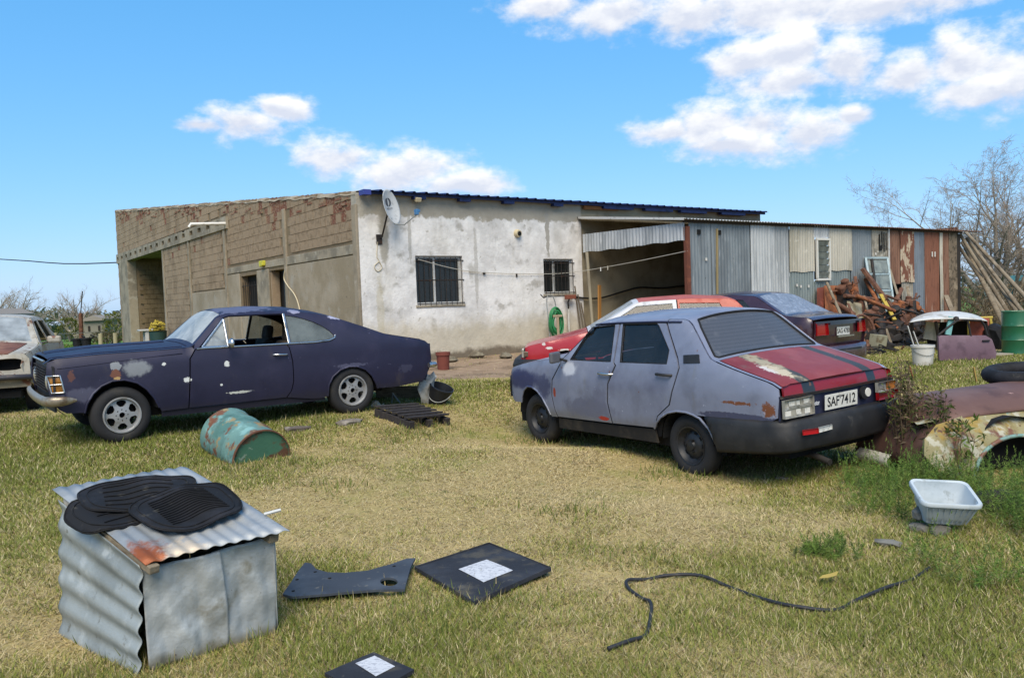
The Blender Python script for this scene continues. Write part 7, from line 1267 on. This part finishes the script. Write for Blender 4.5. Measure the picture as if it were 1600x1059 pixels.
# ---- tall dead weed before the wreck and feathery green weeds
def weed(name, label, base, n, H, seed, cols, leaf, spread, nl=26):
    rg = np.random.default_rng(seed); r = random.Random(seed); root = thing(name, label, 'weed', base); S_ = MB(); LP = []
    for k in range(n):
        a = r.uniform(0, 6.28); s_ = r.uniform(.1, 1) * spread; h = H * r.uniform(.55, 1); p0 = Vector((s_ * .35 * math.cos(a), s_ * .35 * math.sin(a), -.03)); p3 = Vector((s_ * math.cos(a), s_ * math.sin(a), h)); m_ = p0.lerp(p3, .5) + Vector((r.uniform(-.05, .05), r.uniform(-.05, .05), .06)); S_.tube([p0, m_, p3], [.006, .004, .002], 4, caps=False)
        for j in range(nl): t = r.uniform(.12, 1) ** .8; q = (p0.lerp(m_, t * 2) if t < .5 else m_.lerp(p3, t * 2 - 1)); LP.append(q + Vector((r.gauss(0, .035), r.gauss(0, .035), r.gauss(0, .03))))
        for j in range(3): t = r.uniform(.3, .9); q = (p0.lerp(m_, t * 2) if t < .5 else m_.lerp(p3, t * 2 - 1)); e_ = q + Vector((r.uniform(-.1, .1), r.uniform(-.1, .1), r.uniform(.05, .14))); S_.tube([q, e_], [.003, .0015], 3, caps=False); LP += [q.lerp(e_, u) + Vector((r.gauss(0, .015),) * 3) for u in (.4, .6, .8, 1, 1)]
    LP = np.array([tuple(p) for p in LP]); cc_ = np.array(cols)[rg.integers(0, len(cols), len(LP))] * rg.uniform(.6, 1.3, (len(LP), 1)); T1 = leaf_tris(LP, leaf, rg, .6, .5); tri_mesh('foliage', T1, cc_, M_leafc, root); S_.build('stems', pmat('weed stem', '5a4a36', rough=.9), root); return root
weed('tall_weed', 'tall half dead weed growing in front of the brown hulk', G(1418, 736), 24, 1.0, 5, [(.17, .115, .075), (.13, .10, .06), (.10, .13, .035), (.14, .17, .04), (.20, .15, .10)], .055, .20, 34)
weed('tall_weed', 'leafy weed with bare stalks beside the hulk wing', G(1468, 742), 16, .66, 6, [(.07, .10, .02), (.10, .08, .05), (.06, .08, .02)], .06, .26, 30); weed('tall_weed', 'single tall stalk with broad yellow green leaves by the arch', G(1505, 752), 3, .52, 7, [(.12, .17, .03), (.10, .14, .03)], .07, .12, 12)
weed('tall_weed', 'low leafy weed at the bumper of the saloon', G(1378, 722), 6, .42, 8, [(.14, .18, .03), (.10, .12, .03)], .055, .14, 14)
rg = np.random.default_rng(12); V = []; Cg = []
cent = [(G(x, y), s, k) for x, y, s, k in ((1370, 775, .28, 1), (1405, 765, .3, 1), (1385, 800, .25, .8), (1530, 845, .42, 1.2), (1570, 860, .45, 1.3), (1600, 835, .45, 1.3), (1545, 890, .4, 1), (1590, 905, .45, 1.1), (1560, 810, .3, 1), (1610, 880, .4, 1.2), (1440, 755, .3, .8), (1480, 760, .3, .8), (1520, 770, .3, .8), (1590, 760, .3, .9), (1505, 870, .3, .7), (1355, 755, .2, .6), (1650, 830, .5, 1.3), (1640, 900, .5, 1.2), (1310, 868, .14, .45), (1270, 870, .1, .35))]
for c, s, k in cent:
    for st in range(int(64 * k)):
        a = rg.uniform(0, 6.28); rr = s * rg.uniform(0, 1) ** .6; b0 = np.array([c.x + rr * math.cos(a), c.y + rr * math.sin(a), c.z]); h = .34 * k * rg.uniform(.5, 1.1)
        if (b0[0] - tub.location.x) ** 2 + (b0[1] - tub.location.y) ** 2 < .30 ** 2 or (abs(b0[0] - tub.location.x) < .36 and tub.location.y - .9 < b0[1] < tub.location.y + .15 and h > .06): continue
        d = np.array([rg.normal(0, .3), rg.normal(0, .3), 1.0]); d /= np.linalg.norm(d); m = 48; t = rg.uniform(.15, 1, m); q = b0 + d * (t * h)[:, None]; o = rg.normal(size=(m, 3)) * np.array([1, 1, .6]); o /= np.linalg.norm(o, axis=1)[:, None]; ln = (.05 * (1.15 - t))[:, None] * rg.uniform(.5, 1.4, (m, 1)); wv = np.cross(o, rg.normal(size=(m, 3))); wv /= np.linalg.norm(wv, axis=1)[:, None]; V.append(np.stack([q - wv * .0022, q + wv * .0022, q + o * ln + np.array([0, 0, .012])], 1)); Cg.append(np.array([(.10, .18, .035), (.15, .23, .045), (.19, .26, .06), (.11, .15, .045)])[rg.integers(0, 4)][None] * rg.uniform(.7, 1.3, (m, 1)))
tag(tri_mesh('feathery_weeds', np.concatenate(V), np.concatenate(Cg), M_blade), 'feathery green weeds round the white tub', 'weeds', kind='stuff')
# ---- grass: dry straw and green blades, denser near the camera
def field(x, y):
    n_ = np.sin(x * 1.7 + np.sin(y * 1.3)) * np.sin(y * 1.5 + np.sin(x * .9) * 1.4) * .5 + np.sin(x * 4.3 + y * 2.1) * np.sin(y * 4.9 - x * 1.1) * .3 + np.sin(x * 9 + 3 * np.sin(y * 4)) * np.sin(y * 11 + 2 * np.sin(x * 5)) * .25
    bump_ = lambda cx, cy, r: np.exp(-((x - cx) ** 2 + (y - cy) ** 2) / r ** 2)
    g = .41 + .42 * n_ + .55 * bump_(-5.5, 8.2, 2.4) + .35 * bump_(-3.2, 8.6, 1.6) + .5 * bump_(3.0, 4.9, 1.2) + .45 * bump_(8, 14, 3) + .25 * bump_(2, 3, 1.2) + .22 * bump_(-1.5, 2.6, 1.5) + .4 * bump_(-1, 12.5, 1.5) - .30 * bump_(.3, 6.2, 1.8) - .22 * bump_(-.3, 8.3, 2) - .2 * bump_(1.6, 5.2, 1.0)
    return np.where(y > 22, .95, g)
rg = np.random.default_rng(21); N = 200000; d = 2.0 * (30 / 2.0) ** rg.uniform(0, 1, N) ** .85; a = rg.uniform(rad(-44), rad(44), N); X = np.sin(a) * d / np.cos(a) ** .3; Y = np.cos(a) * d
def outside(X, Y, poly): return ~inpoly(np.stack([X, Y], 1), poly)
kp = outside(X, Y, DIRT_POLY) | (rg.uniform(size=N) < .10)
kp &= outside(X, Y, [tuple((MK @ Vector(KP(u, v, 0)))[:2]) for u, v in ((.0, .0), (.98, .0), (.98, .98), (.02, .98))])
for pl in ([(648, 897), (765, 859), (860, 901), (741, 947)], [(510, 1066), (584, 1033), (646, 1062), (575, 1103)], [cr8(*p) for p in ((85, 372), (120, 325), (195, 225), (300, 285), (520, 278), (740, 205), (700, 335), (300, 365))]): kp &= outside(X, Y, [tuple(G(*p)[:2]) for p in pl]) 
H_ = MH.inverted(); hx = np.array([[H_[i][0], H_[i][1], H_[i][3]] for i in range(2)]); U = hx[0, 0] * X + hx[0, 1] * Y + hx[0, 2]; Vv = hx[1, 0] * X + hx[1, 1] * Y + hx[1, 2]
kp &= ~((U > -.1) & (U < 13) & (Vv > -.1) & (Vv < 26)) & ~((U > 5.7) & (U < 17.6) & (Vv > -3.3) & (Vv < 0))
g_ = field(X, Y); kp &= ~((g_ < .30) & (rg.uniform(size=N) < .45)); X, Y, d = X[kp], Y[kp], d[kp]; g = g_[kp]; NB = 9; n = len(X) * NB; rep = lambda q: np.repeat(q, NB)
gx = rep(X) + rg.normal(0, 1, n) * (.018 + .005 * rep(d)); gy = rep(Y) + rg.normal(0, 1, n) * (.018 + .006 * rep(d)); dz_ = rep(d); gg = rep(g) + rg.normal(0, .18, n); green = gg > .62; mid = (gg > .42) & ~green
z0 = gz(gx, gy); hgt = np.where(green, .030, np.where(mid, .019, .012)) * rg.uniform(.5, 1.6, n) * (1 + .012 * dz_); ln = np.where(green, 1.0, np.where(mid, 1.9, 3.6)) * rg.uniform(.4, 1.4, n) * hgt; la = rg.uniform(0, 6.283, n); w = (.0010 + .00046 * dz_) * rg.uniform(.7, 1.4, n); wa_ = la + 1.57 + rg.normal(0, .4, n)
base = np.stack([gx, gy, z0 - .004], 1); wv = np.stack([np.cos(wa_), np.sin(wa_), np.zeros(n)], 1) * w[:, None]; tip = base + np.stack([np.cos(la) * ln, np.sin(la) * ln, hgt], 1)
cg = np.where(green[:, None], np.array([.19, .215, .045]), np.where(mid[:, None], np.array([.375, .33, .11]), np.array([.52, .41, .21]))); alt = rg.uniform(size=n); cg = np.where((alt < .12)[:, None], np.array([.55, .46, .27]), cg); cg = np.where((alt > .93)[:, None], np.array([.22, .16, .095]), cg); cg = cg * rg.uniform(.72, 1.25, (n, 1))
tag(tri_mesh('grass', np.stack([base - wv, base + wv, tip], 1), cg, M_blade), 'short dry and green grass of the yard', 'grass', kind='stuff')
# grass of the far field
n = 60000; dd = rg.uniform(24, 75, n); aa = rg.uniform(rad(-40), rad(-16), n); X = np.tan(aa) * dd; Y = dd; z0 = gz(X, Y); base = np.stack([X, Y, z0 - .01], 1); la = rg.uniform(0, 6.28, n); wv = np.stack([np.cos(la), np.sin(la), np.zeros(n)], 1) * .05; tip = base + np.stack([rg.normal(0, .06, n), rg.normal(0, .06, n), rg.uniform(.08, .22, n)], 1); cf = np.where((rg.uniform(size=n) < .8)[:, None], np.array([.10, .19, .03]), np.array([.24, .22, .09])) * rg.uniform(.7, 1.2, (n, 1))
H2 = ~((hx[0, 0] * X + hx[0, 1] * Y + hx[0, 2] > -.5)); tag(tri_mesh('field_grass', np.stack([base - wv, base + wv, tip], 1)[H2], cf[H2], M_blade), 'bright green grass of the far field', 'grass', kind='stuff')
# taller tufts at the feet of things
V = []; Cg = []
for (x, y, s, m) in [(460, 960, .25, 40), (650, 965, .2, 30), (760, 950, .2, 40), (230, 1052, .2, 60), (330, 1020, .3, 90), (430, 990, .2, 50), (365, 733, .2, 60), (410, 733, .25, 70), (450, 722, .15, 40), (335, 705, .2, 50), (640, 674, .2, 50), (690, 668, .25, 60), (835, 690, .2, 50), (870, 690, .25, 50), (1090, 744, .25, 60), (1060, 740, .2, 50), (1270, 705, .3, 50), (190, 690, .3, 80), (150, 682, .3, 80), (240, 672, .3, 70), (550, 642, .25, 60), (1450, 575, .3, 60), (1480, 566, .5, 90), (1530, 566, .5, 90), (1400, 590, .6, 90), (1480, 590, .6, 90), (980, 870, .15, 30), (610, 690, .1, 20), (1080, 1010, .2, 40), (1380, 985, .25, 50), (700, 1000, .2, 40), (520, 760, .15, 30), (880, 800, .15, 30), (40, 660, .5, 120), (100, 660, .5, 120), (300, 660, .5, 90), (420, 655, .5, 90)]:
    c = G(x, y)
    for k in range(m * 3):
        px_, py_ = c.x + rg.normal(0, s), c.y + rg.normal(0, s * .8); z = gzf(px_, py_); h = rg.uniform(.03, .10); l = rg.uniform(0, 6.28); b0 = np.array([px_, py_, z - .005]); w_ = np.array([math.cos(l), math.sin(l), 0]) * (.0018 + .0006 * py_); V.append([b0 - w_, b0 + w_, b0 + np.array([rg.normal(0, .03), rg.normal(0, .03), h])]); Cg.append(np.array([(.13, .17, .035), (.18, .20, .05), (.36, .30, .15)][rg.integers(0, 3)]) * rg.uniform(.7, 1.2))
tag(tri_mesh('grass_tufts', np.array(V), np.array(Cg), M_blade), 'longer grass tufts at the feet of things', 'grass', kind='stuff')
